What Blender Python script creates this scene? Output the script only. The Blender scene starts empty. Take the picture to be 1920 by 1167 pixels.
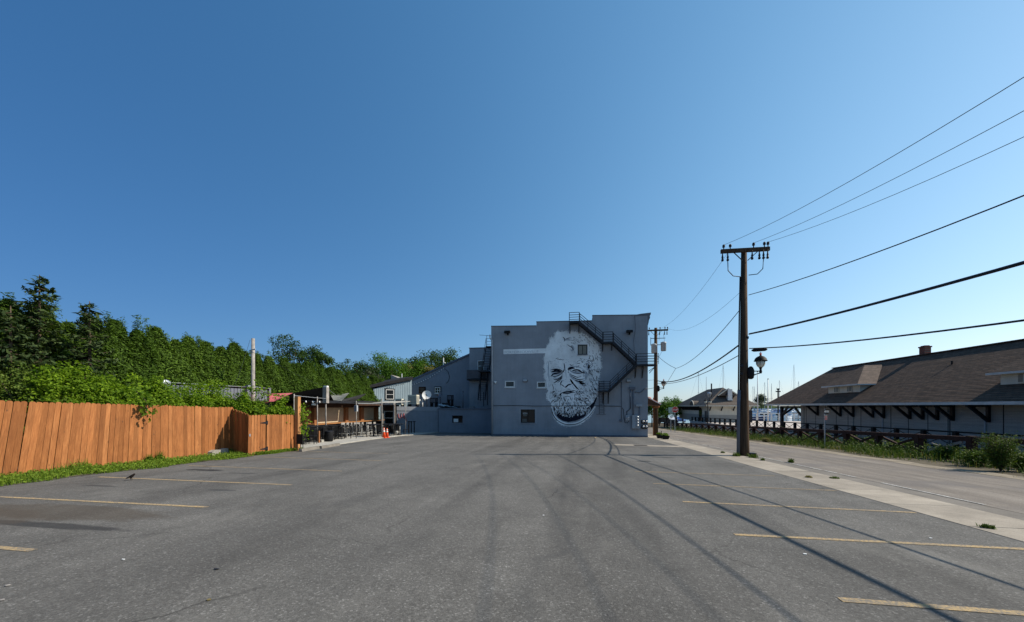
import bpy, math, random
import numpy as np
from mathutils import Vector, Matrix
from mathutils.geometry import tessellate_polygon
R = math.radians
random.seed(11); rng = np.random.default_rng(11)
SC = bpy.context.scene; COL = SC.collection
# ---------------------------------------------------------------- camera, sky, sun, exposure
# axes: +y runs along the street away from the camera, +x across it to the right
YAW = R(9.85); SA, CA = math.sin(YAW), math.cos(YAW); H = 1.6; SLOPE = .03
cd = bpy.data.cameras.new('camera'); cam = bpy.data.objects.new('camera', cd); COL.objects.link(cam)
cam.location = (0, 0, H); cam.rotation_euler = (R(90), 0, YAW)
cd.sensor_width = 36; cd.lens = 13.5; cd.shift_y = .093; cd.clip_start = .05; cd.clip_end = 6000
SC.camera = cam
SUN_AZ, SUN_EL = R(9), R(40)
w = bpy.data.worlds.new('World'); SC.world = w; w.use_nodes = True
wn = w.node_tree; bg = wn.nodes['Background']
sky = wn.nodes.new('ShaderNodeTexSky'); sky.sky_type = 'NISHITA'; sky.sun_disc = False
sky.sun_elevation = SUN_EL; sky.sun_rotation = R(90) - SUN_AZ
sky.air_density = 1.1; sky.dust_density = .3; sky.ozone_density = 3.0; sky.altitude = 50
# the photograph's colour response: deep blue away from the sun, paling smoothly round the sky towards it
WM = lambda op, a, b: (lambda n: ([wn.links.new(v, n.inputs[q]) if hasattr(v, 'is_output') else setattr(n.inputs[q], 'default_value', v) for q, v in ((0, a), (1, b))], setattr(n, 'operation', op), n.outputs[0])[2])(wn.nodes.new('ShaderNodeMath'))
sr = wn.nodes.new('ShaderNodeSeparateColor'); cr_ = wn.nodes.new('ShaderNodeCombineColor'); wn.links.new(sky.outputs[0], sr.inputs[0])
dt = wn.nodes.new('ShaderNodeVectorMath'); dt.operation = 'DOT_PRODUCT'; wn.links.new(wn.nodes.new('ShaderNodeTexCoord').outputs['Generated'], dt.inputs[0]); dt.inputs[1].default_value = (math.cos(SUN_AZ), math.sin(SUN_AZ), 0)
for k, (ex, gain, az) in enumerate(((.78, .536, 1.03), (.585, .674, .708), (.562, .910, .421))):
    wn.links.new(WM('MULTIPLY', WM('POWER', WM('MULTIPLY', sr.outputs[k], .1), ex), WM('MULTIPLY', WM('EXPONENT', WM('MULTIPLY', dt.outputs['Value'], az), 0.), gain/.184)), cr_.inputs[k])
wn.links.new(cr_.outputs[0], bg.inputs[0]); bg.inputs[1].default_value = .12
sl = bpy.data.lights.new('sun', 'SUN'); sl.energy = 4.0; sl.angle = R(.53); sl.color = (1, .91, .77)
so = bpy.data.objects.new('sun', sl); COL.objects.link(so)
so.rotation_euler = Vector((math.cos(SUN_AZ)*math.cos(SUN_EL), math.sin(SUN_AZ)*math.cos(SUN_EL), math.sin(SUN_EL))).to_track_quat('Z', 'Y').to_euler()
so.location = (40, 10, 60)
vs = SC.view_settings; vs.view_transform = 'Standard'; vs.look = 'None'; vs.gamma = 1; vs.use_curve_mapping = False; vs.exposure = .70
SC.render.engine = 'CYCLES'; SC.cycles.max_bounces = 6; SC.cycles.transparent_max_bounces = 6

# ---------------------------------------------------------------- measuring helpers (survey of the place from the photo)
def gz(u): return -SLOPE*min(u, 75)
def _ray(x, y):
    p = (x-960)/720; return p*CA-SA, p*SA+CA, -(y-762)/720
def G(x, y):
    a, b, c = _ray(x, y); t = H/(-c-SLOPE*b); return Vector((a*t, b*t, -SLOPE*b*t))
def FR(x, y, u):
    a, b, c = _ray(x, y); t = u/b; return Vector((a*t, u, H+c*t))
def SD(x, y, v):
    a, b, c = _ray(x, y); t = v/a; return Vector((v, b*t, H+c*t))
def DP(x, y, t):
    a, b, c = _ray(x, y); return Vector((a*t, b*t, H+c*t))

# ---------------------------------------------------------------- object helpers
def props(o, label=None, cat=None, group=None, kind=None):
    if label: o['label'] = label
    if cat: o['category'] = cat
    if group: o['group'] = group
    if kind: o['kind'] = kind
    return o
def wloc(o):
    p = Vector((0, 0, 0))
    while o: p += Vector(o.location); o = o.parent
    return p
def empty(name, loc, label, cat, group=None, rz=0):
    o = bpy.data.objects.new(name, None); COL.objects.link(o); o.location = loc; o.rotation_euler.z = rz
    o.empty_display_size = .2
    return props(o, label, cat, group)
class MB:
    def __init__(s): s.v = []; s.f = []; s.m = []
    def add(s, vs, fs, m=0):
        n = len(s.v); s.v += [tuple(p) for p in vs]; s.f += [tuple(n+i for i in f) for f in fs]; s.m += [m]*len(fs); return s
    def box(s, x0, x1, y0, y1, z0, z1, m=0):
        return s.add([(x0,y0,z0),(x1,y0,z0),(x1,y1,z0),(x0,y1,z0),(x0,y0,z1),(x1,y0,z1),(x1,y1,z1),(x0,y1,z1)],
              [(0,3,2,1),(4,5,6,7),(0,1,5,4),(1,2,6,5),(2,3,7,6),(3,0,4,7)], m)
    def cbox(s, c, sx, sy, sz, m=0):
        return s.box(c[0]-sx/2, c[0]+sx/2, c[1]-sy/2, c[1]+sy/2, c[2], c[2]+sz, m)
    def bar(s, a, b, w, h, m=0, up=(0,0,1)):
        a = Vector(a); b = Vector(b); d = (b-a).normalized(); up = Vector(up)
        if abs(d.dot(up)) > .98: up = Vector((0,1,0))
        x = d.cross(up).normalized()*w/2; y = x.cross(d).normalized()*h/2
        return s.add([a-x-y,a+x-y,a+x+y,a-x+y,b-x-y,b+x-y,b+x+y,b-x+y],
              [(0,1,2,3),(7,6,5,4),(0,4,5,1),(1,5,6,2),(2,6,7,3),(3,7,4,0)], m)
    def tube(s, pts, r, n=6, m=0, cap=True):
        pts = [Vector(p) for p in pts]; k = len(pts)
        rs = r if isinstance(r, (list, tuple)) else [r]*k
        vs = []; 
        for i, p in enumerate(pts):
            d = (pts[min(i+1,k-1)]-pts[max(i-1,0)]).normalized()
            u = Vector((0,0,1)) if abs(d.z) < .95 else Vector((1,0,0))
            x = d.cross(u).normalized(); y = x.cross(d).normalized()
            for j in range(n):
                t = 2*math.pi*j/n; vs.append(p+(x*math.cos(t)+y*math.sin(t))*rs[i])
        fs = [(i*n+j, i*n+(j+1)%n, (i+1)*n+(j+1)%n, (i+1)*n+j) for i in range(k-1) for j in range(n)]
        if cap: fs += [tuple(range(n-1,-1,-1)), tuple((k-1)*n+j for j in range(n))]
        return s.add(vs, fs, m)
    def lathe(s, c, prof, n=14, m=0):
        c = Vector(c); vs = [c+Vector((r*math.cos(2*math.pi*j/n), r*math.sin(2*math.pi*j/n), z)) for r, z in prof for j in range(n)]
        k = len(prof)
        fs = [(i*n+j, i*n+(j+1)%n, (i+1)*n+(j+1)%n, (i+1)*n+j) for i in range(k-1) for j in range(n)]
        fs += [tuple(range(n-1,-1,-1)), tuple((k-1)*n+j for j in range(n))]
        return s.add(vs, fs, m)
    def prism(s, poly, off, m=0):
        """extrude a 3D polygon by the vector off"""
        off = Vector(off); a = [Vector(p) for p in poly]; n = len(a)
        tri = tessellate_polygon([a])
        vs = a+[p+off for p in a]
        fs = [tuple(t) for t in tri]+[tuple(n+i for i in t[::-1]) for t in tri]
        fs += [(i, (i+1)%n, n+(i+1)%n, n+i) for i in range(n)]
        return s.add(vs, fs, m)
    def poly(s, poly, m=0):
        a = [Vector(p) for p in poly]; return s.add(a, [tuple(t) for t in tessellate_polygon([a])], m)
    def mesh(s, name, mats, smooth=False, off=(0,0,0), fix=True):
        me = bpy.data.meshes.new(name); o = Vector(off)
        me.from_pydata([(p[0]-o.x, p[1]-o.y, p[2]-o.z) for p in s.v], [], s.f)
        for m in (mats if isinstance(mats, (list, tuple)) else [mats]): me.materials.append(m)
        if any(s.m): me.polygons.foreach_set('material_index', s.m)
        if smooth: me.polygons.foreach_set('use_smooth', [True]*len(me.polygons))
        me.update(); return me
    def build(s, name, mats, parent=None, smooth=False, label=None, cat=None, group=None, kind=None, flat=False):
        if parent is not None: off = wloc(parent); loc = (0,0,0)
        else:
            a = np.array(s.v); off = Vector(((a[:,0].min()+a[:,0].max())/2, (a[:,1].min()+a[:,1].max())/2, a[:,2].min())); loc = off
        o = bpy.data.objects.new(name, s.mesh(name, mats, smooth, off)); COL.objects.link(o); o.location = loc
        if parent is not None: o.parent = parent
        return props(o, label, cat, group, kind)
def inst(name, me, parent, loc, rot=(0,0,0), sc=(1,1,1)):
    o = bpy.data.objects.new(name, me); COL.objects.link(o); o.parent = parent
    o.location = Vector(loc)-(wloc(parent) if parent else Vector((0,0,0))); o.rotation_euler = rot; o.scale = sc
    return o
def copy_tree(o, parent=None):
    c = o.copy(); COL.objects.link(c)
    if parent: c.parent = parent
    for ch in list(o.children): copy_tree(ch, c)
    return c

# ---------------------------------------------------------------- materials
class NT:
    def __init__(s, name):
        s.m = bpy.data.materials.new(name); s.m.use_nodes = True; s.t = s.m.node_tree; s.b = s.t.nodes['Principled BSDF']
    def n(s, typ, **kw):
        nd = s.t.nodes.new('ShaderNode'+typ)
        for k, v in kw.items(): setattr(nd, k, v)
        return nd
    def l(s, a, b): s.t.links.new(a, b)
    def setin(s, nd, i, v):
        if hasattr(v, 'is_output'): s.l(v, nd.inputs[i])
        else: nd.inputs[i].default_value = v
    def math(s, op, a, b=0., c=None, clamp=False):
        nd = s.n('Math', operation=op); nd.use_clamp = clamp; s.setin(nd, 0, a); s.setin(nd, 1, b)
        if c is not None: s.setin(nd, 2, c)
        return nd.outputs[0]
    def pos(s, kind='world'):
        if kind == 'world': return s.n('NewGeometry').outputs['Position']
        return s.n('TexCoord').outputs['Object']
    def scale(s, vec, sc):
        nd = s.n('Mapping'); s.l(vec, nd.inputs[0]); nd.inputs['Scale'].default_value = sc; return nd.outputs[0]
    def noise(s, vec, sc=1., det=4., rough=.55, dist=0.):
        nd = s.n('TexNoise'); s.l(vec, nd.inputs['Vector']); nd.inputs['Scale'].default_value = sc
        nd.inputs['Detail'].default_value = det; nd.inputs['Roughness'].default_value = rough; nd.inputs['Distortion'].default_value = dist
        return nd.outputs['Fac']
    def ramp(s, fac, stops):
        nd = s.n('ValToRGB'); s.l(fac, nd.inputs[0]); e = nd.color_ramp.elements
        while len(e) < len(stops): e.new(.5)
        for el, (p, c) in zip(e, stops): el.position = p; el.color = (c if len(c) == 4 else (*c, 1)) if isinstance(c, (tuple, list)) else (c, c, c, 1)
        return nd.outputs[0]
    def mix(s, fac, a, b, blend='MIX'):
        nd = s.n('Mix', data_type='RGBA', blend_type=blend); s.setin(nd, 0, fac)
        for i, v in ((6, a), (7, b)):
            if hasattr(v, 'is_output'): s.l(v, nd.inputs[i])
            else: nd.inputs[i].default_value = (*v, 1) if len(v) == 3 else v
        return nd.outputs[2]
    def bump(s, hgt, st=.3, d=.02):
        nd = s.n('Bump'); s.l(hgt, nd.inputs['Height']); nd.inputs['Strength'].default_value = st; nd.inputs['Distance'].default_value = d
        s.l(nd.outputs[0], s.b.inputs['Normal'])
    def out(s, col, rough=.8, metal=0., spec=.3):
        s.setin(s.b, 'Base Color', col if hasattr(col, 'is_output') else (*col, 1)); s.setin(s.b, 'Roughness', rough)
        s.b.inputs['Metallic'].default_value = metal; s.b.inputs['Specular IOR Level'].default_value = spec
        return s.m
def simple(name, col, rough=.7, metal=0., var=.2, sc=3., spec=.3, bump=0.):
    t = NT(name); p = t.pos(); f = t.noise(p, sc, 5, .6)
    c = t.ramp(f, [(.3, tuple(x*(1-var) for x in col)), (.7, tuple(min(1, x*(1+var)) for x in col))])
    if bump: t.bump(t.noise(p, sc*8, 3), bump, .01)
    return t.out(c, rough, metal, spec)

def m_asphalt():
    t = NT('asphalt'); p = t.pos()
    sep = t.n('SeparateXYZ'); t.l(p, sep.inputs[0]); X, Y = sep.outputs[0], sep.outputs[1]
    spk = t.noise(p, 85, 3, .75); spk2 = t.noise(p, 26, 3, .7)
    big = t.noise(p, .35, 4, .6); mid = t.noise(p, 2.2, 5, .6)
    st = t.noise(t.scale(p, (.85, .06, 1)), 1., 4, .6, .4)            # long worn wheel tracks along the drive lane
    vor = t.n('TexVoronoi'); t.l(p, vor.inputs['Vector']); vor.inputs['Scale'].default_value = 60.; sc_ = t.n('SeparateColor'); t.l(vor.outputs['Color'], sc_.inputs[0]); chip = t.ramp(sc_.outputs[0], [(.0, (.05, .046, .042)), (.5, (.082, .077, .07)), (.8, (.125, .118, .108)), (.93, (.17, .16, .147)), (1., (.36, .345, .32))])
    base = t.mix(.5, chip, t.ramp(spk, [(.30, (.03, .028, .026)), (.48, (.09, .084, .077)), (.60, (.14, .132, .12)), (.74, (.32, .30, .28))]))
    base = t.mix(.3, base, t.ramp(spk2, [(.32, (.06, .056, .05)), (.68, (.17, .16, .147))]))
    c = t.mix(1., base, t.ramp(big, [(.3, .80), (.7, 1.12)]), 'MULTIPLY')
    c = t.mix(1., c, t.ramp(mid, [(.25, .86), (.75, 1.12)]), 'MULTIPLY')
    c = t.mix(1., c, t.ramp(st, [(.3, (.72, .73, .735)), (.45, (.95, .965, .97)), (.58, (1.12, 1.14, 1.145)), (.75, (1.24, 1.265, 1.27))]), 'MULTIPLY')
    wob = t.math('MULTIPLY', t.math('SUBTRACT', t.noise(t.scale(p, (0, 1, 0)), .45, 4, .6), .5), 1.6)
    wob2 = t.math('MULTIPLY', t.math('SUBTRACT', t.noise(p, 1.1, 2), .5), .35)
    X2 = t.math('ADD', t.math('ADD', X, wob), wob2)
    def line(v0, wd, soft, amt):
        nonlocal c
        d = t.math('ABSOLUTE', t.math('SUBTRACT', X2, v0)); k = t.math('SUBTRACT', 1., t.math('DIVIDE', t.math('SUBTRACT', d, wd), soft), clamp=True)
        k = t.math('MULTIPLY', t.math('MULTIPLY', k, amt), t.ramp(t.noise(p, .8, 4), [(.35, .2), (.6, 1.)]))
        c = t.mix(k, c, (.05, .05, .05))
    line(-.35, .02, .14, .4); line(-2.3, .02, .5, .14); line(-4.4, .05, .7, .16); line(.95, .1, .35, .12)
    wv = t.n('VectorMath', operation='ADD'); t.l(p, wv.inputs[0]); nz = t.n('TexNoise'); t.l(p, nz.inputs['Vector']); nz.inputs['Scale'].default_value = .9; nz.inputs['Detail'].default_value = 5; t.l(nz.outputs['Color'], wv.inputs[1])
    cv = t.n('TexVoronoi', feature='DISTANCE_TO_EDGE'); t.l(wv.outputs[0], cv.inputs['Vector']); cv.inputs['Scale'].default_value = .33
    ck = t.ramp(cv.outputs['Distance'], [(.002, 1.), (.0075, 0.)]); ck = t.math('MULTIPLY', ck, t.ramp(t.noise(p, .22, 2), [(.48, 0.), (.6, .75)])); c = t.mix(ck, c, (.035, .033, .03))
    c = t.mix(t.math('MULTIPLY', t.ramp(t.noise(t.scale(p, (1, .5, 1)), .55, 6, .7), [(.56, 0.), (.68, .35)]), 1.), c, (.20, .19, .17))
    # old brownish drips and oil where cars stand
    def blob(v, u, rv, ru, col, amt, nz=3.):
        nonlocal c
        n = t.math('MULTIPLY', t.math('SUBTRACT', t.noise(t.scale(p, (.8, 2, 1)), nz, 4), .5), 1.5)
        a = t.math('POWER', t.math('DIVIDE', t.math('SUBTRACT', X, v), rv), 2.); b = t.math('POWER', t.math('DIVIDE', t.math('SUBTRACT', Y, u), ru), 2.)
        k = t.math('MULTIPLY', t.math('SUBTRACT', t.math('SUBTRACT', 1.25, t.math('ADD', a, b)), n), 1.6, clamp=True)
        c = t.mix(t.math('MULTIPLY', k, amt), c, col)
    blob(-10.9, 9.65, .6, .16, (.012, .012, .012), .85); blob(-10.7, 7.0, .5, .07, (.03, .03, .03), .7)
    blob(-8.4, 5.0, 1.9, .45, (.06, .046, .031), .55); blob(-7.6, 4.35, 1.5, .12, (.025, .025, .025), .75)
    blob(-7.2, 3.05, 1.2, .09, (.03, .03, .03), .6); blob(-9.7, 4.5, 1.6, .5, (.07, .055, .04), .5); blob(-9.2, 9.3, .5, .1, (.04, .04, .04), .6)
    blob(3.4, 16.6, .5, .13, (.02, .02, .02), .85); blob(2.4, 14.9, .3, .18, (.03, .03, .03), .8); blob(-7.6, 7.1, .35, .1, (.04, .04, .04), .6); blob(-10., 13.2, .7, .12, (.04, .04, .04), .6)
    t.bump(spk, .5, .012)
    return t.out(c, .86, 0, .25)
def m_concrete(name, col, sc=1., stain=.35):
    t = NT(name); p = t.pos()
    c = t.ramp(t.noise(p, 1.3*sc, 6, .65), [(.3, tuple(x*(1-stain) for x in col)), (.65, col)])
    c = t.mix(1., c, t.ramp(t.noise(p, 60, 3, .7), [(.3, .75), (.7, 1.15)]), 'MULTIPLY')
    oi = t.n('ObjectInfo'); c = t.mix(1., c, t.ramp(oi.outputs['Random'], [(0, .88), (1, 1.08)]), 'MULTIPLY')
    t.bump(t.noise(p, 60, 3), .25, .008)
    return t.out(c, .9, 0, .2)
def m_road():
    t = NT('worn_road'); p = t.pos()
    c = t.ramp(t.noise(t.scale(p, (1.6, .18, 1)), 1.2, 6, .65, .5), [(.28, (.105, .093, .081)), (.5, (.18, .156, .132)), (.72, (.25, .222, .19))])
    c = t.mix(1., c, t.ramp(t.noise(p, 45, 3, .75), [(.3, .6), (.7, 1.3)]), 'MULTIPLY')
    c = t.mix(t.ramp(t.noise(p, .5, 5, .6), [(.5, 0.), (.62, .7)]), c, (.12, .11, .105))
    t.bump(t.noise(p, 45, 3), .4, .01)
    return t.out(c, .9, 0, .2)
def m_paint(name, col):
    t = NT(name); p = t.pos(); k = t.ramp(t.noise(p, 34, 5, .85), [(.42, 0.), (.56, 1.)])
    k2 = t.ramp(t.noise(t.scale(p, (1, 3, 1)), 1.3, 4, .7), [(.3, .3), (.6, .95)])
    c = t.mix(t.math('MULTIPLY', k, k2), (.14, .133, .122), col)
    t.bump(t.noise(p, 85, 3, .7), .4, .01)
    return t.out(c, .85, 0, .2)
def m_fence(name, a, b):
    t = NT(name); o = t.pos('obj'); oi = t.n('ObjectInfo'); r = oi.outputs['Random']
    ov = t.n('VectorMath', operation='ADD'); t.l(o, ov.inputs[0]); cx = t.n('CombineXYZ'); t.l(t.math('MULTIPLY', r, 40.), cx.inputs[2]); t.l(t.math('MULTIPLY', r, 17.), cx.inputs[1]); t.l(cx.outputs[0], ov.inputs[1])
    v = ov.outputs[0]
    g = t.noise(t.scale(v, (10, 26, 1.6)), 2.2, 6, .65, .6); big = t.noise(t.scale(v, (1, 1, .5)), 2., 3)
    c = t.ramp(g, [(.25, tuple(x*.62 for x in a)), (.5, a), (.75, b)])
    c = t.mix(1., c, t.ramp(r, [(0, (.74, .70, .64)), (.3, (.92, .90, .87)), (.7, (1.04, 1.03, 1.02)), (1, (1.16, 1.22, 1.30))]), 'MULTIPLY')
    c = t.mix(1., c, t.ramp(big, [(.3, .8), (.7, 1.12)]), 'MULTIPLY')
    vo = t.n('TexVoronoi'); t.l(t.scale(v, (1.2, 1.2, .8)), vo.inputs['Vector']); vo.inputs['Scale'].default_value = 3.4
    c = t.mix(t.ramp(vo.outputs['Distance'], [(.05, .8), (.11, 0.)]), c, (.10, .045, .02))
    t.bump(g, .35, .008)
    return t.out(c, .75, 0, .25)
def m_leaf(name, a, b, tr=.35, rough=.5):
    t = NT(name); g = t.n('NewGeometry'); r = g.outputs['Random Per Island']; oi = t.n('ObjectInfo')
    c = t.ramp(r, [(0, a), (1, b)])
    c = t.mix(1., c, t.ramp(oi.outputs['Random'], [(0, (.82, .85, .8)), (1, (1.15, 1.12, 1.05))]), 'MULTIPLY')
    t.out(c, .65, 0, .12)
    tl = t.n('BsdfTranslucent'); mc = t.mix(1., c, (1.5, 1.6, .7), 'MULTIPLY'); t.l(mc, tl.inputs[0])
    ms = t.n('MixShader'); ms.inputs[0].default_value = tr; t.l(t.b.outputs[0], ms.inputs[1]); t.l(tl.outputs[0], ms.inputs[2])
    t.l(ms.outputs[0], t.t.nodes['Material Output'].inputs[0])
    return t.m
def m_wall(name, col, stain=.12, streak=True, spec=.25):
    t = NT(name); p = t.pos()
    c = t.ramp(t.noise(p, .7, 5, .6), [(.3, tuple(x*(1-stain) for x in col)), (.7, tuple(x*(1+stain) for x in col))])
    if streak: c = t.mix(1., c, t.ramp(t.noise(t.scale(p, (2.5, 2.5, .25)), 1.6, 5, .6), [(.3, .94), (.6, 1.02)]), 'MULTIPLY')
    c = t.mix(1., c, t.ramp(t.noise(p, 22, 3), [(.3, .94), (.7, 1.05)]), 'MULTIPLY')
    t.bump(t.noise(p, 18, 4), .2, .01)
    return t.out(c, .8, 0, spec)
def m_bricks(name, col, mort, sc=1., axis='y', w=.22, hgt=.075, bumps=.6, var=.35, mortar=.008):
    """courses of bricks or shingles: column axis along x or y, rows along z"""
    t = NT(name); p = t.pos(); sep = t.n('SeparateXYZ'); t.l(p, sep.inputs[0]); cx = t.n('CombineXYZ')
    a = {'x': sep.outputs[0], 'y': sep.outputs[1]}[axis]
    t.l(a, cx.inputs[0]); t.l(sep.outputs[2], cx.inputs[1])
    b = t.n('TexBrick'); t.l(cx.outputs[0], b.inputs['Vector']); b.inputs['Scale'].default_value = 1; b.inputs['Brick Width'].default_value = w; b.inputs['Row Height'].default_value = hgt
    b.inputs['Mortar Size'].default_value = mortar; b.inputs['Color1'].default_value = (*[x*(1-var) for x in col], 1); b.inputs['Color2'].default_value = (*[x*(1+var) for x in col], 1); b.inputs['Mortar'].default_value = (*mort, 1)
    c = t.mix(1., b.outputs[0], t.ramp(t.noise(t.scale(p, (.3, .3, 6.)), 1.5, 5, .65), [(.3, .80), (.7, 1.16)]), 'MULTIPLY')
    c = t.mix(1., c, t.ramp(t.noise(p, 30, 3, .7), [(.3, .8), (.7, 1.15)]), 'MULTIPLY')
    t.bump(t.math('ADD', t.math('SUBTRACT', 1., b.outputs['Fac']), t.math('MULTIPLY', t.noise(p, 40, 3), .4)), bumps, .012)
    return t.out(c, .9, 0, .2)
def m_glass(name='dark_glass', col=(.012, .014, .016), rough=.08):
    t = NT(name); return t.out(col, rough, 0, .5)
M = dict(
 asphalt=m_asphalt(), sidewalk=m_concrete('pale_concrete', (.37, .325, .265)), patio=m_concrete('patio_concrete', (.43, .41, .365)), road=m_road(),
 gutter=m_concrete('gutter_asphalt', (.205, .185, .16)), dirt=simple('dirt', (.10, .085, .06), .95, 0, .35, 2, .1, .4), sand=simple('sandy_edge', (.24, .205, .155), .95, 0, .3, 3, .1, .4),
 yellow=m_paint('worn_yellow_paint', (.50, .345, .15)), white_line=m_paint('worn_white_paint', (.68, .67, .64)),
 fence=m_fence('orange_cedar', (.295, .110, .034), (.42, .182, .062)), fence_dark=m_fence('stained_post', (.24, .10, .04), (.33, .15, .06)),
 wall=m_wall('grey_wall_paint', (.25, .268, .295)), wall2=m_wall('grey_wing_paint', (.19, .212, .248)), siding=m_wall('pale_blue_siding', (.22, .285, .325)), trim=simple('white_trim', (.62, .62, .60), .6, 0, .1),
 black=simple('black_metal', (.012, .012, .013), .65, 0, .2, spec=.15), iron=simple('dark_iron', (.018, .018, .022), .55, .3, .3), brownrail=simple('dark_red_brown_timber', (.045, .020, .016), .8, 0, .35, 6, .2, .4),
 glass=m_glass(), blind=simple('pale_blind', (.22, .22, .19), .8, 0, .1), grey_box=simple('grey_metal_box', (.30, .33, .36), .5, .2, .1), galv=simple('galvanised', (.48, .50, .52), .4, .7, .2),
 conduit=simple('painted_conduit', (.12, .135, .165), .7, 0, .15), pipe=simple('pale_pipe', (.34, .36, .38), .6, 0, .1), white=simple('white_plastic', (.72, .72, .69), .5, 0, .06), beige=simple('beige_metal', (.56, .54, .44), .55, 0, .08),
 dull_metal=simple('dull_corrugated', (.22, .22, .21), .8, 0, .2), bark=simple('bark', (.085, .062, .045), .9, 0, .4, 8, .1, .5), roofing=simple('black_roofing', (.011, .011, .013), .9, 0, .4, 1.5), roof_grey=simple('grey_membrane', (.15, .16, .18), .9, 0, .3, 2),
 orange=simple('cone_orange', (.75, .085, .02), .5, 0, .08), red=simple('red_enamel', (.45, .03, .025), .45, 0, .08), green_sign=simple('pale_green_sign', (.25, .38, .36), .5, 0, .1),
 shade_black=simple('black_canvas', (.02, .02, .022), .9, 0, .25), shade_grey=simple('grey_canvas', (.14, .145, .135), .9, 0, .15), shade_red=simple('faded_red_canvas', (.55, .13, .14), .85, 0, .2), 
 brown=simple('dark_brown_board', (.055, .026, .014), .75, 0, .35, 4), amber=m_fence('amber_post', (.33, .15, .055), (.46, .23, .09)), tan=simple('tan_shutter', (.46, .36, .24), .7, 0, .06),
 tile=simple('red_clay_tile', (.42, .12, .055), .8, 0, .3, 6), glow=simple('frosted_lamp_glass', (.62, .60, .50), .25, 0, .05, spec=.5), deck=m_concrete('plaza_paving', (.46, .41, .37), .6, .2),
 shingle=m_bricks('brown_shingles', (.108, .068, .046), (.038, .026, .019), axis='y', w=.30, hgt=.105, var=.25, mortar=.010, bumps=.5), shingle2=m_bricks('grey_brown_shingles', (.115, .095, .08), (.06, .05, .045), axis='y', w=.3, hgt=.1, var=.15, mortar=.006),
 shingle3=m_bricks('brown_shingles_end', (.110, .082, .066), (.05, .04, .033), axis='x', w=.30, hgt=.085, var=.25, mortar=.006), brick=m_bricks('painted_brick', (.36, .345, .315), (.30, .285, .26), axis='y', w=.24, hgt=.08, var=.05, bumps=.5), redbrick=m_bricks('red_brick', (.20, .06, .04), (.16, .13, .11), axis='y', w=.2, hgt=.07, var=.25),
 siding2=m_wall('cream_siding', (.56, .53, .44), .06), eave=simple('grey_gutter', (.55, .54, .51), .7, 0, .15), navy=simple('navy_hull', (.02, .035, .12), .35, 0, .2), hull=simple('white_hull', (.72, .73, .74), .35, 0, .05), mast=simple('mast_alloy', (.42, .43, .44), .4, .5, .1),
 bluecover=simple('blue_canvas', (.03, .09, .30), .8, 0, .15), rock=m_concrete('broken_concrete', (.40, .38, .33), 3., .5), carblack=simple('dark_car_paint', (.02, .024, .03), .25, .2, .1, spec=.6), carwhite=simple('white_car_paint', (.65, .66, .68), .25, 0, .05, spec=.6), carblue=simple('blue_car_paint', (.04, .10, .28), .25, .1, .1, spec=.6), tyre=simple('tyre_rubber', (.015, .015, .015), .9, 0, .2),
 plank=simple('grey_weathered_plank', (.26, .24, .22), .9, 0, .3, 5),
 leaf_arb=m_leaf('arborvitae_leaf', (.018, .040, .005), (.095, .165, .022), .27), leaf_vine=m_leaf('vine_leaf', (.05, .105, .006), (.19, .29, .02), .42), leaf_weed=m_leaf('weed_leaf', (.035, .07, .01), (.115, .16, .026), .16), leaf_spruce=m_leaf('spruce_leaf', (.014, .030, .012), (.065, .095, .032), .2),
 leaf_dark=m_leaf('dark_tree_leaf', (.016, .038, .008), (.05, .095, .02), .25), leaf_mid=m_leaf('mid_tree_leaf', (.03, .075, .01), (.085, .17, .022), .35), leaf_bronze=m_leaf('bronze_tree_leaf', (.05, .07, .012), (.22, .17, .07), .3), leaf_grey=m_leaf('grey_tree_leaf', (.03, .04, .025), (.08, .095, .06), .25), grass=m_leaf('grass_blade', (.05, .10, .008), (.17, .25, .03), .35), dry=m_leaf('dry_grass', (.16, .13, .06), (.30, .25, .13), .3),
)
# ================================================================ SETTING
def sheet(name, poly, dz, mat, kind='structure', thick=None, du=4., parent=None):
    """a ground-following sheet: polygon in plan, split by u so that it follows the slope"""
    mb = MB(); 
    vs = [Vector((p[0], p[1], gz(p[1])+dz)) for p in poly]
    if thick: mb.prism(vs, (0, 0, -thick))
    else: mb.poly(vs)
    return mb.build(name, mat, parent, kind=kind)
g = MB()
us = [-80, 0, 40, 75, 95]
for a, b in zip(us[:-1], us[1:]):
    for c, d in ((-3000, -200), (-200, 30), (30, 60)):
        if c == 30 and a >= 40: continue
        g.add([(c, a, gz(a)-.05), (d, a, gz(a)-.05), (d, b, gz(b)-.05), (c, b, gz(b)-.05)], [(0, 1, 2, 3)])
g.add([(-3000, 95, -2.3), (14, 95, -2.3), (14, 3000, -2.3), (-3000, 3000, -2.3)], [(0, 1, 2, 3)])
g.build('ground', M['dirt'], kind='structure')
tw = NT('harbour_water'); pw = tw.pos(); tw.bump(tw.noise(tw.scale(pw, (1, .5, 1)), 1.4, 5, .6), .35, .08); tw.out((.10, .17, .22), .12, 0, .5)
MB().add([(-300, 50, -3), (4000, 50, -3), (4000, 4500, -3), (-300, 4500, -3)], [(0, 1, 2, 3)]).build('water', tw.m, kind='structure')
lot = sheet('parking_lot', [(-13.0, -30), (5.75, -30), (5.75, 33.99), (-7.9, 33.99), (-7.9, 38.1), (-14.3, 38.5), (-14.25, 33.2), (-14.75, 30.2), (-14.4, 25.4), (-12.95, 16)], 0, M['asphalt'])
def pline(v0, v1, u, wd=.10, tilt=0.):
    q = [(v0, u-wd/2), (v1, u-wd/2+tilt), (v1, u+wd/2+tilt), (v0, u+wd/2)]
    MB().add([(a, b, gz(b)+.005) for a, b in q], [(0, 1, 2, 3)]).build('parking_line', M['yellow'], lot)
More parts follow.
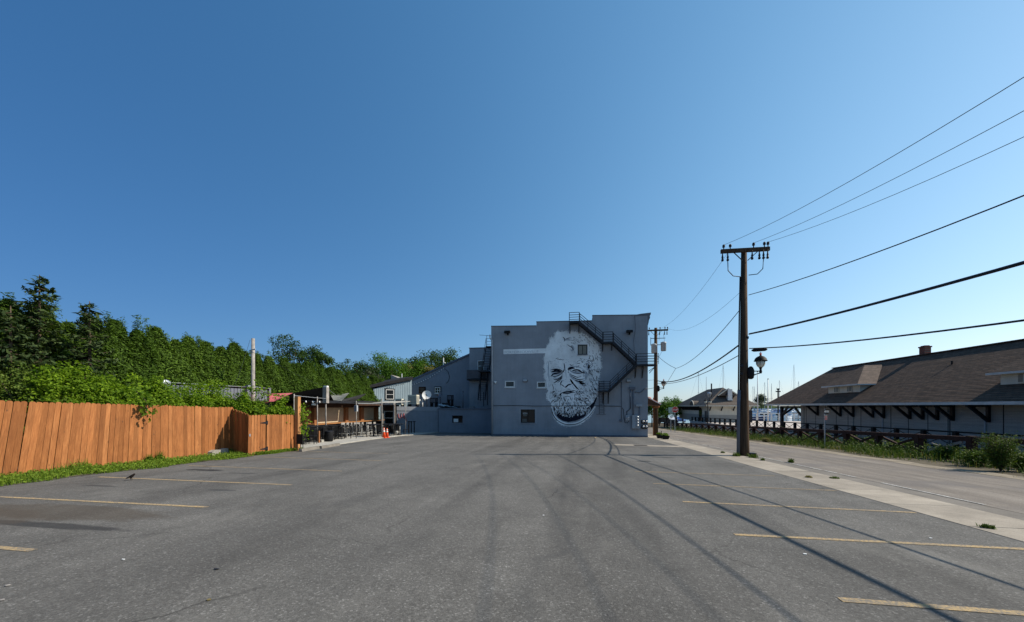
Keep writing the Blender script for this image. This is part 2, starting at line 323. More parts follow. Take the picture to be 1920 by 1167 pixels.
for v0, v1, u, t_ in ((-12.35, -6.35, 3.5, .0), (-12.35, -6.42, 5.66, .06), (-12.3, -6.6, 8.0, -.05), (-12.35, -6.85, 10.4, -.15), (-12.2, -7.1, 13.2, -.2), (-12.2, -8.2, 15.7, -.1),
                      (2.28, 5.7, 3.85, 0), (2.12, 5.7, 5.75, .03), (1.97, 5.7, 7.83, -.14), (1.8, 5.7, 9.87, -.15), (1.66, 5.4, 12.0, -.15)):
    pline(v0, v1, u, .09 if u < 9 else .065, t_)
for v0, u0 in ((-5.2, 33.4), (-2.9, 33.2), (-.7, 33.0), (1.3, 32.7)):
    MB().add([(v0, u0-1.6, gz(u0-1.6)+.005), (v0+.1, u0-1.6, gz(u0-1.6)+.005), (v0+.1, u0, gz(u0)+.005), (v0, u0, gz(u0)+.005)], [(0, 1, 2, 3)]).build('parking_line', M['yellow'], lot)
dr = MB().add([(a, b, gz(b)+.006) for a, b in ((2.1, 23.3), (5.72, 22.5), (5.72, 23.7), (2.1, 24.4))], [(0, 1, 2, 3)]).build('concrete_strip', M['sidewalk'], lot)
gr = MB(); gr.box(3.2, 3.95, 23.2, 23.65, gz(23.4)-.02, gz(23.4)+.012)
for k in range(8): gr.box(3.23+k*.09, 3.29+k*.09, 23.24, 23.61, gz(23.4)+.012, gz(23.4)+.02)
gr.build('drain_grate', M['iron'], lot)
sheet('patio_floor', [(-12.97, 16.1), (-14.42, 25.4), (-14.77, 30.2), (-14.27, 33.2), (-14.4, 38.4), (-18.1, 36.0), (-24, 36), (-25, 19), (-17, 15.2)], .05, M['patio'], thick=.2)
# sidewalk of separate slabs, gutter strip, street, verge
sw = bpy.data.objects.new('sidewalk', None); COL.objects.link(sw); sw.location = (6.35, 0, 0); sw['kind'] = 'structure'
slab = None
for k in range(30):
    u0 = -4+k*1.55; mb = MB(); j = random.uniform(-.006, .006)
    vs = [(5.76, u0, gz(u0)+.006+j*.3), (6.95, u0, gz(u0)+.012), (6.95, u0+1.535, gz(u0+1.535)+.012+j), (5.76, u0+1.535, gz(u0+1.535)+.006)]
    mb.prism(vs, (0, 0, -.1)); mb.build('slab', M['sidewalk'], sw)
MB().prism([(5.78, 42.52, gz(42.5)+.02), (6.95, 42.52, gz(42.5)+.02), (6.95, 90, gz(90)+.02), (5.78, 90, gz(90)+.02)], (0, 0, -.1)).build('far_paving', M['sidewalk'], sw)
sheet('gutter', [(6.97, -40), (7.5, -40), (7.5, 75), (6.97, 75)], -.004, M['gutter'])
sheet('street', [(7.5, -40), (11.7, -40), (11.7, 75), (7.5, 75)], .0, M['road'])
MB().add([(2, 75, gz(75)+.004), (13, 75, gz(75)+.004), (13, 160, gz(75)+.004), (2, 160, gz(75)+.004)], [(0, 1, 2, 3)]).build('far_road', M['road'], kind='structure')
sheet('verge', [(11.7, -40), (17.6, -40), (17.6, 75), (11.7, 75)], -.012, M['dirt'])
vg = MB(); e = [(11.6+.12*math.sin(k*1.7)+random.uniform(-.12, .12), -10+k*1.0) for k in range(80)]
for (a, b), (c, d) in zip(e[:-1], e[1:]):
    wd = .55; vg.add([(a, b, gz(b)+.006), (a+wd, b, gz(b)+.02), (c+wd, d, gz(d)+.02), (c, d, gz(d)+.006)], [(0, 1, 2, 3)])
vg.build('road_shoulder', M['sand'], kind='structure')
u = 4.
while u < 34:
    ln = random.uniform(.5, 2.6)
    MB().add([(7.5+random.uniform(-.01, .01), u, gz(u)+.006), (7.57, u, gz(u)+.006), (7.57, u+ln, gz(u+ln)+.006), (7.5, u+ln, gz(u+ln)+.006)], [(0, 1, 2, 3)]).build('edge_line', M['white_line'], bpy.data.objects['street'])
    u += ln+random.choice((.15, .3, .9))
# plaza by the harbour (raised paving) and its far dock
MB().box(17.7, 60, 2, 66, -4, -.7).build('plaza', M['deck'], kind='structure')
# far shore beyond the harbour
fs = MB(); n = 140
for k in range(n):
    x0 = -100+k*16; 
    h0 = 3+2*math.sin(k*.7)+random.uniform(0, 3); 
    if k: fs.add([(x0-16, 900, -3), (x0, 900, -3), (x0, 905, hp if False else h0), (x0-16, 905, hp)], [(0, 1, 2, 3)])
    hp = h0
fs.build('far_shore', M['leaf_dark'], kind='structure')

# ================================================================ MAIN BUILDING with the mural
U = 34.0
bld = empty('grey_building', (-1, 42, gz(38)), 'tall grey painted brick building with stepped parapet and painted bearded face mural', 'building')
WL, WR = -7.82, 5.77
TOPS = [(-7.82, -3.7, FR(921, 612.2, 34).z, FR(1005, 611.4, 34).z), (-3.7, 1.18, FR(1006, 604, 34).z, FR(1110, 602, 34).z), (1.18, 5.77, FR(1111, 592, 34).z, FR(1200, 591.5, 34).z)]
def top_at(v):
    for a, c, za, zb in TOPS:
        if v <= c+1e-6: return za+(zb-za)*(v-a)/(c-a)
    return zb
def px_rect(x0, y0, x1, y1, u=U):
    a = FR(x0, y1, u); b = FR(x1, y0, u); return a.x, b.x, a.z, b.z
holes = {k: px_rect(*r) for k, r in dict(w1=(947, 714.5, 965, 726.5), w2=(1007, 716, 1023.5, 727.5), w3=(976.5, 768, 1003, 793), w4=(1083.5, 647, 1101, 665.5)).items()}
def holed_wall(name, x0, x1, z0, ztop, holes, u, mat, parent, depth=.14, breaks=()):
    xs = sorted({x0, x1, *breaks, *[h[i] for h in holes for i in (0, 1)]}); mb = MB()
    for a, b in zip(xs[:-1], xs[1:]):
        zt = ztop((a+b)/2) if callable(ztop) else ztop; zl, zr_ = (ztop(a+1e-4), ztop(b-1e-4)) if callable(ztop) else (ztop, ztop)
        zs = [z0]+sorted([(h[2], h[3]) for h in holes if h[0] <= a+1e-6 and h[1] >= b-1e-6])+[zt]
        cur = z0
        for seg in zs[1:-1]: mb.add([(a, u, cur), (b, u, cur), (b, u, seg[0]), (a, u, seg[0])], [(0, 1, 2, 3)]); cur = seg[1]
        mb.add([(a, u, cur), (b, u, cur), (b, u, zr_), (a, u, zl)], [(0, 1, 2, 3)])
    for a, b, c, d in holes:
        mb.add([(a, u, c), (b, u, c), (b, u, d), (a, u, d), (a, u+depth, c), (b, u+depth, c), (b, u+depth, d), (a, u+depth, d)], [(0, 4, 5, 1), (1, 5, 6, 2), (2, 6, 7, 3), (3, 7, 4, 0)])
    return mb.build(name, mat, parent)
holed_wall('front_wall', WL, WR, -1.4, top_at, list(holes.values()), U, M['wall'], bld, breaks=(-3.7, 1.18))
b = MB()
for a, c, za, zb in TOPS:
    b.prism([(a+.002, U+.25, -1.4), (c-.002, U+.25, -1.4), (c-.002, U+.25, zb-.002), (a+.002, U+.25, za-.002)], (0, 15, 0))
b.build('building_body', M['wall'], bld)
cp = MB()
for a, c, za, zb in TOPS: cp.prism([(a-.02, U-.03, za), (c-.02, U-.03, zb), (c-.02, U-.03, zb+.05), (a-.02, U-.03, za+.05)], (0, .35, 0))
cp.build('parapet_cap', simple('dark_coping', (.10, .115, .14), .6, .1, .1), bld)
for x, z in ((WL, TOPS[0][2]), (WR-.05, TOPS[2][3]), (-3.7, TOPS[1][2]), (1.18, TOPS[2][2])): MB().box(x, x+.05, U+.002, U+.26, -1.4 if x in (WL, WR-.05) else 8.6, z-.003).build('wall_return', M['wall'], bld)
co = MB(); zc9 = TOPS[2][3]; prof = [(4.75, zc9-.05), (4.75, zc9+.06), (5.2, zc9+.13), (6.02, zc9+.2), (6.0, zc9+.02), (5.93, zc9-.04), (5.95, zc9-.25), (5.86, zc9-.45), (5.82, zc9-.7), (5.775, zc9-.85), (5.775, zc9-.05)]
co.prism([(x, U-.02, z) for x, z in prof], (0, 12, 0)); co.build('cornice', simple('cornice_paint', (.13, .135, .15), .7, 0, .15), bld)
base = MB().box(WL, WR, U-.035, U-.003, -1.4, gz(U)+.12).build('wall_base', simple('base_paint', (.085, .105, .14), .85, 0, .2), bld)
patch_mat = m_wall('patched_wall_paint', (.285, .30, .325))
def window(rect, parent, u, frame='trim', wd=.06, mull=0, bar=False, glass='glass', sill=True, depth=.13, proud=.0):
    a, b_, c, d = rect; f = MB(); y0, y1 = u-proud, u+depth
    f.box(a, a+wd, y0, y1, c, d); f.box(b_-wd, b_, y0, y1, c, d); f.box(a+wd, b_-wd, y0, y1, c, c+wd); f.box(a+wd, b_-wd, y0, y1, d-wd, d)
    for k in range(mull):
        x = a+(b_-a)*(k+1)/(mull+1); f.box(x-wd*.4, x+wd*.4, y0+.02, y1, c+wd, d-wd)
    if bar: z = (c+d)/2; f.box(a+wd, b_-wd, y0+.03, y1, z-wd*.35, z+wd*.35)
    fo = f.build('window', M[frame], parent)
    MB().box(a+wd*.6, b_-wd*.6, u+depth-.03, u+depth-.005, c+wd*.6, d-wd*.6).build('pane', M[glass], fo)
    if sill: MB().box(a-.05, b_+.05, u-.06, u-.003, c-.06, c).build('sill', M['wall'] if frame == 'black' else M[frame], fo)
    return fo
for k_, gx in (('w1', .13), ('w2', .1), ('w3', .14)):
    a, b_, c, d = holes[k_]; pp = MB()
    for x0, x1, z0, z1 in ((a-gx, a, c-gx*.7, d+gx*.6), (b_, b_+gx*1.4, c-gx*.7, d+gx*.6), (a, b_, c-gx*.7, c), (a, b_, d, d+gx*.6)): pp.add([(x0, U-.0025, z0), (x1, U-.0025, z0), (x1, U-.0025, z1), (x0, U-.0025, z1)], [(0, 1, 2, 3)])
    pp.build('paint_patch', patch_mat, bld)
window(holes['w1'], bld, U-.004, wd=.075, proud=.03); window(holes['w2'], bld, U-.004, wd=.075, proud=.03)
w3 = window(holes['w3'], bld, U, 'black', wd=.05, mull=1)
w4 = window(holes['w4'], bld, U, 'black', wd=.055, mull=1, glass='blind', proud=.015, depth=.06)
MB().box(holes['w3'][0]+.1, holes['w3'][0]+.55, U+.09, U+.095, holes['w3'][2]+.08, holes['w3'][2]+.36).build('window_notice', simple('notice_grey', (.10, .10, .09), .8), w3)
# flat lettering helpers
def text_mesh(body, size, mat, name, parent, mtx, bold=0., align='LEFT', xs=1.):
    cu = bpy.data.curves.new('t', 'FONT'); cu.body = body; cu.size = size; cu.align_x = align; cu.offset = bold; cu.fill_mode = 'FRONT'; cu.resolution_u = 3
    to = bpy.data.objects.new('t', cu); COL.objects.link(to); bpy.context.view_layer.update()
    me = bpy.data.meshes.new_from_object(to); bpy.data.objects.remove(to); me.name = name
    me.transform(Matrix.Diagonal((xs, 1, 1, 1))); me.transform(mtx)
    me.materials.clear(); me.materials.append(mat)
    o = bpy.data.objects.new(name, me); COL.objects.link(o); o.parent = parent
    if parent: me.transform(Matrix.Translation(-wloc(parent)))
    return o
UPX = Matrix.Rotation(R(90), 4, 'X')        # lettering that faces the camera side (-y)
h3 = holes['w3']
for k in (0, 1): MB().add([(h3[0]+.17+.05*k, U+.093, h3[3]-.49-.1*k), (h3[0]+.58-.03*k, U+.093, h3[3]-.49-.1*k), (h3[0]+.58-.03*k, U+.093, h3[3]-.45-.1*k), (h3[0]+.17+.05*k, U+.093, h3[3]-.45-.1*k)], [(0, 1, 2, 3)]).build('window_print', M['blind'], w3)
for k, (tx, sz) in enumerate((('KONA', .17),)):
    text_mesh(tx, sz, M['white'], 'window_lettering', w3, Matrix.Translation((h3[0]+.17, U+.093, h3[3]-.40-.15*k)) @ UPX)

# ---- mural: layers of flat paint on the wall
mw = dict(light=m_wall('mural_light_paint', (.74, .765, .765), .2, spec=.1), mid=m_wall('mural_mid_paint', (.40, .44, .48), .15, spec=.1), dark=m_wall('mural_dark_paint', (.012, .015, .026), .2, spec=.03))
mu = MB(); LAYER = {'light': (0, .004), 'mid': (1, .006), 'dark': (2, .008), 'light2': (0, .010), 'dark2': (2, .012)}
def W(x, y, dy): p = FR(x, y, U); return (p.x, U-dy, p.z)
def mpoly(pts, lay, hole=None):
    m, dy = LAYER[lay]; loops = [[Vector(W(x, y, dy)) for x, y in q] for q in ([pts]+([hole] if hole else []))]
    mu.add([p for l in loops for p in l], [tuple(t) for t in tessellate_polygon(loops)], m)
WIN4 = (1083, 646, 1101.5, 666)
def smooth_pts(p, n=4):
    if len(p) < 3: return p
    o = []; q = [p[0]]+list(p)+[p[-1]]
    for i in range(1, len(q)-2):
        for k in range(n):
            t = k/n; a, b_, c, d = (np.array(z, float) for z in q[i-1:i+3])
            o.append(tuple(.5*(2*b_+(c-a)*t+(2*a-5*b_+4*c-d)*t*t+(3*b_-a-3*c+d)*t**3)))
    return o+[tuple(p[-1])]
def stroke(p, wd, lay='dark', t0=.25, t1=.1):
    p = smooth_pts([tuple(map(float, q)) for q in p])
    if any(WIN4[0]-1.5 < x < WIN4[2]+1.5 and WIN4[1]-1.5 < y < WIN4[3]+1.5 for x, y in p): return
    m, dy = LAYER[lay]; n = len(p); vs = []
    for i, (x, y) in enumerate(p):
        a = p[max(i-1, 0)]; c = p[min(i+1, n-1)]; dx, dy_ = c[0]-a[0], c[1]-a[1]; L = math.hypot(dx, dy_) or 1
        t = i/(n-1); k = min(1, t0+t*4*(1-t0)) if t < .5 else min(1, t1+(1-t)*3*(1-t1)); hw = wd*k/2
        vs += [W(x-dy_/L*hw, y+dx/L*hw, dy), W(x+dy_/L*hw, y-dx/L*hw, dy)]
    mu.add(vs, [(2*i, 2*i+1, 2*i+3, 2*i+2) for i in range(n-1)], m)
Z5 = lambda x, y: (1020+x/11.118, 615+y/11.118)
Z6 = lambda x, y: (1020+x/10.61, 700+y/10.61)
outl = [(1024,655),(1026,648),(1031,643),(1030,636),(1034,632),(1039,634),(1040,626),(1045,621),(1052,623),(1060,621),(1068,622),(1078,622),(1088,624),(1096,627),(1104,632),(1112,637),(1118,644),(1123,650),(1125,658),(1126,668),(1126,680),(1128,688),(1125,695),(1124,705),(1122,715),(1121,730),(1120,742),(1115,752),(1110,760),(1102,765),(1094,771),(1082,776),(1068,777),(1055,775),(1045,772),(1040,765),(1034,760),(1031,752),(1026,748),(1024,741),(1028,733),(1025,727),(1024,715),(1021,708),(1020,702),(1023,697),(1020,690),(1021,680),(1020,672),(1022,665)]
mpoly(outl, 'light', [(WIN4[0], WIN4[1]), (WIN4[0], WIN4[3]), (WIN4[2], WIN4[3]), (WIN4[2], WIN4[1])])
for (x0, y0), (x1, y1) in zip(outl, outl[1:]+outl[:1]):          # ragged brush fringe round the head
    for k in range(5):
        t = random.random(); x, y = x0+(x1-x0)*t, y0+(y1-y0)*t
        if y > 755: continue
        dx, dy = x-1073, (y-695)*.8; L = math.hypot(dx, dy); a = math.atan2(dy, dx)+random.uniform(-.7, .7)+.35; l = random.uniform(1.5, 4.5)
        stroke([(x-math.cos(a)*2, y-math.sin(a)*2), (x+math.cos(a)*l, y+math.sin(a)*l+random.uniform(-.6, .6))], random.uniform(.7, 1.6), 'light', 1., .1)
neck = [(1038,760),(1043,771),(1052,775),(1068,777),(1080,775),(1092,771),(1104,763),(1112,755),(1120,742),(1119,748),(1113,763),(1104,774),(1094,783),(1080,789),(1066,791.5),(1055,789),(1047,784),(1041,776),(1038.5,766)]
mpoly(neck, 'dark')
ring = [(1034.5,762),(1036,772),(1040,781),(1048,789),(1059,794),(1070,795),(1083,793),(1096,786),(1106,777),(1113,768),(1116,762)]
stroke(ring, 4.2, 'light', .7, .7); stroke([(x, y+1.4) for x, y in ring], 1.0, 'dark', .3, .3); stroke([(x-.3, y+3.8) for x, y in ring], 2.2, 'light', .4, .4)
for k in range(46):
    t = random.uniform(.05, .9)*(len(ring)-1); i = int(t); x = ring[i][0]+(ring[i+1][0]-ring[i][0])*(t-i); y = ring[i][1]+(ring[i+1][1]-ring[i][1])*(t-i)+random.uniform(4, 7)
    stroke([(x-1.2, y-random.uniform(-.6, 1.4)), (x, y), (x+1.3, y+random.uniform(-.8, .8))], .55, 'light')
# soft mid-tone shading
for pts, wd in (([(880,730),(920,800),(900,880)], 70), ([(930,760),(945,880),(930,990)], 40), ([(800,880),(880,960),(870,1080)], 60), ([(120,690),(170,720)], 40), ([(560,480),(610,440),(590,360)], 40), ([(430,270),(480,240),(560,260)], 40), ([(100,700),(90,900),(110,1100)], 26), ([(520,960),(600,1060),(760,1120),(880,1080)], 30), ([(180,1010),(280,1060),(380,1000)], 26)):
    stroke([Z5(*q) for q in pts], wd/11.1, 'mid', .3, .2)
for pts, wd in (([(700,150),(780,220),(840,240)], 70), ([(220,300),(250,360)], 40), ([(560,240),(600,310)], 40), ([(450,310),(560,320)], 26), ([(460,590),(520,680),(500,760)], 60), ([(620,620),(700,700)], 50), ([(240,640),(250,700)], 50)):
    stroke([Z6(*q) for q in pts], wd/10.6, 'mid', .3, .2)
S5 = [([(415,735),(427,800),(418,890)],16),([(150,915),(230,903),(320,908),(405,925)],32),([(385,930),(415,890),(425,850)],22),([(140,1015),(200,962),(290,942),(395,938)],26),([(200,888),(270,876),(340,902)],13),([(150,1000),(240,1012),(320,985),(395,945)],15),([(190,1060),(255,1082),(330,1040),(400,965)],15),([(200,1150),(270,1112),(350,1050),(390,1000)],20),([(280,1150),(340,1090),(385,1030)],12),
 ([(495,870),(560,836),(645,842)],46),([(505,850),(515,945)],38),([(530,890),(575,868)],46),([(575,905),(640,880),(720,882),(790,928),(830,948)],27),([(640,912),(742,918)],34),([(600,930),(700,948),(800,947)],11),([(492,925),(545,945)],26),([(530,960),(620,1003),(700,1030),(785,1008)],14),([(560,1000),(650,1052),(740,1080),(855,1058)],17),([(700,985),(765,1010)],10),([(800,880),(860,935)],12),
 ([(240,636),(330,660),(420,658)],9),([(488,682),(525,655)],11),([(655,742),(745,730)],11),([(548,756),(562,782),(622,768)],13),([(780,642),(845,630)],11),([(785,722),(815,698)],22),([(868,712),(935,690)],26),([(850,742),(925,730)],15),([(840,832),(885,815)],15),([(680,830),(745,820)],14),([(190,832),(252,804)],11),([(285,800),(380,855)],11),([(300,825),(362,875)],9),([(110,702),(135,712)],14),([(172,695),(190,706)],12),([(140,745),(175,740)],9),
 ([(545,1068),(590,1130),(618,1175)],26),([(382,1085),(352,1165)],20),([(390,190),(430,235),(415,290)],16),([(440,240),(520,212),(590,216)],10),([(470,245),(560,262)],8),([(630,270),(662,350)],12),([(480,345),(530,380),(590,420),(625,480)],12),([(540,430),(580,500)],18),([(590,420),(600,510)],14),([(610,440),(640,525)],14),([(345,400),(385,442)],10),([(405,372),(430,372)],10),([(560,380),(600,410)],16)]
for pts, wd in S5: stroke([Z5(*q) for q in pts], wd/11.118*1.12)
S6 = [([(357,145),(330,210),(345,238)],20),([(345,225),(380,250),(412,278)],15),([(330,240),(318,285)],14),([(415,285),(450,262),(490,230),(565,212)],28),([(425,295),(470,292)],14),([(518,125),(560,190),(562,215)],25),([(560,185),(602,232),(652,292),(700,332)],28),([(690,322),(768,320)],10),([(348,396),(430,376),(520,364),(625,345)],32),([(375,408),(480,402),(560,382),(632,384)],20),([(352,395),(330,430),(352,456)],18),([(615,390),(668,425)],17),([(405,472),(470,459),(535,476)],10),([(163,215),(186,290),(180,335)],11),([(190,330),(206,382)],12),([(430,345),(500,330),(540,345)],9),([(560,340),(610,335)],14)]
for pts, wd in S6: stroke([Z6(*q) for q in pts], wd/10.61*1.0)
for pts, wd, ly in (([(140,878),(250,862),(340,880),(400,905)],26,'dark'), ([(500,838),(600,806),(720,812),(830,868)],20,'mid'), ([(150,930),(260,960),(380,945)],60,'mid'), ([(540,900),(680,935),(830,930)],56,'mid'), ([(430,760),(450,900),(470,1060)],14,'mid'), ([(300,1090),(360,1160)],40,'mid'), ([(640,1090),(760,1150),(860,1160)],44,'mid')):
    stroke([Z5(*q) for q in pts], wd/11.118, ly)
for pts, wd in (([(344,394),(318,425),(310,455)],17), ([(628,352),(655,385),(664,420)],17), ([(640,305),(700,400)],10)):
    stroke([Z6(*q) for q in pts], wd/10.61)
stroke([Z5(*q) for q in [(575,905),(640,880),(720,882),(790,928),(830,948)]], 27/11.118, 'dark2'); stroke([Z5(*q) for q in [(655,908),(725,916)]], 30/11.118, 'dark2'); stroke([Z5(*q) for q in [(600,922),(640,914)]], 13/11.118, 'light2')
def inside(x, y, poly):
    r = False; j = len(poly)-1
    for i in range(len(poly)):
        xi, yi = poly[i]; xj, yj = poly[j]
        if (yi > y) != (yj > y) and x < (xj-xi)*(y-yi)/(yj-yi)+xi: r = not r
        j = i
    return r
def hair(n, box, fld, ln, wd, lay):
    for _ in range(n):
        x, y = random.uniform(box[0], box[2]), random.uniform(box[1], box[3])
        if not inside(x, y, outl): continue
        dx, dy = fld(x, y); L = math.hypot(dx, dy) or 1; a = math.atan2(dy, dx)+random.gauss(0, .25); l = random.uniform(*ln); bend = random.uniform(-.25, .25)
        stroke([(x, y), (x+math.cos(a)*l*.5, y+math.sin(a)*l*.5), (x+math.cos(a+bend)*l, y+math.sin(a+bend)*l)], random.uniform(*wd)*.95, lay)
rad = lambda x, y: (x-1064, (y-715)*1.1)
hair(150, (1103, 655, 1128, 765), lambda x, y: (.45, 1), (2.5, 7), (.4, .95), 'dark')
hair(60, (1108, 690, 1128, 760), lambda x, y: (.5, 1), (3, 7), (.5, 1.2), 'dark')
hair(90, (1070, 621, 1122, 650), lambda x, y: (.8, .75), (2.5, 6), (.35, .8), 'dark')
hair(60, (1036, 668, 1105, 735), lambda x, y: (1, .25*(1 if x > 1064 else -1)), (2, 6), (.4, 1.1), 'mid')
hair(40, (1092, 680, 1108, 735), lambda x, y: (.3, 1), (2.5, 6), (.5, 1.3), 'mid')
hair(26, (1080, 670, 1110, 690), lambda x, y: (1, .2), (1.5, 4), (.5, 1.2), 'dark')
hair(28, (1030, 622, 1075, 660), lambda x, y: (.8, .3), (2, 5), (.3, .6), 'mid')
hair(30, (1022, 660, 1034, 750), lambda x, y: (-.1, 1), (3, 7), (.3, .7), 'mid')
hair(190, (1040, 738, 1120, 778), rad, (2.5, 6.5), (.45, 1.0), 'dark')
hair(120, (1046, 745, 1100, 778), rad, (3, 8), (.5, 1.2), 'dark')
hair(70, (1085, 722, 1122, 765), lambda x, y: (.9, .8), (2, 5), (.35, .8), 'dark')
hair(45, (1036, 732, 1054, 752), lambda x, y: (-.8, .7), (2.5, 6), (.4, .9), 'dark')
hair(40, (1080, 731, 1092, 752), lambda x, y: (.7, .8), (2.5, 6), (.4, .9), 'dark')
hair(55, (1022, 733, 1045, 765), lambda x, y: (-.3, 1), (2, 5), (.3, .7), 'mid')
for k in range(95):                                               # pale beard ends over the dark neck
    x = random.uniform(1042, 1106); y = 775-abs(x-1068)*.22+random.uniform(-3, 4); a = math.atan2(y-715, x-1064)+random.gauss(0, .35); l = random.uniform(3, 7)
    stroke([(x, y-2), (x+math.cos(a)*l*.5, y+math.sin(a)*l*.5), (x+math.cos(a+.3)*l, y+math.sin(a+.3)*l)], random.uniform(.6, 1.5), 'light2')
hair(110, (1045, 752, 1100, 776), rad, (3, 7), (.5, 1.2), 'light2')
hair(60, (1105, 690, 1124, 755), lambda x, y: (.45, 1), (3, 6), (.4, .9), 'light2')
hair(90, (1045, 758, 1098, 778), rad, (2.5, 6), (.35, .8), 'dark2')
# pale name band left of the face
band = FR(944, 655.5, U); band1 = FR(1023, 662.5, U)
mu.add([(band.x, U-.003, band1.z), (band1.x, U-.003, band1.z), (band1.x, U-.003, band.z), (band.x, U-.003, band.z)], [(0, 1, 2, 3)], 0)
mo = mu.build('mural', [mw['light'], mw['mid'], mw['dark']], bld, label='pale painted portrait of a frowning bearded old man')
text_mesh('PORTORECKAVILLE', .30, mw['mid'], 'band_lettering', mo, Matrix.Translation((band.x+.08, U-.0045, band1.z+.06)) @ UPX, xs=1.16)

# ---- fire escape on the front
fe = empty('fire_escape', (1.5, U-.45, 3.4), 'black steel fire escape zigzagging down the mural wall with ladder', 'fire escape')
UF = U-.95
def bx(x, y, u): p = FR(x, y, UF); return Vector((p.x, u, p.z))
def landing(x0, x1, yt, yf, xe=None):
    a = bx(x0, yf, UF); b_ = bx(x1, yf, UF); zt = bx(x0, yt, UF).z; z = (a.z+b_.z)/2
    l = MB(); l.box(a.x, b_.x, UF, U-.01, z-.06, z)
    for k in range(int((b_.x-a.x)/.12)): l.box(a.x+k*.12, a.x+k*.12+.04, UF+.03, U-.03, z, z+.02)
    l.box(a.x, b_.x, UF-.03, UF, z-.13, z+.02); lo = l.build('landing', M['iron'], fe)
    r = MB(); h = zt-z
    for xx in (a.x+.02, b_.x-.02): r.bar((xx, UF, z), (xx, UF, zt), .055, .055)
    for k in (1., .74, .5, .26): r.bar((a.x, UF, z+h*k), (b_.x, UF, z+h*k), .042, .042)
    r.build('railing', M['iron'], lo)
    return a.x, b_.x, z, zt
def bracket(x, y0, y1, far=True):
    a = bx(x, y0, UF); z1 = bx(x, y1, UF).z; s = MB()
    s.bar((a.x, U-.02, a.z), (a.x, U-.02, z1), .06, .04); s.bar((a.x, UF+.08, a.z-.05), (a.x, U-.03, z1+.05), .05, .05); s.build('bracket', M['iron'], fe)
def flight(xa, ya, xb, yb, rail):
    a = bx(xa, ya, UF); b_ = bx(xb, yb, UF); s = MB()
    for yy in (UF, U-.12): s.bar((a.x, yy, a.z), (b_.x, yy, b_.z), .03, .20)
    so_ = s.build('stringer', M['iron'], fe); n = int(abs(a.z-b_.z)/.2); tr = MB()
    for k in range(1, n):
        p = a.lerp(b_, k/n); tr.box(p.x-.12, p.x+.12, UF+.02, U-.14, p.z+.02, p.z+.045)
    tr.build('treads', M['iron'], so_)
    r = MB(); h = rail
    for k in (1., .72, .46): r.bar(a+Vector((0, 0, h*k)), b_+Vector((0, 0, h*k)), .042, .042)
    for t in (.02, .36, .68, .98): p = a.lerp(b_, t); r.bar(p, p+Vector((0, 0, h)), .05, .05)
    r.build('railing', M['iron'], so_)
landing(1067, 1086.5, 586.5, 603.5); landing(1130.6, 1149.6, 623, 641.3); l3 = landing(1193, 1229, 663.8, 683.5); landing(1122.5, 1144, 715.5, 733)
bracket(1068, 604, 622); bracket(1085.5, 604, 622); bracket(1131, 642, 656.5); bracket(1148.5, 642, 655); bracket(1194, 684, 708); bracket(1207.5, 684, 708); bracket(1132, 734, 757); bracket(1142, 734, 757)
rh = bx(1067, 586.5, UF).z-bx(1067, 603.5, UF).z
flight(1086.5, 605, 1130.6, 641.5, rh); flight(1149.6, 642, 1193, 683, rh); flight(1193, 685, 1143, 733, rh)
ld = MB(); a = FR(1123.5, 716, U-.3); b_ = FR(1132.4, 777, U-.3)
for xx in (a.x, b_.x): ld.bar((xx, U-.3, a.z+.1), (xx, U-.3, b_.z), .035, .035)
n = 20
for k in range(n+1): z = b_.z+(a.z-b_.z)*k/n; ld.bar((a.x, U-.3, z), (b_.x, U-.3, z), .022, .022)
ld.bar((a.x-.25, U-.3, b_.z), (b_.x+.15, U-.3, b_.z), .03, .03); ld.bar((a.x-.55, UF, a.z+.05), (a.x, UF, a.z+.05), .03, .03)
ld.build('ladder', M['iron'], fe)
sb = MB(); sb.bar((5.8, U-.2, 4.55), (6.42, U-.6, 5.0), .04, .04); sb.bar((5.8, U-.5, 4.35), (6.3, U-.8, 4.95), .04, .04)
for uu in (UF, U+.3): sb.bar((6.45, uu, l3[2]), (6.45, uu, l3[3]), .03, .03)
for k in (1., .74, .5, .26): sb.bar((6.45, UF, l3[2]+(l3[3]-l3[2])*k), (6.45, U+.3, l3[2]+(l3[3]-l3[2])*k), .028, .028); sb.bar((5.8, U+.3, l3[2]+(l3[3]-l3[2])*k), (6.45, U+.3, l3[2]+(l3[3]-l3[2])*k), .028, .028)
sb.box(5.8, 6.47, U-.02, U+.32, l3[2]-.06, l3[2]); sb.build('side_landing', M['iron'], fe)

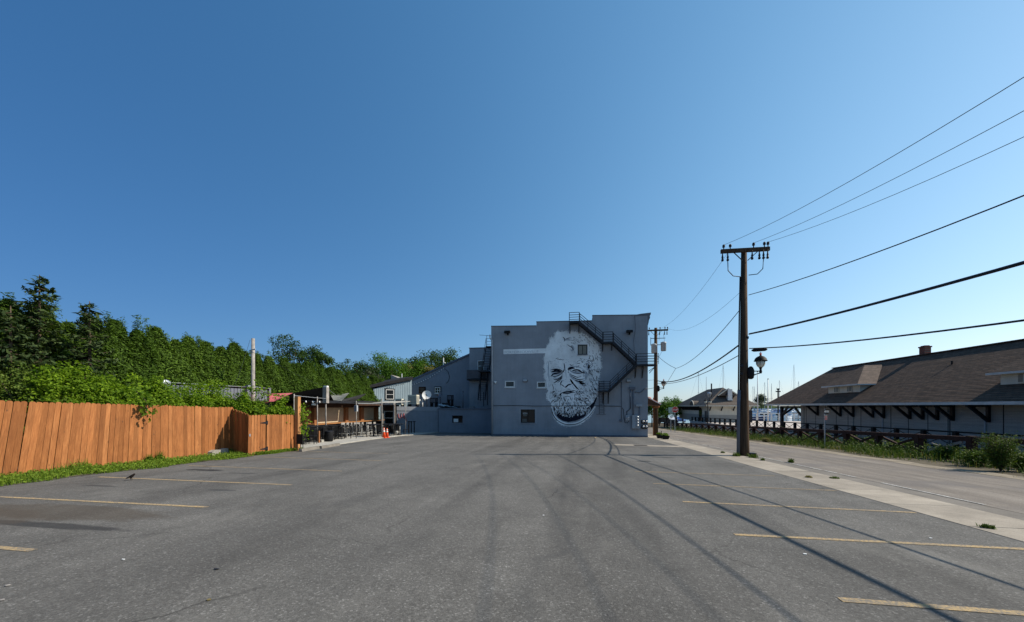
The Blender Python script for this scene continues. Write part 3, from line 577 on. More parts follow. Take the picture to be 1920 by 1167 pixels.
# ---- things fixed to the wall
def thing1(mb, name, mats, label, cat, group=None, smooth=False): return mb.build(name, mats, None, smooth, label, cat, group)
def flood(x, y, label, s):
    p = FR(x, y, U); t = empty('floodlight', p, label, 'floodlight')
    MB().box(p.x-.07, p.x+.07, U-.09, U-.002, p.z-.14, p.z+.02).build('mount', M['black'], t)
    MB().box(p.x-.28*s, p.x-.02, U-.42, U-.12, p.z+.0, p.z+.2).build('lamp_head', M['black'], t); h2 = MB().box(p.x+.0, p.x+.24*s, U-.42, U-.12, p.z+.02, p.z+.2).build('lamp_head', M['black'], t)
    MB().bar((p.x, U-.05, p.z-.05), (p.x+.05, U-.25, p.z+.06), .06, .06).build('arm', M['black'], t)
flood(952.5, 626, 'black floodlight high on the grey wall at its left end', 1); flood(1180, 625, 'black floodlight high on the grey wall above the lower stair landing', 1)
for x, y, lb in ((985, 714, 'wall light between the two small white windows'), (1178.5, 714.5, 'wall light under the lowest stair flight')):
    p = FR(x, y, U); t = empty('wall_light', p, lb, 'wall light'); MB().box(p.x-.19, p.x+.19, U-.03, U-.002, p.z-.13, p.z+.13).build('back_plate', M['iron'], t)
    MB().prism([(p.x-.17, U-.031, p.z-.11), (p.x-.17, U-.16, p.z-.06), (p.x-.17, U-.14, p.z+.1), (p.x-.17, U-.031, p.z+.12)], (.34, 0, 0)).build('lens', M['pipe'], t)
p = FR(929, 717, U); t = empty('security_camera', p, 'small white camera on the wall near the left downpipe', 'security camera')
MB().box(p.x-.12, p.x+.12, U-.12, U-.002, p.z+.02, p.z+.08).build('bracket', M['white'], t); MB().lathe((p.x+.02, U-.1, p.z-.12), [(.02, 0), (.07, .03), (.08, .1), (.07, .14)], 10).build('dome', M['white'], t, True)
dp = MB().tube([(WL+.12, U-.12, gz(U)+.06), (WL+.12, U-.12, 7.5), (WL-.05, U-.2, 7.75), (WL-.1, U-.1, 8.05)], .065, 8); thing1(dp, 'downpipe', M['pipe'], 'pale downpipe running up the left corner of the grey building', 'downpipe', smooth=True)
cb = MB(); pts = [FR(x, y, U-.03) for x, y in ((925, 761), (960, 760.5), (1000, 761.5), (1030, 761.5), (1100, 761), (1130, 761.5), (1164, 762), (1169, 768), (1170, 783), (1172, 793), (1177, 793), (1180, 787))]
thing1(cb.tube(pts, .02, 5), 'wall_cable', M['iron'], 'dark cable running level across the wall under the mural beard', 'cable')
cb = MB(); pts = [FR(x, y, U-.03) for x, y in ((1190, 592), (1192, 615), (1188, 640), (1190, 664))]; thing1(cb.tube(pts, .015, 5), 'wall_cable', M['conduit'], 'thin painted cable dropping from the parapet to the lower landing', 'cable')
def cond(pts, r, label): thing1(MB().tube([FR(x, y, U-.05) for x, y in pts], r, 6), 'conduit', M['conduit'], label, 'conduit', smooth=True)
cond([(1165.5, 716), (1165.5, 788)], .03, 'straight grey conduit running down to the small square box')
cond([(1182, 729), (1182, 766), (1175.5, 772), (1175.5, 779)], .05, 'grey conduit bending down to the single meter box'); cond([(1187.5, 727), (1187.5, 779)], .06, 'thick grey conduit down to the four meter cabinet')
cond([(1199, 762), (1199, 790)], .045, 'grey conduit below the short wall tray'); cond([(1190, 735), (1200, 736.5), (1205, 733), (1208, 729), (1214, 728)], .03, 'dark service cable looping to the building corner')
p0 = FR(1184.5, 729, U); thing1(MB().box(p0.x-.22, p0.x+.28, U-.16, U-.002, p0.z-.08, p0.z+.14), 'weatherhead', M['conduit'], 'grey weatherhead box joining the two conduits', 'weatherhead')
def wbox(x0, y0, x1, y1, d): a, b_, c, e_ = px_rect(x0, y0, x1, y1); return a, b_, c, e_, MB().box(a, b_, U-d, U-.002, c, e_)
a, b_, c, e_, mb = wbox(1192, 758.5, 1203.5, 762.5, .16); thing1(mb, 'cable_tray', M['grey_box'], 'short pale tray box on the wall right of the conduits', 'tray box')
a, b_, c, e_, mb = wbox(1161.5, 786.5, 1166.5, 791, .1); thing1(mb, 'junction_box', M['conduit'], 'small square grey box low on the mural wall', 'junction box')
def meter(parent, x, z, d, r=.11):
    MB().add([], []) ; o = MB(); o.tube([(x, U-d, z), (x, U-d-.1, z)], r, 14, 0); o.build('meter', M['galv'], parent, True)
    MB().tube([(x, U-d-.101, z), (x, U-d-.12, z)], r*.75, 12).build('meter_dial', M['pipe'], parent)
a, b_, c, e_, mb = wbox(1173, 778.5, 1180, 788.5, .14); t = empty('meter_box', (a, U, c), 'single pale electric meter box on the wall', 'meter box'); mb.build('cabinet', M['grey_box'], t); meter(t, b_-.14, (c+e_)/2, .14, .1)
a, b_, c, e_, mb = wbox(1184.5, 779, 1199, 803.5, .22); t = empty('meter_cabinet', (a, U, c), 'large grey cabinet with a column of four electric meters', 'meter cabinet'); mb.build('cabinet', M['grey_box'], t)
for k in range(4): meter(t, b_-.2, e_-.16-k*.235, .22, .095)
MB().box(a+.02, b_-.36, U-.235, U-.221, c+.04, e_-.04).build('cabinet_door', M['grey_box'], t)
for y0, y1, lb in ((788, 794.5, 'pair of black meters right of the cabinet, upper row'), (797.5, 804, 'pair of black meters right of the cabinet, lower row')):
    a, b_, c, e_, mb = wbox(1202.5, y0, 1213.5, y1, .12); t = empty('gas_meters', (a, U, c), lb, 'meters'); mb.build('manifold', M['black'], t)
    for k in (0, 1): meter(t, a+.13+k*.24, (c+e_)/2+.03, .12, .09)
# ================================================================ LOW WING, GABLE BUILDING
wg = empty('low_wing', (-13, 40, gz(39)), 'low grey flat roofed wing with one small window left of the tall building', 'building')
wr = FR(848, 793, 38.3); wr1 = FR(867.5, 779.5, 38.3); h5 = (wr.x, wr1.x, wr.z, wr1.z)
holed_wall('front_wall', -14.43, WL+.02, -1.6, 1.36, [h5], 38.3, M['wall2'], wg)
w5 = window(h5, wg, 38.3, 'black', wd=.05)
MB().box(h5[0]+.12, h5[0]+.62, 38.39, 38.395, h5[2]+.06, h5[2]+.42).build('window_paper', M['white'], w5)
A1, A2 = Vector((-18.1, 36.02, 0)), Vector((-14.43, 38.62, 0))
MB().prism([(-18.1, 36.02, -1.6), (-14.43, 38.6, -1.6), (-14.43, 38.6, 1.5), (-18.1, 36.02, 1.56)], (-.12, .17, 0)).build('angled_wall', M['wall2'], wg)
nrm = Vector((.58, -.815, 0)).normalized()
MB().prism([Vector((-18.12, 36.0, 1.17))+nrm*.03, Vector((-14.40, 38.62, 1.1))+nrm*.03, Vector((-14.40, 38.62, 1.52))+nrm*.03, Vector((-18.12, 36.0, 1.58))+nrm*.03], -nrm*.25).build('fascia', M['wall'], wg)
MB().box(-14.5, WL+.03, 38.2, 38.5, 1.3, 1.42).build('roof_edge', M['conduit'], wg)
MB().poly([(-18.1, 36.1, 1.5), (-14.4, 38.7, 1.45), (-14.4, 38.45, 1.38), (-7.85, 38.45, 1.38), (-7.85, 44, 1.35), (-23, 44, 1.45)]).build('flat_roof', M['roofing'], wg)
# gable-ended building behind: low eave at the left, rising to the right
gb = empty('gable_building', (-17, 46, gz(45)), 'grey side building with long sloping roofline rising toward the tall block', 'building')
UG = 43.2
pt = lambda x, y: FR(x, y, UG)
gpoly = [pt(772, 770), pt(912, 770), pt(912, 655), pt(880, 664), pt(772, 711.5)]
MB().prism(gpoly, (0, 6, 0)).build('gable_wall', M['wall2'], gb)
rb = MB(); a, b_ = pt(768, 714.5), pt(881, 664.5)
for k in range(1): rb.prism([a+Vector((0, -.12, -.12)), b_+Vector((0, -.12, -.12)), b_+Vector((0, -.12, .1)), a+Vector((0, -.12, .1))], (0, 6.1, 0))
rb.build('roof_edge', simple('roof_edge_paint', (.09, .105, .14), .8), gb)
bt = FR(880, 653.5, 41.2); bt1 = FR(921, 770, 41.2)
h6a = FR(895.5, 697, 41.2); h6b = FR(907.5, 676, 41.2); h6 = (h6a.x, h6b.x, h6a.z, h6b.z)
holed_wall('tower_wall', bt.x, WL+.3, 1.3, bt.z, [h6], 41.2, M['wall'], gb); window(h6, gb, 41.2, 'trim', wd=.07, bar=True, proud=.03)
MB().box(bt.x, WL+.3, 41.36, 48, 1.3, bt.z-.003).build('tower_body', M['wall'], gb); MB().box(bt.x-.05, WL+.3, 41.14, 41.4, bt.z, bt.z+.07).build('tower_cap', M['conduit'], gb)
for x0, y0, x1, y1, lb, mu_ in ((787, 737, 797, 727, 'dark', 0), (816, 738, 826, 726.5, 'trim', 1)):
    a = pt(x0, y0); c = pt(x1, y1); rect = (a.x, c.x, a.z, c.z)
    MB().box(rect[0]-.1, rect[1]+.1, UG-.04, UG-.004, rect[2]-.05, rect[3]+.1).build('window_surround', M['black'], gb)
    window(rect, gb, UG-.15, 'trim' if mu_ else 'brown', wd=.07, bar=True, mull=mu_, depth=.1)
bal = MB(); a = FR(875, 709, 40.3); c = FR(912, 693.5, 40.3)
bal.box(a.x, c.x, 40.3, 41.18, a.z-.25, a.z-.05); bo = bal.build('balcony_floor', M['iron'], gb)
MB().box(a.x, c.x, 40.28, 40.32, a.z, c.z).build('balcony_panel', simple('balcony_board', (.085, .085, .095), .8), gb)
# side wing with sunlit siding, turned a little toward the sun
P0 = DP(700.5, 740, 39.6); P1 = DP(772, 740, 43.0); P0.z = P1.z = 0
d = (P1-P0); L = d.length; dn = d.normalized(); nn = Vector((dn.y, -dn.x, 0))
def zz(y, P): t = -P.x*SA+P.y*CA; return H-(y-762)/720*t
zt0, zt1 = zz(729, P0), zz(712.5, P1)
MB().prism([P0+Vector((0, 0, 0)), P1, P1+Vector((0, 0, zt1)), P0+Vector((0, 0, zt0))], -nn*3).build('siding_wall', M['siding'], gb)
rbm = MB()
for k in range(int(L/.22)):
    p = P0+dn*(.1+k*.22)+nn*.012; zt = zt0+(zt1-zt0)*(k*.22/L); rbm.bar(p+Vector((0, 0, .2)), p+Vector((0, 0, zt-.05)), .025, .03, up=nn)
rbm.build('siding_ribs', M['siding'], gb)
bt_ = MB()
for k in range(9): p = P0+dn*(1.2+k*.28)+nn*.03; zt = zt0+(zt1-zt0)*((1.2+k*.28)/L)-.22; bt_.bar(p+Vector((0, 0, zt)), p+dn*.13+Vector((0, 0, zt+.02)), .03, .03)
bt_.build('vent_slots', M['iron'], gb)
zr = .14
MB().prism([P0-dn*1.6+nn*.25+Vector((0, 0, zt0-.18)), P1+nn*.25+Vector((0, 0, zt1+.02)), P1+nn*.25+Vector((0, 0, zt1+.36)), P0-dn*1.6+nn*.25+Vector((0, 0, zt0+.05))], -nn*3.3).build('side_roof', M['roofing'], gb)
wa = .29; wx0, wx1 = .295*L, .5*L
def onw(s, z, o=0.): return P0+dn*s+nn*o+Vector((0, 0, z))
wz0, wz1 = zz(749, onw(wx0, 0)), zz(730.5, onw(wx0, 0))
fw = MB(); fw.prism([onw(wx0-.12, wz0-.12, .03), onw(wx1+.12, wz0-.12, .03), onw(wx1+.12, wz1+.12, .03), onw(wx0-.12, wz1+.12, .03)], -nn*.028); wso = fw.build('window_surround', M['black'], gb)
fr = MB()
for a, b_, c, e_ in ((wx0, wx0+.05, wz0, wz1), (wx1-.05, wx1, wz0, wz1), (wx0, wx1, wz0, wz0+.05), (wx0, wx1, wz1-.05, wz1), (wx0, wx1, (wz0+wz1)/2-.015, (wz0+wz1)/2+.015)):
    fr.prism([onw(a, c, .08), onw(b_, c, .08), onw(b_, e_, .08), onw(a, e_, .08)], -nn*.05)
wfo = fr.build('window', M['trim'], gb); MB().prism([onw(wx0+.05, wz0+.05, .045), onw(wx1-.05, wz0+.05, .045), onw(wx1-.05, wz1-.05, .045), onw(wx0+.05, wz1-.05, .045)], -nn*.012).build('pane', M['glass'], wfo)
# grey gable peeking over the side roof
a = DP(732, 709, 47); c = DP(755, 713, 47); e_ = DP(733, 703, 47)
ga = empty('far_gable', (a.x, a.y, a.z-2), 'small pale grey roof gable behind the siding wing', 'roof'); MB().prism([(a.x, a.y, a.z-2), (c.x, c.y, c.z-2), c, e_], (-.5, 3, 0)).build('gable_panel', M['plank'], ga)
tb = MB(); q = DP(753.5, 710, 46.8); tb.tube([q, q+Vector((0, 0, .6))], .05, 6); tb.build('vent_pipe', M['white'], ga)

# rear stair tower of open steel beside the tall block
rs = empty('rear_stairs', (-8.6, 40, 1.4), 'dark steel stairs climbing between the wing roof and tall block', 'stairs')
def rflight(xa, ya, xb, yb, ua, ub, rail=.9, n=14):
    a = FR(xa, ya, ua); b_ = FR(xb, yb, ub); s = MB()
    for off in (-.38, .38): s.bar(a+Vector((off, 0, 0)), b_+Vector((off, 0, 0)), .05, .16); s.bar(a+Vector((off, 0, rail)), b_+Vector((off, 0, rail)), .03, .03); 
    for off in (-.38, .38):
        for t in (0, .33, .66, 1): p = a.lerp(b_, t)+Vector((off, 0, 0)); s.bar(p, p+Vector((0, 0, rail)), .03, .03)
    o = s.build('stringer', M['iron'], rs); tr = MB()
    for k in range(n): p = a.lerp(b_, k/n); tr.box(p.x-.36, p.x+.36, p.y-.1, p.y+.1, p.z, p.z+.03)
    tr.build('treads', M['iron'], o)
rflight(903, 750, 909, 700, 39.2, 40.2); rflight(911, 694, 918, 650, 40.4, 39.4)
q = FR(908, 697, 40); MB().box(q.x-.55, q.x+.6, 39.4, 41.1, q.z-.1, q.z).build('landing', M['iron'], rs)
q2 = FR(917, 650, 39.2); s = MB(); s.box(q2.x-.3, q2.x+.4, 38.9, 40, q2.z-.1, q2.z)
for k in range(4): s.bar((q2.x-.2, 39, q2.z+.3*k+.2), (q2.x+.4, 39, q2.z+.3*k+.2), .03, .03)
for xx in (-.2, .38): s.bar((q2.x+xx, 39, q2.z), (q2.x+xx, 39, q2.z+1.15), .035, .035)
s.bar((q2.x-1., 39, q2.z+1.2), (q2.x+.2, 39, q2.z+1.08), .03, .03); s.build('top_landing', M['iron'], rs)
s = MB()
for x, y0, y1 in ((901, 703, 752), (914, 690, 760), (907, 735, 762)): a = FR(x, y0, 40.2); c = FR(x, y1, 40.2); s.bar(a, (c.x, c.y, max(c.z, 1.4)), .07, .07)
s.build('posts', M['iron'], rs)

# roof clutter on the wing
def roofz(p): return 1.42
def ac(x0, y0, x1, y1, u, label, mat='beige'):
    a = FR(x0, y1, u); b_ = FR(x1, y0, u); t = empty('air_conditioner', ((a.x+b_.x)/2, u, 1.42), label, 'air conditioner')
    z0 = max(a.z, 1.5); MB().box(a.x, b_.x, u, u+.7, z0, b_.z).build('cabinet', M[mat], t)
    g_ = MB(); n = 9
    for k in range(n): z = z0+.1+(b_.z-z0-.2)*k/n; g_.box(b_.x+.001, b_.x+.02, u+.08, u+.62, z, z+.035)
    for k in range(n): z = z0+.1+(b_.z-z0-.2)*k/n; g_.box(a.x+.06, b_.x-.06, u-.02, u-.001, z, z+.03)
    g_.build('grille', M['conduit'], t)
    f = MB(); f.box(a.x+.02, a.x+.12, u+.02, u+.68, 1.44, z0-.001); f.box(b_.x-.12, b_.x-.02, u+.02, u+.68, 1.44, z0-.001); f.build('feet', M['iron'], t)
ac(764.5, 740.5, 781, 758, 38.2, 'large beige air conditioner on the wing roof left of the dish')
ac(741, 748, 753, 759.5, 37.6, 'small beige wall unit near the patio roof corner'); ac(838, 741, 847, 751, 41, 'black roof unit behind the small dish', 'iron')
ac(806, 746, 817, 756, 40, 'low dark roof unit beside the large dish', 'iron')
def dish(x, y, r, u, aim, label, mat):
    p = FR(x, y, u); t = empty('satellite_dish', (p.x, u+.3, 1.42), label, 'satellite dish')
    d = Vector(aim).normalized(); q = d.to_track_quat('Z', 'Y').to_matrix(); prof = [(r*k/6, .28*r*(k/6)**2) for k in range(7)]
    vs = []; n = 22
    for rr, zz_ in prof[1:]: vs += [p+q @ Vector((rr*math.cos(2*math.pi*j/n), rr*math.sin(2*math.pi*j/n), zz_-.28*r)) for j in range(n)]
    vs.append(p+q @ Vector((0, 0, -.28*r))); fs = [(i*n+j, i*n+(j+1)%n, (i+1)*n+(j+1)%n, (i+1)*n+j) for i in range(5) for j in range(n)]+[(len(vs)-1, (j+1)%n, j) for j in range(n)]
    m = MB(); m.add(vs, fs); m.add([v-d*.02 for v in vs], [f[::-1] for f in fs]); m.build('reflector', M[mat], t, True)
    f = p+d*r*.85+Vector((0, 0, -.12)); a = MB(); a.tube([p+q @ Vector((0, -r, 0)), f], .02, 5); a.tube([f, f-d*.14], .055, 8); a.build('feed_arm', M['iron'], t)
    m = MB(); m.tube([p-d*.3*r, p-d*.3*r-Vector((0, 0, p.z-1.42))], .045, 8); m.build('mast', M['iron'], t)
    m = MB(); m.box(p.x-.35, p.x+.35, u, u+.7, 1.42, 1.5); m.build('foot', M['iron'], t)
dish(800, 740.5, .50, 39.4, (.18, -1, .35), 'large white satellite dish on the wing roof', 'white'); dish(824, 741, .36, 40.3, (-.5, -.8, .45), 'smaller grey satellite dish turned away on the wing roof', 'conduit')
for k, (x, y0, y1, lb) in enumerate(((787, 749, 757, 'short white vent pipe beside the beige air conditioner'), (792, 749.5, 757, 'white gooseneck vent near the large dish'), (868, 735, 760, 'tall dark vent pipe with pale cap on the wing roof'))):
    a = FR(x, y0, 39.8); t = MB(); t.tube([(a.x, 39.8, 1.4), (a.x, 39.8, a.z)], .07, 8); 
    if k == 1: t.tube([(a.x, 39.8, a.z), (a.x+.1, 39.8, a.z+.08), (a.x+.25, 39.8, a.z+.04), (a.x+.27, 39.8, a.z-.1)], .07, 8)
    if k == 2: t.lathe((a.x, 39.8, a.z), [(.1, 0), (.12, .05), (.05, .14)], 8)
    thing1(t, 'roof_vent', M['white'] if k < 2 else M['conduit'], lb, 'vent', smooth=True)
tp = MB(); a0 = FR(822, 755, 38.8); b0 = FR(850, 764, 38.8); n = 12; vs = []
for i in range(n+1):
    for j in range(5):
        s_, t_ = i/n, j/4; vs.append((a0.x+(b0.x-a0.x)*s_, 38.6+1.6*t_, 1.46+.42*(1-s_)*(1-abs(t_-.4))+random.uniform(-.06, .06)))
tp.add(vs, [(i*5+j, (i+1)*5+j, (i+1)*5+j+1, i*5+j+1) for i in range(n) for j in range(4)])
thing1(tp, 'tarpaulin', simple('crumpled_tarp', (.30, .34, .36), .6, 0, .3, 4), 'crumpled pale tarpaulin lying on the wing roof edge', 'tarpaulin')
for x, u, sx, sz, lb in ((853, 40.5, 1., .2, 'flat dark timber stack on the wing roof'), (884, 39.8, .5, .14, 'small pale plank on the wing roof near stairs'), (835, 40.2, .9, .55, 'dark crate on the wing roof behind the tarpaulin')):
    p = FR(x, 760, u); t = empty('roof_crate', (p.x, u, 1.42), lb, 'crate'); 
    for k in range(3): MB().box(p.x-sx/2+.03*k, p.x+sx/2-.02*k, u, u+.5, 1.43+sz*k/3, 1.43+sz*(k+.9)/3).build('board', M['iron'] if 'dark' in lb else M['plank'], t)
wp = FR(833, 689, UG); v = MB(); q = FR(831.5, 680, 44); q1 = FR(831.5, 671, 44)
v.tube([q-Vector((0, 0, .3)), q1], .06, 6); v.tube([q, q+Vector((.25, 0, -.05))], .06, 6); thing1(v, 'roof_vent', M['white'], 'white vent standing on the sloping grey roofline', 'vent')
cb = MB().tube([FR(x, y, UG-.05) for x, y in ((832, 690), (840, 697), (843, 706), (841, 714), (837, 719))], .025, 5); thing1(cb, 'wall_cable', M['iron'], 'dark cable looping down the sloped grey side wall', 'cable')
sl_ = empty('string_lights', FR(772, 722, UG-.2), 'string of white bulbs along the sloped grey wall', 'string lights')
n = 15; pts = []
for k in range(n): t = k/(n-1); pts.append(FR(773+(832-773)*t, 721-(721-690)*t+3*math.sin(math.pi*t), UG-.2))
MB().tube(pts, .008, 4).build('wire', M['iron'], sl_)
bm_ = MB().lathe((0, 0, -.13), [(.02, 0), (.05, .05), (.035, .12), (.015, .13)], 8).mesh('bulb', M['white'], True)
for p in pts: inst('bulb', bm_, sl_, p)
# loose pink script sign on the angled wall
sg = empty('script_sign', (-17.6, 36.35, .5), 'faded red looping script sign on the angled grey wall', 'sign'); q0 = Vector((-17.95, 36.13, 0))+nrm*.04; dw = Vector((.815, .58, 0))
def sw_(a, z): return q0+dw*a+Vector((0, 0, z))
m = MB(); m.tube([sw_(.05, .85), sw_(.1, .5), sw_(.22, .38), sw_(.32, .6), sw_(.36, .95), sw_(.34, .6), sw_(.45, .4), sw_(.56, .62), sw_(.6, .9)], .03, 5); m.build('script_stroke', M['shade_red'], sg)
m = MB(); m.tube([sw_(.62, .8), sw_(.58, .5), sw_(.68, .36), sw_(.8, .5), sw_(.72, .7), sw_(.64, .5), sw_(.85, .3), sw_(.9, .12), sw_(.8, .1)], .03, 5); m.build('script_stroke', M['shade_red'], sg)

# ================================================================ PATIO BAR
bar = empty('patio_bar', (-19.6, 29, gz(29)+.05), 'long dark brown outdoor bar hut with tan roll shutters', 'bar hut')
VB = -18.8; sdz = lambda x, y: SD(x, y, VB)
ub0, ub1 = sdz(562, 780).y, sdz(711, 780).y
MB().box(VB-.06, VB+.06, ub0, ub1, 1.5, 1.92).build('fascia', M['brown'], bar)
for x0, x1 in ((595.5, 647.5), (653, 676.5), (682, 704)):
    u0, u1 = sdz(x0, 780).y, sdz(x1, 780).y; z0, z1 = .34, 1.5
    so_ = MB().box(VB-.24, VB-.22, u0, u1, z0, z1).build('shutter', M['tan'], bar); n = 12
    sm = MB().box(0, .03, 0, u1-u0, 0, (z1-z0)/n*.88).mesh('slat', M['tan'])
    for k in range(n): inst('slat', sm, so_, (VB-.2, u0, z0+(z1-z0)*k/n))
for x0, x1 in ((589, 595), (647.5, 653), (676.5, 682), (704, 709.5)):
    MB().box(VB-.2, VB+.03, sdz(x0, 780).y, sdz(x1, 780).y, gz(30)-.1, 1.5).build('post', M['fence_dark'], bar)
MB().box(VB-.1, VB+.55, sdz(577, 790).y, sdz(711, 790).y, .27, .335).build('counter', M['amber'], bar)
MB().box(VB+.0, VB+.08, ub0+.1, ub1-.1, gz(30)-.2, .268).build('bar_front', M['black'], bar)
MB().box(VB-.3, VB-.22, ub0, sdz(589, 780).y, gz(30)-.2, 1.5).build('side_panel', M['fence_dark'], bar)
MB().box(VB-1.4, VB-1.3, ub0, ub1, gz(30)-.2, 1.8).build('back_wall', M['brown'], bar)
for uu in (ub0, ub1): MB().box(VB-1.3, VB-.3, uu-.04, uu+.04, gz(30)-.2, 1.8).build('end_wall', M['brown'], bar)
rf = MB(); rf.prism([(VB+.41, ub0-.3, 1.95), (VB+1.45, ub0-.3, 1.82), (VB+1.45, sdz(655, 780).y-1.05, 1.80), (VB+.41, sdz(655, 780).y-1.05, 1.93)], (0, 0, .05)); rf.prism([(VB-1.5, ub0-.3, 2.05), (VB+.4, ub0-.3, 1.96), (VB+.4, ub1+.2, 1.93), (VB-1.5, ub1+.2, 2.05)], (0, 0, .06)); rf.build('roof', M['roofing'], bar)
ca = MB(); uo = sdz(655, 780).y-1.
for k in range(26):
    a0 = uo+(ub1+.6-uo)*k/26; a1 = uo+(ub1+.6-uo)*(k+1)/26; am = (a0+a1)/2
    ca.add([(VB+.0, a0, 1.90), (VB+.0, am, 1.93), (VB+.0, a1, 1.90), (VB+1.5, a0, 1.78), (VB+1.5, am, 1.81), (VB+1.5, a1, 1.78)], [(0, 1, 4, 3), (1, 2, 5, 4)])
ca.build('corrugated_eave', M['dull_metal'], bar); MB().box(VB+1.38, VB+1.46, uo, ub1+.6, 1.66, 1.775).build('eave_beam', M['brown'], bar)
def fr_rect(x0, y0, x1, y1, u): a = FR(x0, y1, u); b_ = FR(x1, y0, u); return a.x, b_.x, a.z, b_.z
# covered corner with corrugated roof to the right of the bar
cr = empty('patio_canopy', DP(725, 812, 34), 'corrugated canopy on pale posts beside the angled grey wall', 'canopy')
a, b_, c, e_ = fr_rect(700, 754.5, 740, 758.5, 32.2); rm = MB()
for k in range(24): x0 = a+(b_-a)*k/24; x1 = a+(b_-a)*(k+1)/24; xm = (x0+x1)/2; rm.add([(x0, 32, e_-.08), (xm, 32, e_-.03), (x1, 32, e_-.08), (x0, 35.5, e_+.1), (xm, 35.5, e_+.15), (x1, 35.5, e_+.1)], [(0, 1, 4, 3), (1, 2, 5, 4)])
rm.build('corrugated_roof', M['dull_metal'], cr); MB().box(a, b_, 32.02, 32.12, e_-.24, e_-.09).build('beam', M['plank'], cr)
for x in (716, 738.5): p = FR(x, 757, 32.1); MB().box(p.x-.06, p.x+.06, 32.13, 32.24, gz(32)+.05, e_-.09).build('post', M['plank'], cr)
a, b_, c, e_ = fr_rect(719, 771, 737.5, 797, 35); MB().box(a-.4, b_+.2, 35.2, 35.3, -1, 1.7).build('rear_wall', M['brown'], cr)
window((a, b_, c, e_), cr, 35.1, 'trim', wd=.07, bar=True, depth=.08)
fl = MB(); p = FR(690.5, 757, 37.5); z1 = FR(690, 711, 37.5).z; fl.tube([(p.x, 37.5, 1), (p.x, 37.5, z1)], .16, 12); t = empty('flue_pipe', (p.x, 37.5, 1), 'tall galvanised flue pipe with cap in front of the hedge', 'flue'); fl.build('pipe', M['galv'], t, True)
MB().lathe((p.x, 37.5, z1), [(.17, 0), (.27, .03), (.27, .17), (.3, .19), (.05, .26)], 12).build('cap', M['galv'], t)
# shade sails
def sail(pts, label, mat, thick=.02):
    P = [DP(*q) for q in pts]; m = MB(); n = 8; A_, B_, C_, D_ = P; vs = []
    for i in range(n+1):
        for j in range(n+1):
            s_, t_ = i/n, j/n; q = A_.lerp(B_, s_).lerp(D_.lerp(C_, s_), t_); q.z -= .3*math.sin(math.pi*s_)*math.sin(math.pi*t_); vs.append(q)
    k = len(vs); fs = [(i*(n+1)+j, (i+1)*(n+1)+j, (i+1)*(n+1)+j+1, i*(n+1)+j+1) for i in range(n) for j in range(n)]
    m.add(vs, fs); m.add([v-Vector((0, 0, thick)) for v in vs], [f[::-1] for f in fs]); thing1(m, 'shade_sail', M[mat], label, 'shade sail', smooth=True)
sail([(446, 741, 24), (549, 737, 25), (512, 753, 20.5), (440, 756, 20)], 'faded red shade sail above the vines', 'shade_red')
sail([(540, 739, 25), (611, 725, 26), (626, 752, 30), (545, 753, 27)], 'black shade sail rising to the white topped post', 'shade_black')
sail([(592, 742, 31), (655, 737, 35), (640, 752, 30), (594, 748, 29)], 'grey shade sail behind the white topped post', 'shade_grey')
sail([(628, 753, 31), (686, 738, 36), (684, 741, 36), (640, 755, 31)], 'narrow black shade sail stretched toward the flue pipe', 'shade_black')
def pole(x, y0, yb, t, r, mat, label, cat='post', rtop=None, cap=False):
    g_ = G(x, yb); p = DP(x, y0, t); zb = gz(p.y)+.04
    e0 = empty('patio_post', (p.x, p.y, zb), label, cat, 'slim posts around the patio' if not rtop else None)
    MB().tube([(p.x, p.y, zb), (p.x, p.y, p.z)], r, 8).build('shaft', M[mat], e0, True)
    if rtop: MB().box(p.x-rtop, p.x+rtop, p.y-rtop, p.y+rtop, p.z-1.05, p.z+.02).build('sleeve', M['plank'], e0)
    if cap: MB().box(p.x-.12, p.x+.14, p.y-.1, p.y+.1, p.z+.02, p.z+.12).build('cap', M['white'], e0)
pole(611, 727, 822, 26, .045, 'plank', 'patio post with thick upper sleeve and white cap', rtop=.14, cap=True)
for x, y0, t, lb in ((595, 744, 24, 'slim grey patio post behind the bin'), (551.5, 739, 20, 'slim grey post over the dark patio corner'), (668, 752, 27.5, 'slim grey patio post before the middle shutter'), (716, 746, 30, 'slim pale post by the traffic cones'), (760.5, 750, 34.4, 'slim pale post in front of the script sign')):
    pole(x, y0, 815, t, .03, 'plank', lb)
p = DP(558, 744, 18.0); MB().box(p.x-.09, p.x+.09, p.y-.09, p.y+.09, gz(p.y), p.z).build('gate_post', M['amber'], None, label='tall orange wooden post at the end of the short fence', cat='post')
w_ = MB(); w_.tube([DP(612, 727, 26), DP(640, 750, 28), DP(645, 755, 30)], .012, 4); w_.tube([DP(551, 742, 20), DP(596, 746.5, 24), DP(612, 747.5, 26)], .012, 4); thing1(w_, 'guy_wire', M['pipe'], 'thin guy wire from the white capped post to the bar roof', 'wire')
w_ = MB(); pts = [DP(548+k*6.4, 748+2*math.sin(k/3.)+k*.4, 24) for k in range(10)]; s2 = empty('string_lights', pts[0], 'sagging string of small bulbs under the black sail', 'string lights'); w_.tube(pts, .008, 4).build('wire', M['iron'], s2)
for q in pts[2::2]: inst('bulb', bm_, s2, q)
lt = empty('pendant_lamp', DP(588.5, 756, 26), 'white fluted pendant lamp hanging under the black sail', 'lamp'); q = DP(588.5, 757, 26); MB().lathe(q-Vector((0, 0, .12)), [(.16, 0), (.14, .1), (.06, .24), (.02, .3)], 12).build('lamp_shade', M['white'], lt, True); MB().tube([q+Vector((0, 0, .18)), q+Vector((0, 0, .42))], .01, 4).build('cord', M['iron'], lt)
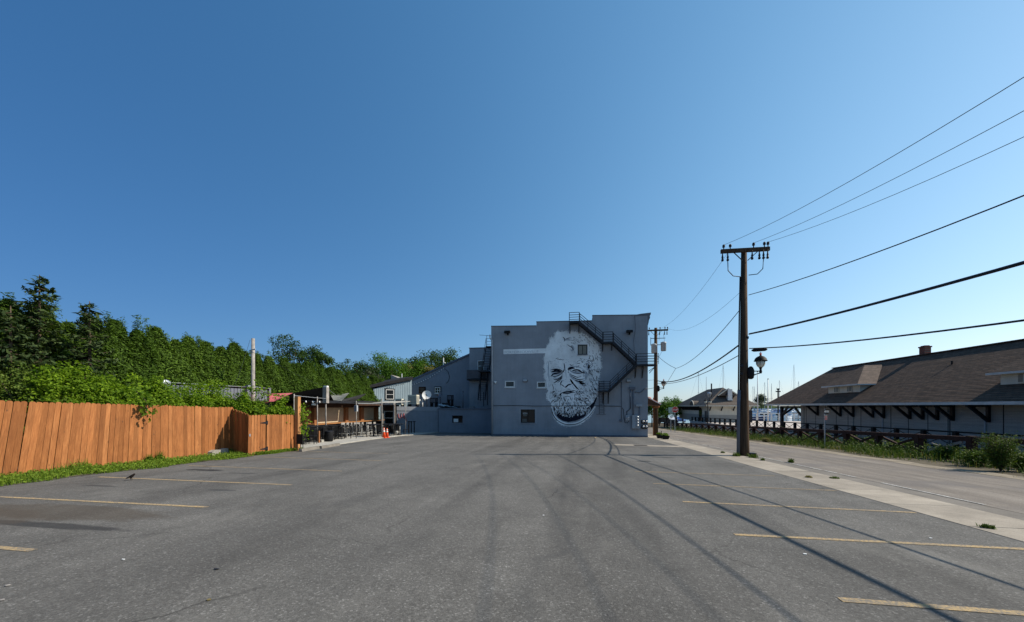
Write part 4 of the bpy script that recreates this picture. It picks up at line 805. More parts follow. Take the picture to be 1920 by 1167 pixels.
for x, y, t, lb in ((626, 759, 31, 'pale rectangular heater panel hung on the bar fascia'), (668, 766, 27.4, 'small pale speaker box on a slim post')):
    q = DP(x, y, t); t_ = empty('speaker', q, lb, 'speaker'); MB().box(q.x-.1, q.x+.1, q.y-.1, q.y+.06, q.z-.22, q.z+.22).build('cabinet', M['pipe'], t_); MB().box(q.x-.08, q.x+.08, q.y-.112, q.y-.101, q.z-.19, q.z+.19).build('grille', M['conduit'], t_)
# railing along the patio edge
rl = empty('patio_railing', (-15.9, 23, gz(23)+.05), 'black metal picket railing along the patio edge', 'railing')
rp = [Vector((-14.35, 17.3, 0)), Vector((-15.75, 21.6, 0)), Vector((-16.9, 25.8, 0)), Vector((-17.5, 28.2, 0)), Vector((-17.2, 30.8, 0)), Vector((-17.0, 33.4, 0))]
pk = MB().box(-.01, .01, -.01, .01, .1, .86).mesh('picket', M['black']); po_ = MB().box(-.035, .035, -.035, .035, 0, .98).mesh('post', M['black'])
for a, b_ in zip(rp[:-1], rp[1:]):
    za, zb = gz(a.y)+.05, gz(b_.y)+.05; m = MB()
    for z in (.12, .86, .94): m.bar(a+Vector((0, 0, za+z)), b_+Vector((0, 0, zb+z)), .035, .03)
    m.build('rail', M['black'], rl); n = int((b_-a).length/.13)
    inst('post', po_, rl, a+Vector((0, 0, za)))
    for k in range(1, n): q = a.lerp(b_, k/n); inst('picket', pk, rl, (q.x, q.y, za+(zb-za)*k/n))
inst('post', po_, rl, rp[-1]+Vector((0, 0, gz(rp[-1].y)+.05)))
# stools, chairs, tables
def mk_stool(seat_mat, leg_mat):
    t = empty('bar_stool', (0, 0, 0), 'bar stool with pale seat lined up under the bar counter', 'bar stool', 'bar stools under the bar counter')
    MB().box(-.18, .18, -.18, .18, .70, .75).build('seat', M[seat_mat], t)
    b = MB(); b.box(-.18, .18, .15, .18, .92, 1.1); b.build('backrest', M[seat_mat], t)
    for sx in (-1, 1):
        for sy in (-1, 1): MB().bar((sx*.2, sy*.2, 0), (sx*.15, sy*.15, 1.1 if sy > 0 else .7), .035, .035).build('leg', M[leg_mat], t)
    f = MB(); 
    for sx in (-1, 1): f.bar((sx*.19, -.19, .25), (sx*.19, .19, .25), .025, .025); f.bar((-.19, sx*.19, .25), (.19, sx*.19, .25), .025, .025)
    f.build('stretcher', M[leg_mat], t); return t
s0 = mk_stool('plank', 'white'); k = 0
for x in (640, 648, 655, 662, 669, 676, 684, 691, 699):
    p = SD(x, 790, VB+.95); o = s0 if k == 0 else copy_tree(s0); o.location = (p.x, p.y, gz(p.y)+.05); o.rotation_euler.z = R(-90)+random.uniform(-.5, .5); k += 1
def mk_chair():
    t = empty('patio_chair', (0, 0, 0), 'black metal patio chair among the tables behind the railing', 'chair', 'black chairs on the patio')
    MB().box(-.22, .22, -.22, .22, .43, .47).build('seat', M['black'], t); b = MB()
    for k in range(4): b.box(-.2+k*.12, -.15+k*.12, .2, .225, .5, .85)
    b.box(-.22, .22, .2, .23, .82, .9); b.build('backrest', M['black'], t)
    for sx in (-1, 1):
        for sy in (-1, 1): MB().bar((sx*.21, sy*.21, 0), (sx*.2, sy*.2, .88 if sy > 0 else .43), .03, .03).build('leg', M['black'], t)
    return t
c0 = mk_chair(); k = 0
def mk_table():
    t = empty('patio_table', (0, 0, 0), 'square dark high table with black pedestal on the patio', 'table', 'dark tables on the patio')
    MB().box(-.4, .4, -.4, .4, .92, .97).build('tabletop', M['iron'], t); MB().lathe((0, 0, .03), [(.05, 0), (.04, .88)], 8).build('pedestal', M['black'], t); MB().lathe((0, 0, 0), [(.28, 0), (.26, .03)], 12).build('base', M['black'], t); return t
t0 = mk_table(); j = 0
for x, y, t in ((562, 803, 21.5), (580, 803, 23.5), (600, 802, 25), (617, 802, 26.2), (634, 801, 27), (577, 800, 25), (700, 803, 30.2), (727, 802, 31.8), (748, 802, 33.2)):
    p = DP(x, y, t); z = gz(p.y)+.05; o = t0 if j == 0 else copy_tree(t0); o.location = (p.x, p.y, z); o.rotation_euler.z = random.uniform(0, 1); j += 1
    for a in (0, 1, 2):
        an = random.uniform(0, .8)+a*2.1; o = c0 if k == 0 else copy_tree(c0); o.location = (p.x+.62*math.cos(an), p.y+.62*math.sin(an), z); o.rotation_euler.z = an-R(90); k += 1
# menu board, bin, cones, bucket, blocks
p = DP(562, 824, 17.75); mbd = empty('menu_board', (p.x, p.y, gz(p.y)), 'black menu board on thin legs at the end of the wooden fence', 'menu board'); a = p.z
MB().box(p.x-.15, p.x+.17, p.y-.03, p.y+.0, a-.22, a+.24).build('panel', M['black'], mbd)
for sx in (-.13, .02, .15): MB().bar((p.x+sx, p.y+.02, gz(p.y)+.03), (p.x+sx, p.y+.02, a), .02, .02).build('leg', M['black'], mbd)
p = G(617, 829.5); bn = empty('litter_bin', p+Vector((0, 0, .05)), 'black round litter bin at the edge of the patio', 'bin')
MB().lathe(p+Vector((0, 0, .05)), [(.19, 0), (.23, .05), (.25, .55), (.25, .6)], 18).build('body', M['black'], bn, True); MB().lathe(p+Vector((0, 0, .651)), [(.27, 0), (.27, .05), (.16, .07)], 18).build('lid', M['iron'], bn)
def cone(p, h, label, tilt=0.):
    t = empty('traffic_cone', p, label, 'traffic cone'); MB().cbox(p, .34*h/.7, .34*h/.7, .035).build('base', M['orange'], t); q = Vector(p)+Vector((0, 0, .036))
    MB().lathe(q, [(.13*h/.7, 0), (.035, h)], 14).build('body', M['orange'], t, True)
    r = lambda z: .13*h/.7+(.035-.13*h/.7)*z+.003
    for z0, z1 in ((.55, .72), (.82, .92)): MB().lathe(q+Vector((0, 0, z0*h)), [(r(z0), 0), (r(z1), (z1-z0)*h)], 14).build('reflective_band', M['white'], t, True)
p = G(720, 821.5); cone(p+Vector((0, 0, .005)), .74, 'front orange traffic cone at the patio corner'); cone(p+Vector((.0, .47, -.01)), .68, 'second orange traffic cone tucked behind the first')
p = G(743, 816.5); bk = empty('bucket', p, 'white bucket beside the traffic cones', 'bucket'); MB().lathe(p+Vector((0, 0, .01)), [(.14, 0), (.18, .34), (.19, .36)], 14).build('body', M['white'], bk, True)
p = G(746, 816); MB().tube([p+Vector((.02, .3, 0)), p+Vector((.05, .3, .78))], .025, 6).build('white_stake', M['white'], None, label='white stake standing behind the bucket', cat='stake')
p = G(598, 832); MB().box(p.x-.04, p.x+.04, p.y-.04, p.y+.04, p.z+.04, p.z+.75).build('short_post', M['fence_dark'], None, label='short reddish wooden post by the railing', cat='post')
p = G(602, 831); MB().prism([(p.x-.1, p.y-.08, p.z+.05), (p.x+.1, p.y-.1, p.z+.05), (p.x+.12, p.y+.08, p.z+.05), (p.x-.08, p.y+.1, p.z+.05)], (0, 0, .16)).build('stone_block', M['rock'], None, label='pale stone block beside the short reddish post', cat='stone')
for (x0, y0), (x1, y1), lb in (((563, 847.5), (599, 841), 'nearer of the two concrete parking blocks at the patio edge'), ((600.5, 841.5), (635, 835.5), 'farther of the two concrete parking blocks at the patio edge')):
    a = G(x0, y0); b_ = G(x1, y1); d = (b_-a); d.normalize(); n_ = Vector((d.y, -d.x, 0)); m = MB(); 
    m.prism([a-n_*.09, a+n_*.09, a+n_*.06+Vector((0, 0, .13)), a-n_*.06+Vector((0, 0, .13))], b_-a); m.build('parking_block', M['gutter'], None, label=lb, cat='parking block')
for k, x in enumerate((768, 772.5, 778)):
    p = FR(x, 811, 35.5); t = MB(); t.box(p.x-.12, p.x-.06, 35.5, 35.6, gz(36)+.05, .12); t.box(p.x-.13, p.x+.02, 35.42, 35.6, .05, .13); thing1(t, 'bar_gate', M['black'], ('first', 'second', 'third')[k]+' from the left of three black upright gate posts by the angled wall', 'gate post')
# ================================================================ WOODEN FENCE (left)
def board_mesh(h, wd=.134, th=.02):
    m = MB(); r = .028; w2 = wd/2
    prof = [(-w2, 0), (w2, 0), (w2, h-.05), (w2*.85, h-.022), (w2*.5, h-.004), (0, h), (-w2*.5, h-.004), (-w2*.85, h-.022), (-w2, h-.05)]
    m.prism([(0, y, z) for y, z in prof], (th, 0, 0)); return m
VF = -14.47
bms = [board_mesh(1.92+random.uniform(-.02, .02), random.uniform(.126, .132)).mesh('board', M['fence']) for _ in range(7)]
fn = empty('wooden_fence', (VF, 10, gz(10)), 'long orange cedar board fence leaning beside the parking lot', 'fence')
u = 4.0
while u < 14.02:
    ln = max(0, min(.115, .115*(11.6-u)/3.6)) if u < 11.6 else 0
    short = u > 13.35
    inst("board", random.choice(bms), fn, (VF+random.uniform(-.008, .008), u, gz(u)+.06+(.16 if short else 0)+random.uniform(-.008, .008)), (-ln+random.uniform(-.0025, .0025), 0, random.uniform(-.06, .06)), (1, 1, .92 if short else 1))
    u += .1385
for z in (.35, 1.0, 1.6): MB().bar((VF-.03, 4, gz(4)+z), (VF-.03, 14, gz(14)+z), .04, .09).build('rail', M['fence_dark'], fn)
for uu in (4.5, 6.9, 9.3, 11.7, 13.9): MB().box(VF-.15, VF-.055, uu-.05, uu+.05, gz(uu), gz(uu)+1.8).build('post', M['fence_dark'], fn)
rf_ = empty('return_fence', (-13.8, 13.75, gz(13.7)), 'short shaded board fence turning toward the gate', 'fence')
bm2 = [board_mesh(1.66, .136).mesh('board', M['fence']) for _ in range(3)]
for k in range(9): inst('board', random.choice(bm2), rf_, (-14.38+k*.142, 13.99-k*.06, gz(13.7)+.05), (0, random.uniform(-.01, .01), R(-90)-.40), (1, 1, 1+.015*(8-k)))
for z in (.4, 1.3): MB().bar((-14.4, 14.07, gz(13.7)+z), (-13.2, 13.56, gz(13.7)+z), .04, .09).build('rail', M['fence_dark'], rf_)
gt = empty('gate_fence', (-13.1, 14.8, gz(14.8)), 'short lower orange board fence with hinged gate before the patio', 'fence')
gate = MB().box(-13.16, -13.14, 13.42, 14.3, gz(14)+.45, gz(14)+.55).build('gate', M['fence_dark'], gt)
bm3 = [board_mesh(1.63, .13).mesh('board', M['fence']) for _ in range(4)]
for k in range(6): inst('board', random.choice(bm3), gate, (-13.12, 13.46+k*.146, gz(14)+.03), (random.uniform(-.006, .006)-.02, 0, random.uniform(-.05, .05)))
for k in range(13): inst('board', random.choice(bm3), gt, (-13.12+random.uniform(-.006, .006), 14.40+k*.138, gz(14.4+k*.138)+.05), (random.uniform(-.006, .006)-.012, 0, random.uniform(-.06, .06)))
for z in (.35, 1.3): MB().bar((-13.16, 14.32, gz(14.5)+z), (-13.16, 16.1, gz(16)+z), .04, .09).build('rail', M['fence_dark'], gt)
MB().box(-13.28, -13.17, 14.3, 14.4, gz(14.3), gz(14.3)+1.65).build('post', M['fence_dark'], gt); MB().box(-13.28, -13.17, 16.08, 16.18, gz(16), gz(16)+1.6).build('post', M['fence_dark'], gt)
for z in (.22, 1.32):
    h = MB(); h.prism([(-13.10, 14.33, gz(14)+z-.05), (-13.10, 14.33, gz(14)+z+.05), (-13.10, 14.0, gz(14)+z+.012), (-13.10, 14.0, gz(14)+z-.012)], (.012, 0, 0)); h.box(-13.10, -13.085, 14.33, 14.39, gz(14)+z-.08, gz(14)+z+.08); h.build('hinge', M['iron'], gate)
MB().box(-13.10, -13.08, 13.44, 13.5, gz(14)+.8, gz(14)+.9).build('latch', M['galv'], gate)
rk = MB(); a = Vector((-14.25, 12.9, 0)); b_ = Vector((-14.2, 13.62, 0)); n = 7
pts = [(a.x+(b_.x-a.x)*t, a.y+(b_.y-a.y)*t-.12*math.sin(3.1*t)-.05, gz(13.6)+z) for t, z in ((0, .0), (.15, .2), (.45, .27), (.75, .25), (1, .28), (1.02, 0))]
rk.prism(pts, (-.35, .0, 0)); rk.build('broken_concrete', M['rock'], None, label='broken pale concrete lump under the fence end', cat='rubble')

# ================================================================ VEGETATION
def leafcloud(pts, nrm, size, shape='leaf', asp=.5, jitter=.6):
    """many separate small leaves: pts (n,3), nrm preferred facing (n,3), size (n,)"""
    n = len(pts); d = nrm+rng.normal(0, jitter, (n, 3)); d /= np.linalg.norm(d, axis=1)[:, None]+1e-9
    a = rng.normal(0, 1, (n, 3)); t = np.cross(d, a); t /= np.linalg.norm(t, axis=1)[:, None]+1e-9; b = np.cross(d, t)
    s = size[:, None]
    p0 = pts-t*s*.5; p1 = pts+b*s*asp*.5+d*s*.06; p2 = pts+t*s*.5; p3 = pts-b*s*asp*.5+d*s*.06
    return np.stack([p0, p1, p2, p3], 1).reshape(-1, 3)
def quads_mesh(name, co, mats, midx=None, extra=None):
    """quads as an array of corners; extra: MB added to the same mesh"""
    n = len(co)//4; ev = extra.v if extra else []; ef = extra.f if extra else []
    me = bpy.data.meshes.new(name); V = np.concatenate([co, np.array(ev, float).reshape(-1, 3)]) if ev else co
    me.vertices.add(len(V)); me.vertices.foreach_set('co', V.astype('f').ravel())
    tot = np.concatenate([np.full(n, 4), [len(f) for f in ef]]).astype('i'); lp = np.concatenate([np.arange(n*4), [len(co)+i for f in ef for i in f]]).astype('i')
    me.loops.add(len(lp)); me.loops.foreach_set('vertex_index', lp); me.polygons.add(len(tot))
    st = np.concatenate([[0], np.cumsum(tot)[:-1]]).astype('i'); me.polygons.foreach_set('loop_start', st); me.polygons.foreach_set('loop_total', tot)
    for m in mats: me.materials.append(m)
    if midx is not None: me.polygons.foreach_set('material_index', np.asarray(midx, 'i'))
    me.update(calc_edges=True); return me
def unit(n):
    d = rng.normal(0, 1, (n, 3)); return d/np.linalg.norm(d, axis=1)[:, None]
def conifer_crown(h, r, nspray, per, ls, top=.55, lowz=.1, shaggy=.25, droop=.25, pw=.7):
    """column of flat drooping sprays, each a fan of small scale leaves"""
    z = lowz+(h-lowz)*rng.random(nspray)**.9; th = rng.random(nspray)*2*np.pi
    f = np.clip((h-z)/(h*top), 0, 1)**pw; lump = 1+.12*np.sin(th*3+z*2.1)+.10*np.sin(th*5-z*3.7)
    rr = r*f*lump*(.55+.5*rng.random(nspray)**.5)
    out = np.stack([np.cos(th), np.sin(th), np.zeros(nspray)], 1); c = out*rr[:, None]; c[:, 2] = z
    co = []
    side = np.stack([-np.sin(th), np.cos(th), np.zeros(nspray)], 1)
    for k in range(per):
        t = (k+.5)/per; off = rng.normal(0, .35, nspray)*ls*2.2
        p = c+out*(ls*2.0*(t-.4))+side*off[:, None]; p[:, 2] += -droop*ls*3*t*t+rng.normal(0, ls*.35, nspray)+ls*.7
        nr = out*.5+np.array([0, 0, .75]); co.append(leafcloud(p, nr, ls*(.8+.9*rng.random(nspray)), asp=.30, jitter=.4))
    return np.concatenate(co)
hd_meshes = []
for k in range(5):
    h = 5.6+.25*math.sin(k*2.3); co = np.concatenate([conifer_crown(h, 1.0, 4600, 7, .125, top=.42, pw=.85, droop=.3)]+[conifer_crown(h+random.uniform(-.1, .4), .26, 80, 5, .085, top=.35, lowz=h*.72, pw=.8)+np.array([random.uniform(-.55, .55), random.uniform(-.55, .55), 0]) for _ in range(4)])
    hd_meshes.append(quads_mesh('crown', co, [M['leaf_arb']]))
tk = MB().tube([(0, 0, -.2), (0, 0, 2.5), (.03, 0, 5.)], [.09, .06, .02], 7).mesh('trunk', M['bark'], True)
u = 6.5; k = 0
while u < 41:
    s_ = random.uniform(.975, 1.03); v_ = (-20.2 if u < 21 else -21.6)+random.uniform(-.15, .15)
    t = empty('arborvitae', (v_, u, gz(u)-.05), 'dense green arborvitae in the tall hedge row behind the fence', 'hedge tree', 'arborvitae hedge row')
    inst('crown', hd_meshes[k % 5], t, t.location, (0, 0, random.uniform(0, 6.3)), (1, 1, s_)); inst('trunk', tk, t, t.location)
    u += random.uniform(.74, .9); k += 1
# darker backing row so no daylight shows low down
for u in np.arange(7, 42, 2.2):
    t = empty('arborvitae', (-22.9+random.uniform(-.2, .2), float(u), gz(u)-.05), 'dense green arborvitae in the tall hedge row behind the fence', 'hedge tree', 'arborvitae hedge row')
    inst('crown', hd_meshes[k % 5], t, t.location, (0, 0, random.uniform(0, 6.3)), (1.4, 1.4, .9)); inst('trunk', tk, t, t.location); k += 1
def spruce(p, h, r, label, name='spruce_tree', n=1500, mat='leaf_spruce'):
    t = empty(name, p, label, 'conifer'); tr = MB(); tr.tube([(0, 0, -.2), (0, 0, h*.6), (0, 0, h*.99)], [.1, .06, .012], 7); co = []
    for k in range(int(h*8)):
        z = .4+(h-.5)*k/(h*8); L = r*(1-z/h)**.8*random.uniform(.65, 1.25)+.14; a = k*2.4+random.uniform(-.4, .4); d = np.array([math.cos(a), math.sin(a), 0])
        tip = Vector((d[0]*L, d[1]*L, z-.04*L+.22*L*L/r)); tr.tube([(0, 0, z), (d[0]*L*.5, d[1]*L*.5, z-.1*L), tip], [.022, .014, .006], 4, cap=False)
        m = int(60*L)+18; s = rng.random(m)**.8; p_ = np.outer(s*L, d); p_[:, 2] = z-.1*L*s*2*(1-s)*2+(-.04*L+.22*L*L/r)*s; sd = np.array([-d[1], d[0], 0]); p_ += np.outer(rng.normal(0, .13, m)*(.5+L*.6), sd); p_[:, 2] += rng.normal(-.03, .06, m)
        co.append(leafcloud(p_, np.tile([d[0]*.3, d[1]*.3, .8], (m, 1)), .13+.14*rng.random(m), asp=.38, jitter=.45))
    me = quads_mesh('crown', np.concatenate(co), [M[mat]]); inst('crown', me, t, p); inst('trunk', tr.mesh('trunk', M['bark'], True), t, p)
q = DP(74, 762, 13.9); spruce((q.x, q.y, gz(q.y)), 6.75, 1.5, 'tallest pointed spruce at the left end of the hedge')
q = DP(168, 762, 14.6); spruce((q.x, q.y, gz(q.y)), 6.0, 1.35, 'second conifer with ragged top right of the tall spruce')
q = DP(20, 762, 13); spruce((q.x, q.y, gz(q.y)), 5.35, 1.5, 'spreading conifer at the far left edge of the hedge')
def broad_crown(rx, ry, rz, zc, nclump, per, ls, spread=.34, flat=.8):
    """crown of leaf clumps scattered near the surface and inside an uneven ellipsoid"""
    d = unit(nclump); d[:, 2] = np.where(d[:, 2] < -.45, -d[:, 2], d[:, 2]); rr = .55+.5*rng.random(nclump)**.6
    c = d*rr[:, None]*np.array([rx, ry, rz])*(1+.18*np.sin(d[:, :1]*5+2)+.14*np.sin(d[:, 1:2]*7)); c[:, 2] += zc
    cr = spread*min(rx, rz)*(.6+.8*rng.random(nclump)); co = []
    e = unit(nclump*per); idx = np.repeat(np.arange(nclump), per); p = c[idx]+e*(cr[idx]*(.55+.5*rng.random(nclump*per)))[:, None]*np.array([1, 1, flat])
    nr = e*.7+np.array([0, 0, .55]); return leafcloud(p, nr, ls*(.7+.7*rng.random(len(p))), asp=.6, jitter=.5), c
def tree(p, rx, rz, zc, label, mat, nclump=90, per=60, ls=.22, name='leafy_tree', group=None, ry=None, cat='tree', stem=True):
    p = Vector(p); t = empty(name, p, label, cat, group)
    co, c = broad_crown(rx, ry or rx, rz, zc, nclump, per, ls); inst('crown', quads_mesh('crown', co, [M[mat]]), t, p)
    if stem:
        tr = MB(); tr.tube([(0, 0, -.3), (.05, 0, zc*.4), (0, .05, zc*.9)], [.2*rz/3+.05, .14*rz/3+.04, .05], 8)
        for k in range(7): q = Vector(c[(k*7) % len(c)]); tr.tube([(0, 0, zc*(.35+.06*k)), q*.55+Vector((0, 0, zc*.3)), q], [.09*rz/3, .05*rz/3, .015], 5)
        inst('trunk', tr.mesh('trunk', M['bark'], True), t, p)
    return t
def tree_px(x, ytop, wpx, t, label, mat, low=.5, **kw):
    """crown top at ytop, width wpx, at depth t"""
    b = DP(x, 762, t); zt = H+(762-ytop)/720*t; rx = wpx/720*t/2; base = gz(b.y)-.3; Ht = zt-base; rz = Ht*(1-low*.5)/2*1.0
    rz = min(rz, rx*1.3); return tree((b.x, b.y, base), rx, rz*.93, Ht-rz*1.06, label, mat, **kw)
tree_px(545, 634, 62, 50, 'open crowned dark tree rising above the middle of the hedge', 'leaf_dark', nclump=46, per=70, ls=.2)
tree_px(607, 659, 40, 52, 'small rounded dark tree just right of the taller open crown', 'leaf_dark', nclump=40, per=60, ls=.22)
tree_px(585, 652, 46, 54, 'dark tree filling the gap between two crowns above the hedge', 'leaf_dark', nclump=50, per=60, ls=.22)
tree_px(655, 681, 60, 56, 'low dark tree at the far end of the hedge', 'leaf_dark', nclump=60, per=60, ls=.22)
tree_px(682, 676, 50, 52, 'dark green tree behind the flue pipe', 'leaf_dark', nclump=70, per=60, ls=.2)
tree_px(717, 666, 66, 55, 'bright green tree with peaked crown behind the siding wing', 'leaf_mid', nclump=90, per=70, ls=.2)
tree_px(748, 676, 80, 53, 'bright yellow green tree behind the sloped roof', 'leaf_mid', nclump=100, per=70, ls=.2)
tree_px(700, 692, 46, 47, 'thin greyish tree with sparse leaves left of the siding wing', 'leaf_grey', nclump=60, per=45, ls=.16)
tree_px(765, 681, 46, 58, 'bronze tinted tree left of centre above the sloped roof', 'leaf_bronze', nclump=70, per=60, ls=.2)
tree_px(788, 679, 50, 55, 'green drooping tree above the middle of the sloped roof', 'leaf_mid', nclump=80, per=60, ls=.2)
tree_px(806, 686, 40, 55, 'small bronze tinted tree low above the sloped roof', 'leaf_bronze', nclump=60, per=60, ls=.2)
tree_px(785, 665, 70, 80, 'dark distant tree at the left of the hilltop wood', 'leaf_dark', nclump=90, per=60, ls=.32)
tree_px(822, 662, 76, 82, 'dark distant tree at the middle of the hilltop wood', 'leaf_dark', nclump=90, per=60, ls=.32)
tree_px(850, 661, 66, 85, 'dark distant tree at the right end of the hilltop wood', 'leaf_dark', nclump=90, per=60, ls=.32)
tree_px(735, 682, 110, 75, 'dim tree far behind the bright green trees', 'leaf_dark', nclump=110, per=60, ls=.32)
tree_px(640, 690, 90, 70, 'dim tree far behind the hedge end', 'leaf_dark', nclump=110, per=50, ls=.32)
# vines and shrubs between the fence and the hedge
def shrub_px(x, ytop, wpx, t, label, mat, n=70, per=60, ls=.12, cat='shrub', name='vine_shrub', ry=1.0, dz=0.):
    b = DP(x, 762, t); zt = H+(762-ytop)/720*t; rx = wpx/720*t/2; base = gz(b.y)+dz; hh = zt-base
    return tree((b.x, b.y, base), rx, hh*.52, hh*.52, label, mat, n, per, ls, name=name, cat=cat, ry=ry, stem=True)
shrub_px(10, 716, 90, 12.2, 'feathery pale green shrub at the far left behind the fence', 'leaf_weed', 120, 90, .07)
shrub_px(70, 712, 80, 12.6, 'feathery green shrub near the left end of the fence', 'leaf_weed', 120, 90, .07)
shrub_px(128, 706, 70, 13.0, 'bright leafy vine mound climbing below the conifers', 'leaf_vine', 130, 100, .085)
shrub_px(180, 722, 80, 13.6, 'bright leafy vine mound left of the vent cap', 'leaf_vine', 130, 100, .085)
shrub_px(232, 727, 84, 14.2, 'broad bright vine mound just left of the vent cap', 'leaf_vine', 130, 100, .085)
shrub_px(285, 734, 84, 14.8, 'bright vine mound in front of the vent cap', 'leaf_vine', 130, 100, .085)
shrub_px(345, 739, 80, 16.0, 'yellow green vine mound in front of the metal shed', 'leaf_vine', 130, 100, .085)
shrub_px(396, 734, 80, 18.0, 'green vine mound at the right end of the metal shed', 'leaf_vine', 130, 100, .085)
shrub_px(446, 751, 56, 18.2, 'leafy vine mound above the shaded return fence', 'leaf_vine', 110, 80, .10)
shrub_px(492, 759, 64, 17.6, 'darker vine thicket behind the gate under the red sail', 'leaf_vine', 110, 80, .10)
shrub_px(530, 766, 50, 18.2, 'vine thicket at the end of the short fence', 'leaf_vine', 70, 60, .09)
def vine_strand(pts, label, n=140, sp=.10, ls=.11):
    p0 = Vector(pts[0]); t = empty('vine_strand', p0, label, 'vine'); P = [Vector(q)-p0 for q in pts]; m = MB().tube(P, .012, 4)
    L = len(P)-1; s = rng.random(n)*L; i = np.minimum(s.astype(int), L-1); f = (s-i)[:, None]; A_ = np.array([list(q) for q in P]); c = A_[i]*(1-f)+A_[i+1]*f+rng.normal(0, sp, (n, 3))
    inst('leaves', quads_mesh('leaves', leafcloud(c, np.tile([.5, -.4, .6], (n, 1)), ls*(.6+.8*rng.random(n)), asp=.7), [M['leaf_vine']]), t, p0); m_ = m.mesh('stem', M['bark']); inst('stem', m_, t, p0)
a = SD(268, 752, VF+.1); vine_strand([a+Vector((-.2, -.1, .35)), a+Vector((0, 0, .12)), a+Vector((.1, .05, -.05)), a+Vector((.12, .0, -.38))], 'vine spilling over the top of the long fence', 170, .13, .12)
a = DP(566, 768, 18.2); vine_strand([DP(563, 762, 18.2), DP(568, 775, 18.2), DP(572, 793, 18.2), DP(570, 806, 18.2), DP(571, 818, 18.2)], 'vine hanging beside the tall orange post', 170, .13, .13)
a = DP(478, 725, 19); vine_strand([DP(455, 735, 18), DP(478, 728, 18), DP(500, 738, 18.4), DP(540, 745, 19)], 'vine trailing along the red sail edge', 200, .12, .11)
# weedy grass strip along the fences
def blades(n, fx, hmin, hmax, wd, lean=.35):
    v = np.array([fx() for _ in range(n)]); h = hmin+(hmax-hmin)*rng.random(n)**1.6; a = rng.random(n)*2*np.pi; t = np.stack([np.cos(a), np.sin(a), 0*a], 1)
    b = np.stack([-np.sin(a), np.cos(a), 0*a], 1); w = (wd*(.6+.8*rng.random(n)))[:, None]; ln = (rng.normal(0, lean, n)*h)[:, None]; up = np.array([0, 0, 1.])*h[:, None]
    m = v+up*.55+b*ln*.35; tp = v+up+b*ln
    return np.stack([v-t*w*.5, v+t*w*.5, m+t*w*.42, m-t*w*.42], 1).reshape(-1, 3), np.stack([m-t*w*.42, m+t*w*.42, tp+t*w*.06, tp-t*w*.06], 1).reshape(-1, 3)
def fpos():
    u = random.uniform(4, 16.3); b0 = VF+.04 if u < 13.7 else -13.1; edge = -12.85+.18*math.sin(u*2.1)+.1*math.sin(u*5.3) if u < 13 else -12.9+.1*math.sin(u*4)-.02*(u-13)
    if u > 13.4 and u < 13.75: b0 = -13.9
    v = b0+(edge-b0)*random.random()**1.1; return (v, u, gz(u)-.02)
A_, B_ = blades(15000, fpos, .04, .17, .016)
pts = np.array([fpos() for _ in range(9000)]); pts[:, 2] += .03+.13*rng.random(9000)**1.8; C_ = leafcloud(pts, np.tile([.3, -.2, .9], (9000, 1)), .035+.05*rng.random(9000), asp=.65)
co = np.concatenate([A_, B_, C_]); o = bpy.data.objects.new('grass', quads_mesh('grass', co-np.array([-13.6, 10, 0]), [M['grass']])); COL.objects.link(o); o.location = (-13.6, 10, 0); props(o, kind='stuff')
gs = MB(); us = np.arange(3, 16.6, .6)
for a, b_ in zip(us[:-1], us[1:]):
    e0, e1 = [(-12.88+.15*math.sin(x*2.1)+.08*math.sin(x*5.3)) for x in (a, b_)]
    gs.add([(-15.5, a, gz(a)+.012), (e0, a, gz(a)+.006), (e1, b_, gz(b_)+.006), (-15.5, b_, gz(b_)+.012)], [(0, 1, 2, 3)])
gs.build('soil_strip', M['dirt'], kind='structure')
def weed(p, r, h, label, mat='leaf_weed', n=300, ls=.07, grp=None, cat='weed', name='weed_clump', fl=None, bl=None):
    p = Vector(p); t = empty(name, p, label, cat, grp); A, B = blades(bl or n//3, lambda: (random.gauss(0, r*.35), random.gauss(0, r*.35), 0), h*.4, h, .014, .45)
    k = n; d = unit(k); pos = d*np.array([r, r, h*.55])*(rng.random(k)**.4)[:, None]; pos[:, 2] = abs(pos[:, 2])+.1*h; C = leafcloud(pos, d*.4+np.array([0, 0, .7]), ls*(.6+.8*rng.random(k)), asp=.5)
    co = np.concatenate([A, B, C]); inst('leaves', quads_mesh('leaves', co, [M[mat]]), t, p); st = MB()
    for j in range(6): st.tube([(0, 0, 0), (random.gauss(0, r*.3), random.gauss(0, r*.3), h*.85)], [.008, .003], 4)
    inst('stem', st.mesh('stem', M['leaf_weed']), t, p); return t
for x, y, r, h, lb in ((128, 889, .42, .34, 'broad leafed bright weed at the foot of the fence'), (150, 884, .3, .40, 'tall grassy weed tuft left of the stall line by the fence'), (290, 866, .16, .42, 'upright dark weed against the long fence'), (268, 868, .12, .35, 'small upright weed against the long fence'), (440, 857, .4, .28, 'low weeds in the corner by the return fence'), (415, 852, .35, .3, 'weed growing over the broken concrete'), (505, 849, .14, .32, 'yellowish weed at the gate hinge'), (518, 846, .16, .30, 'small weed against the short fence'), (549, 844, .22, .2, 'low weed at the end of the short fence')):
    p = G(x, y); weed((max(p.x, VF+.15), p.y, gz(p.y)), r, h, lb, 'grass', 285, .06)
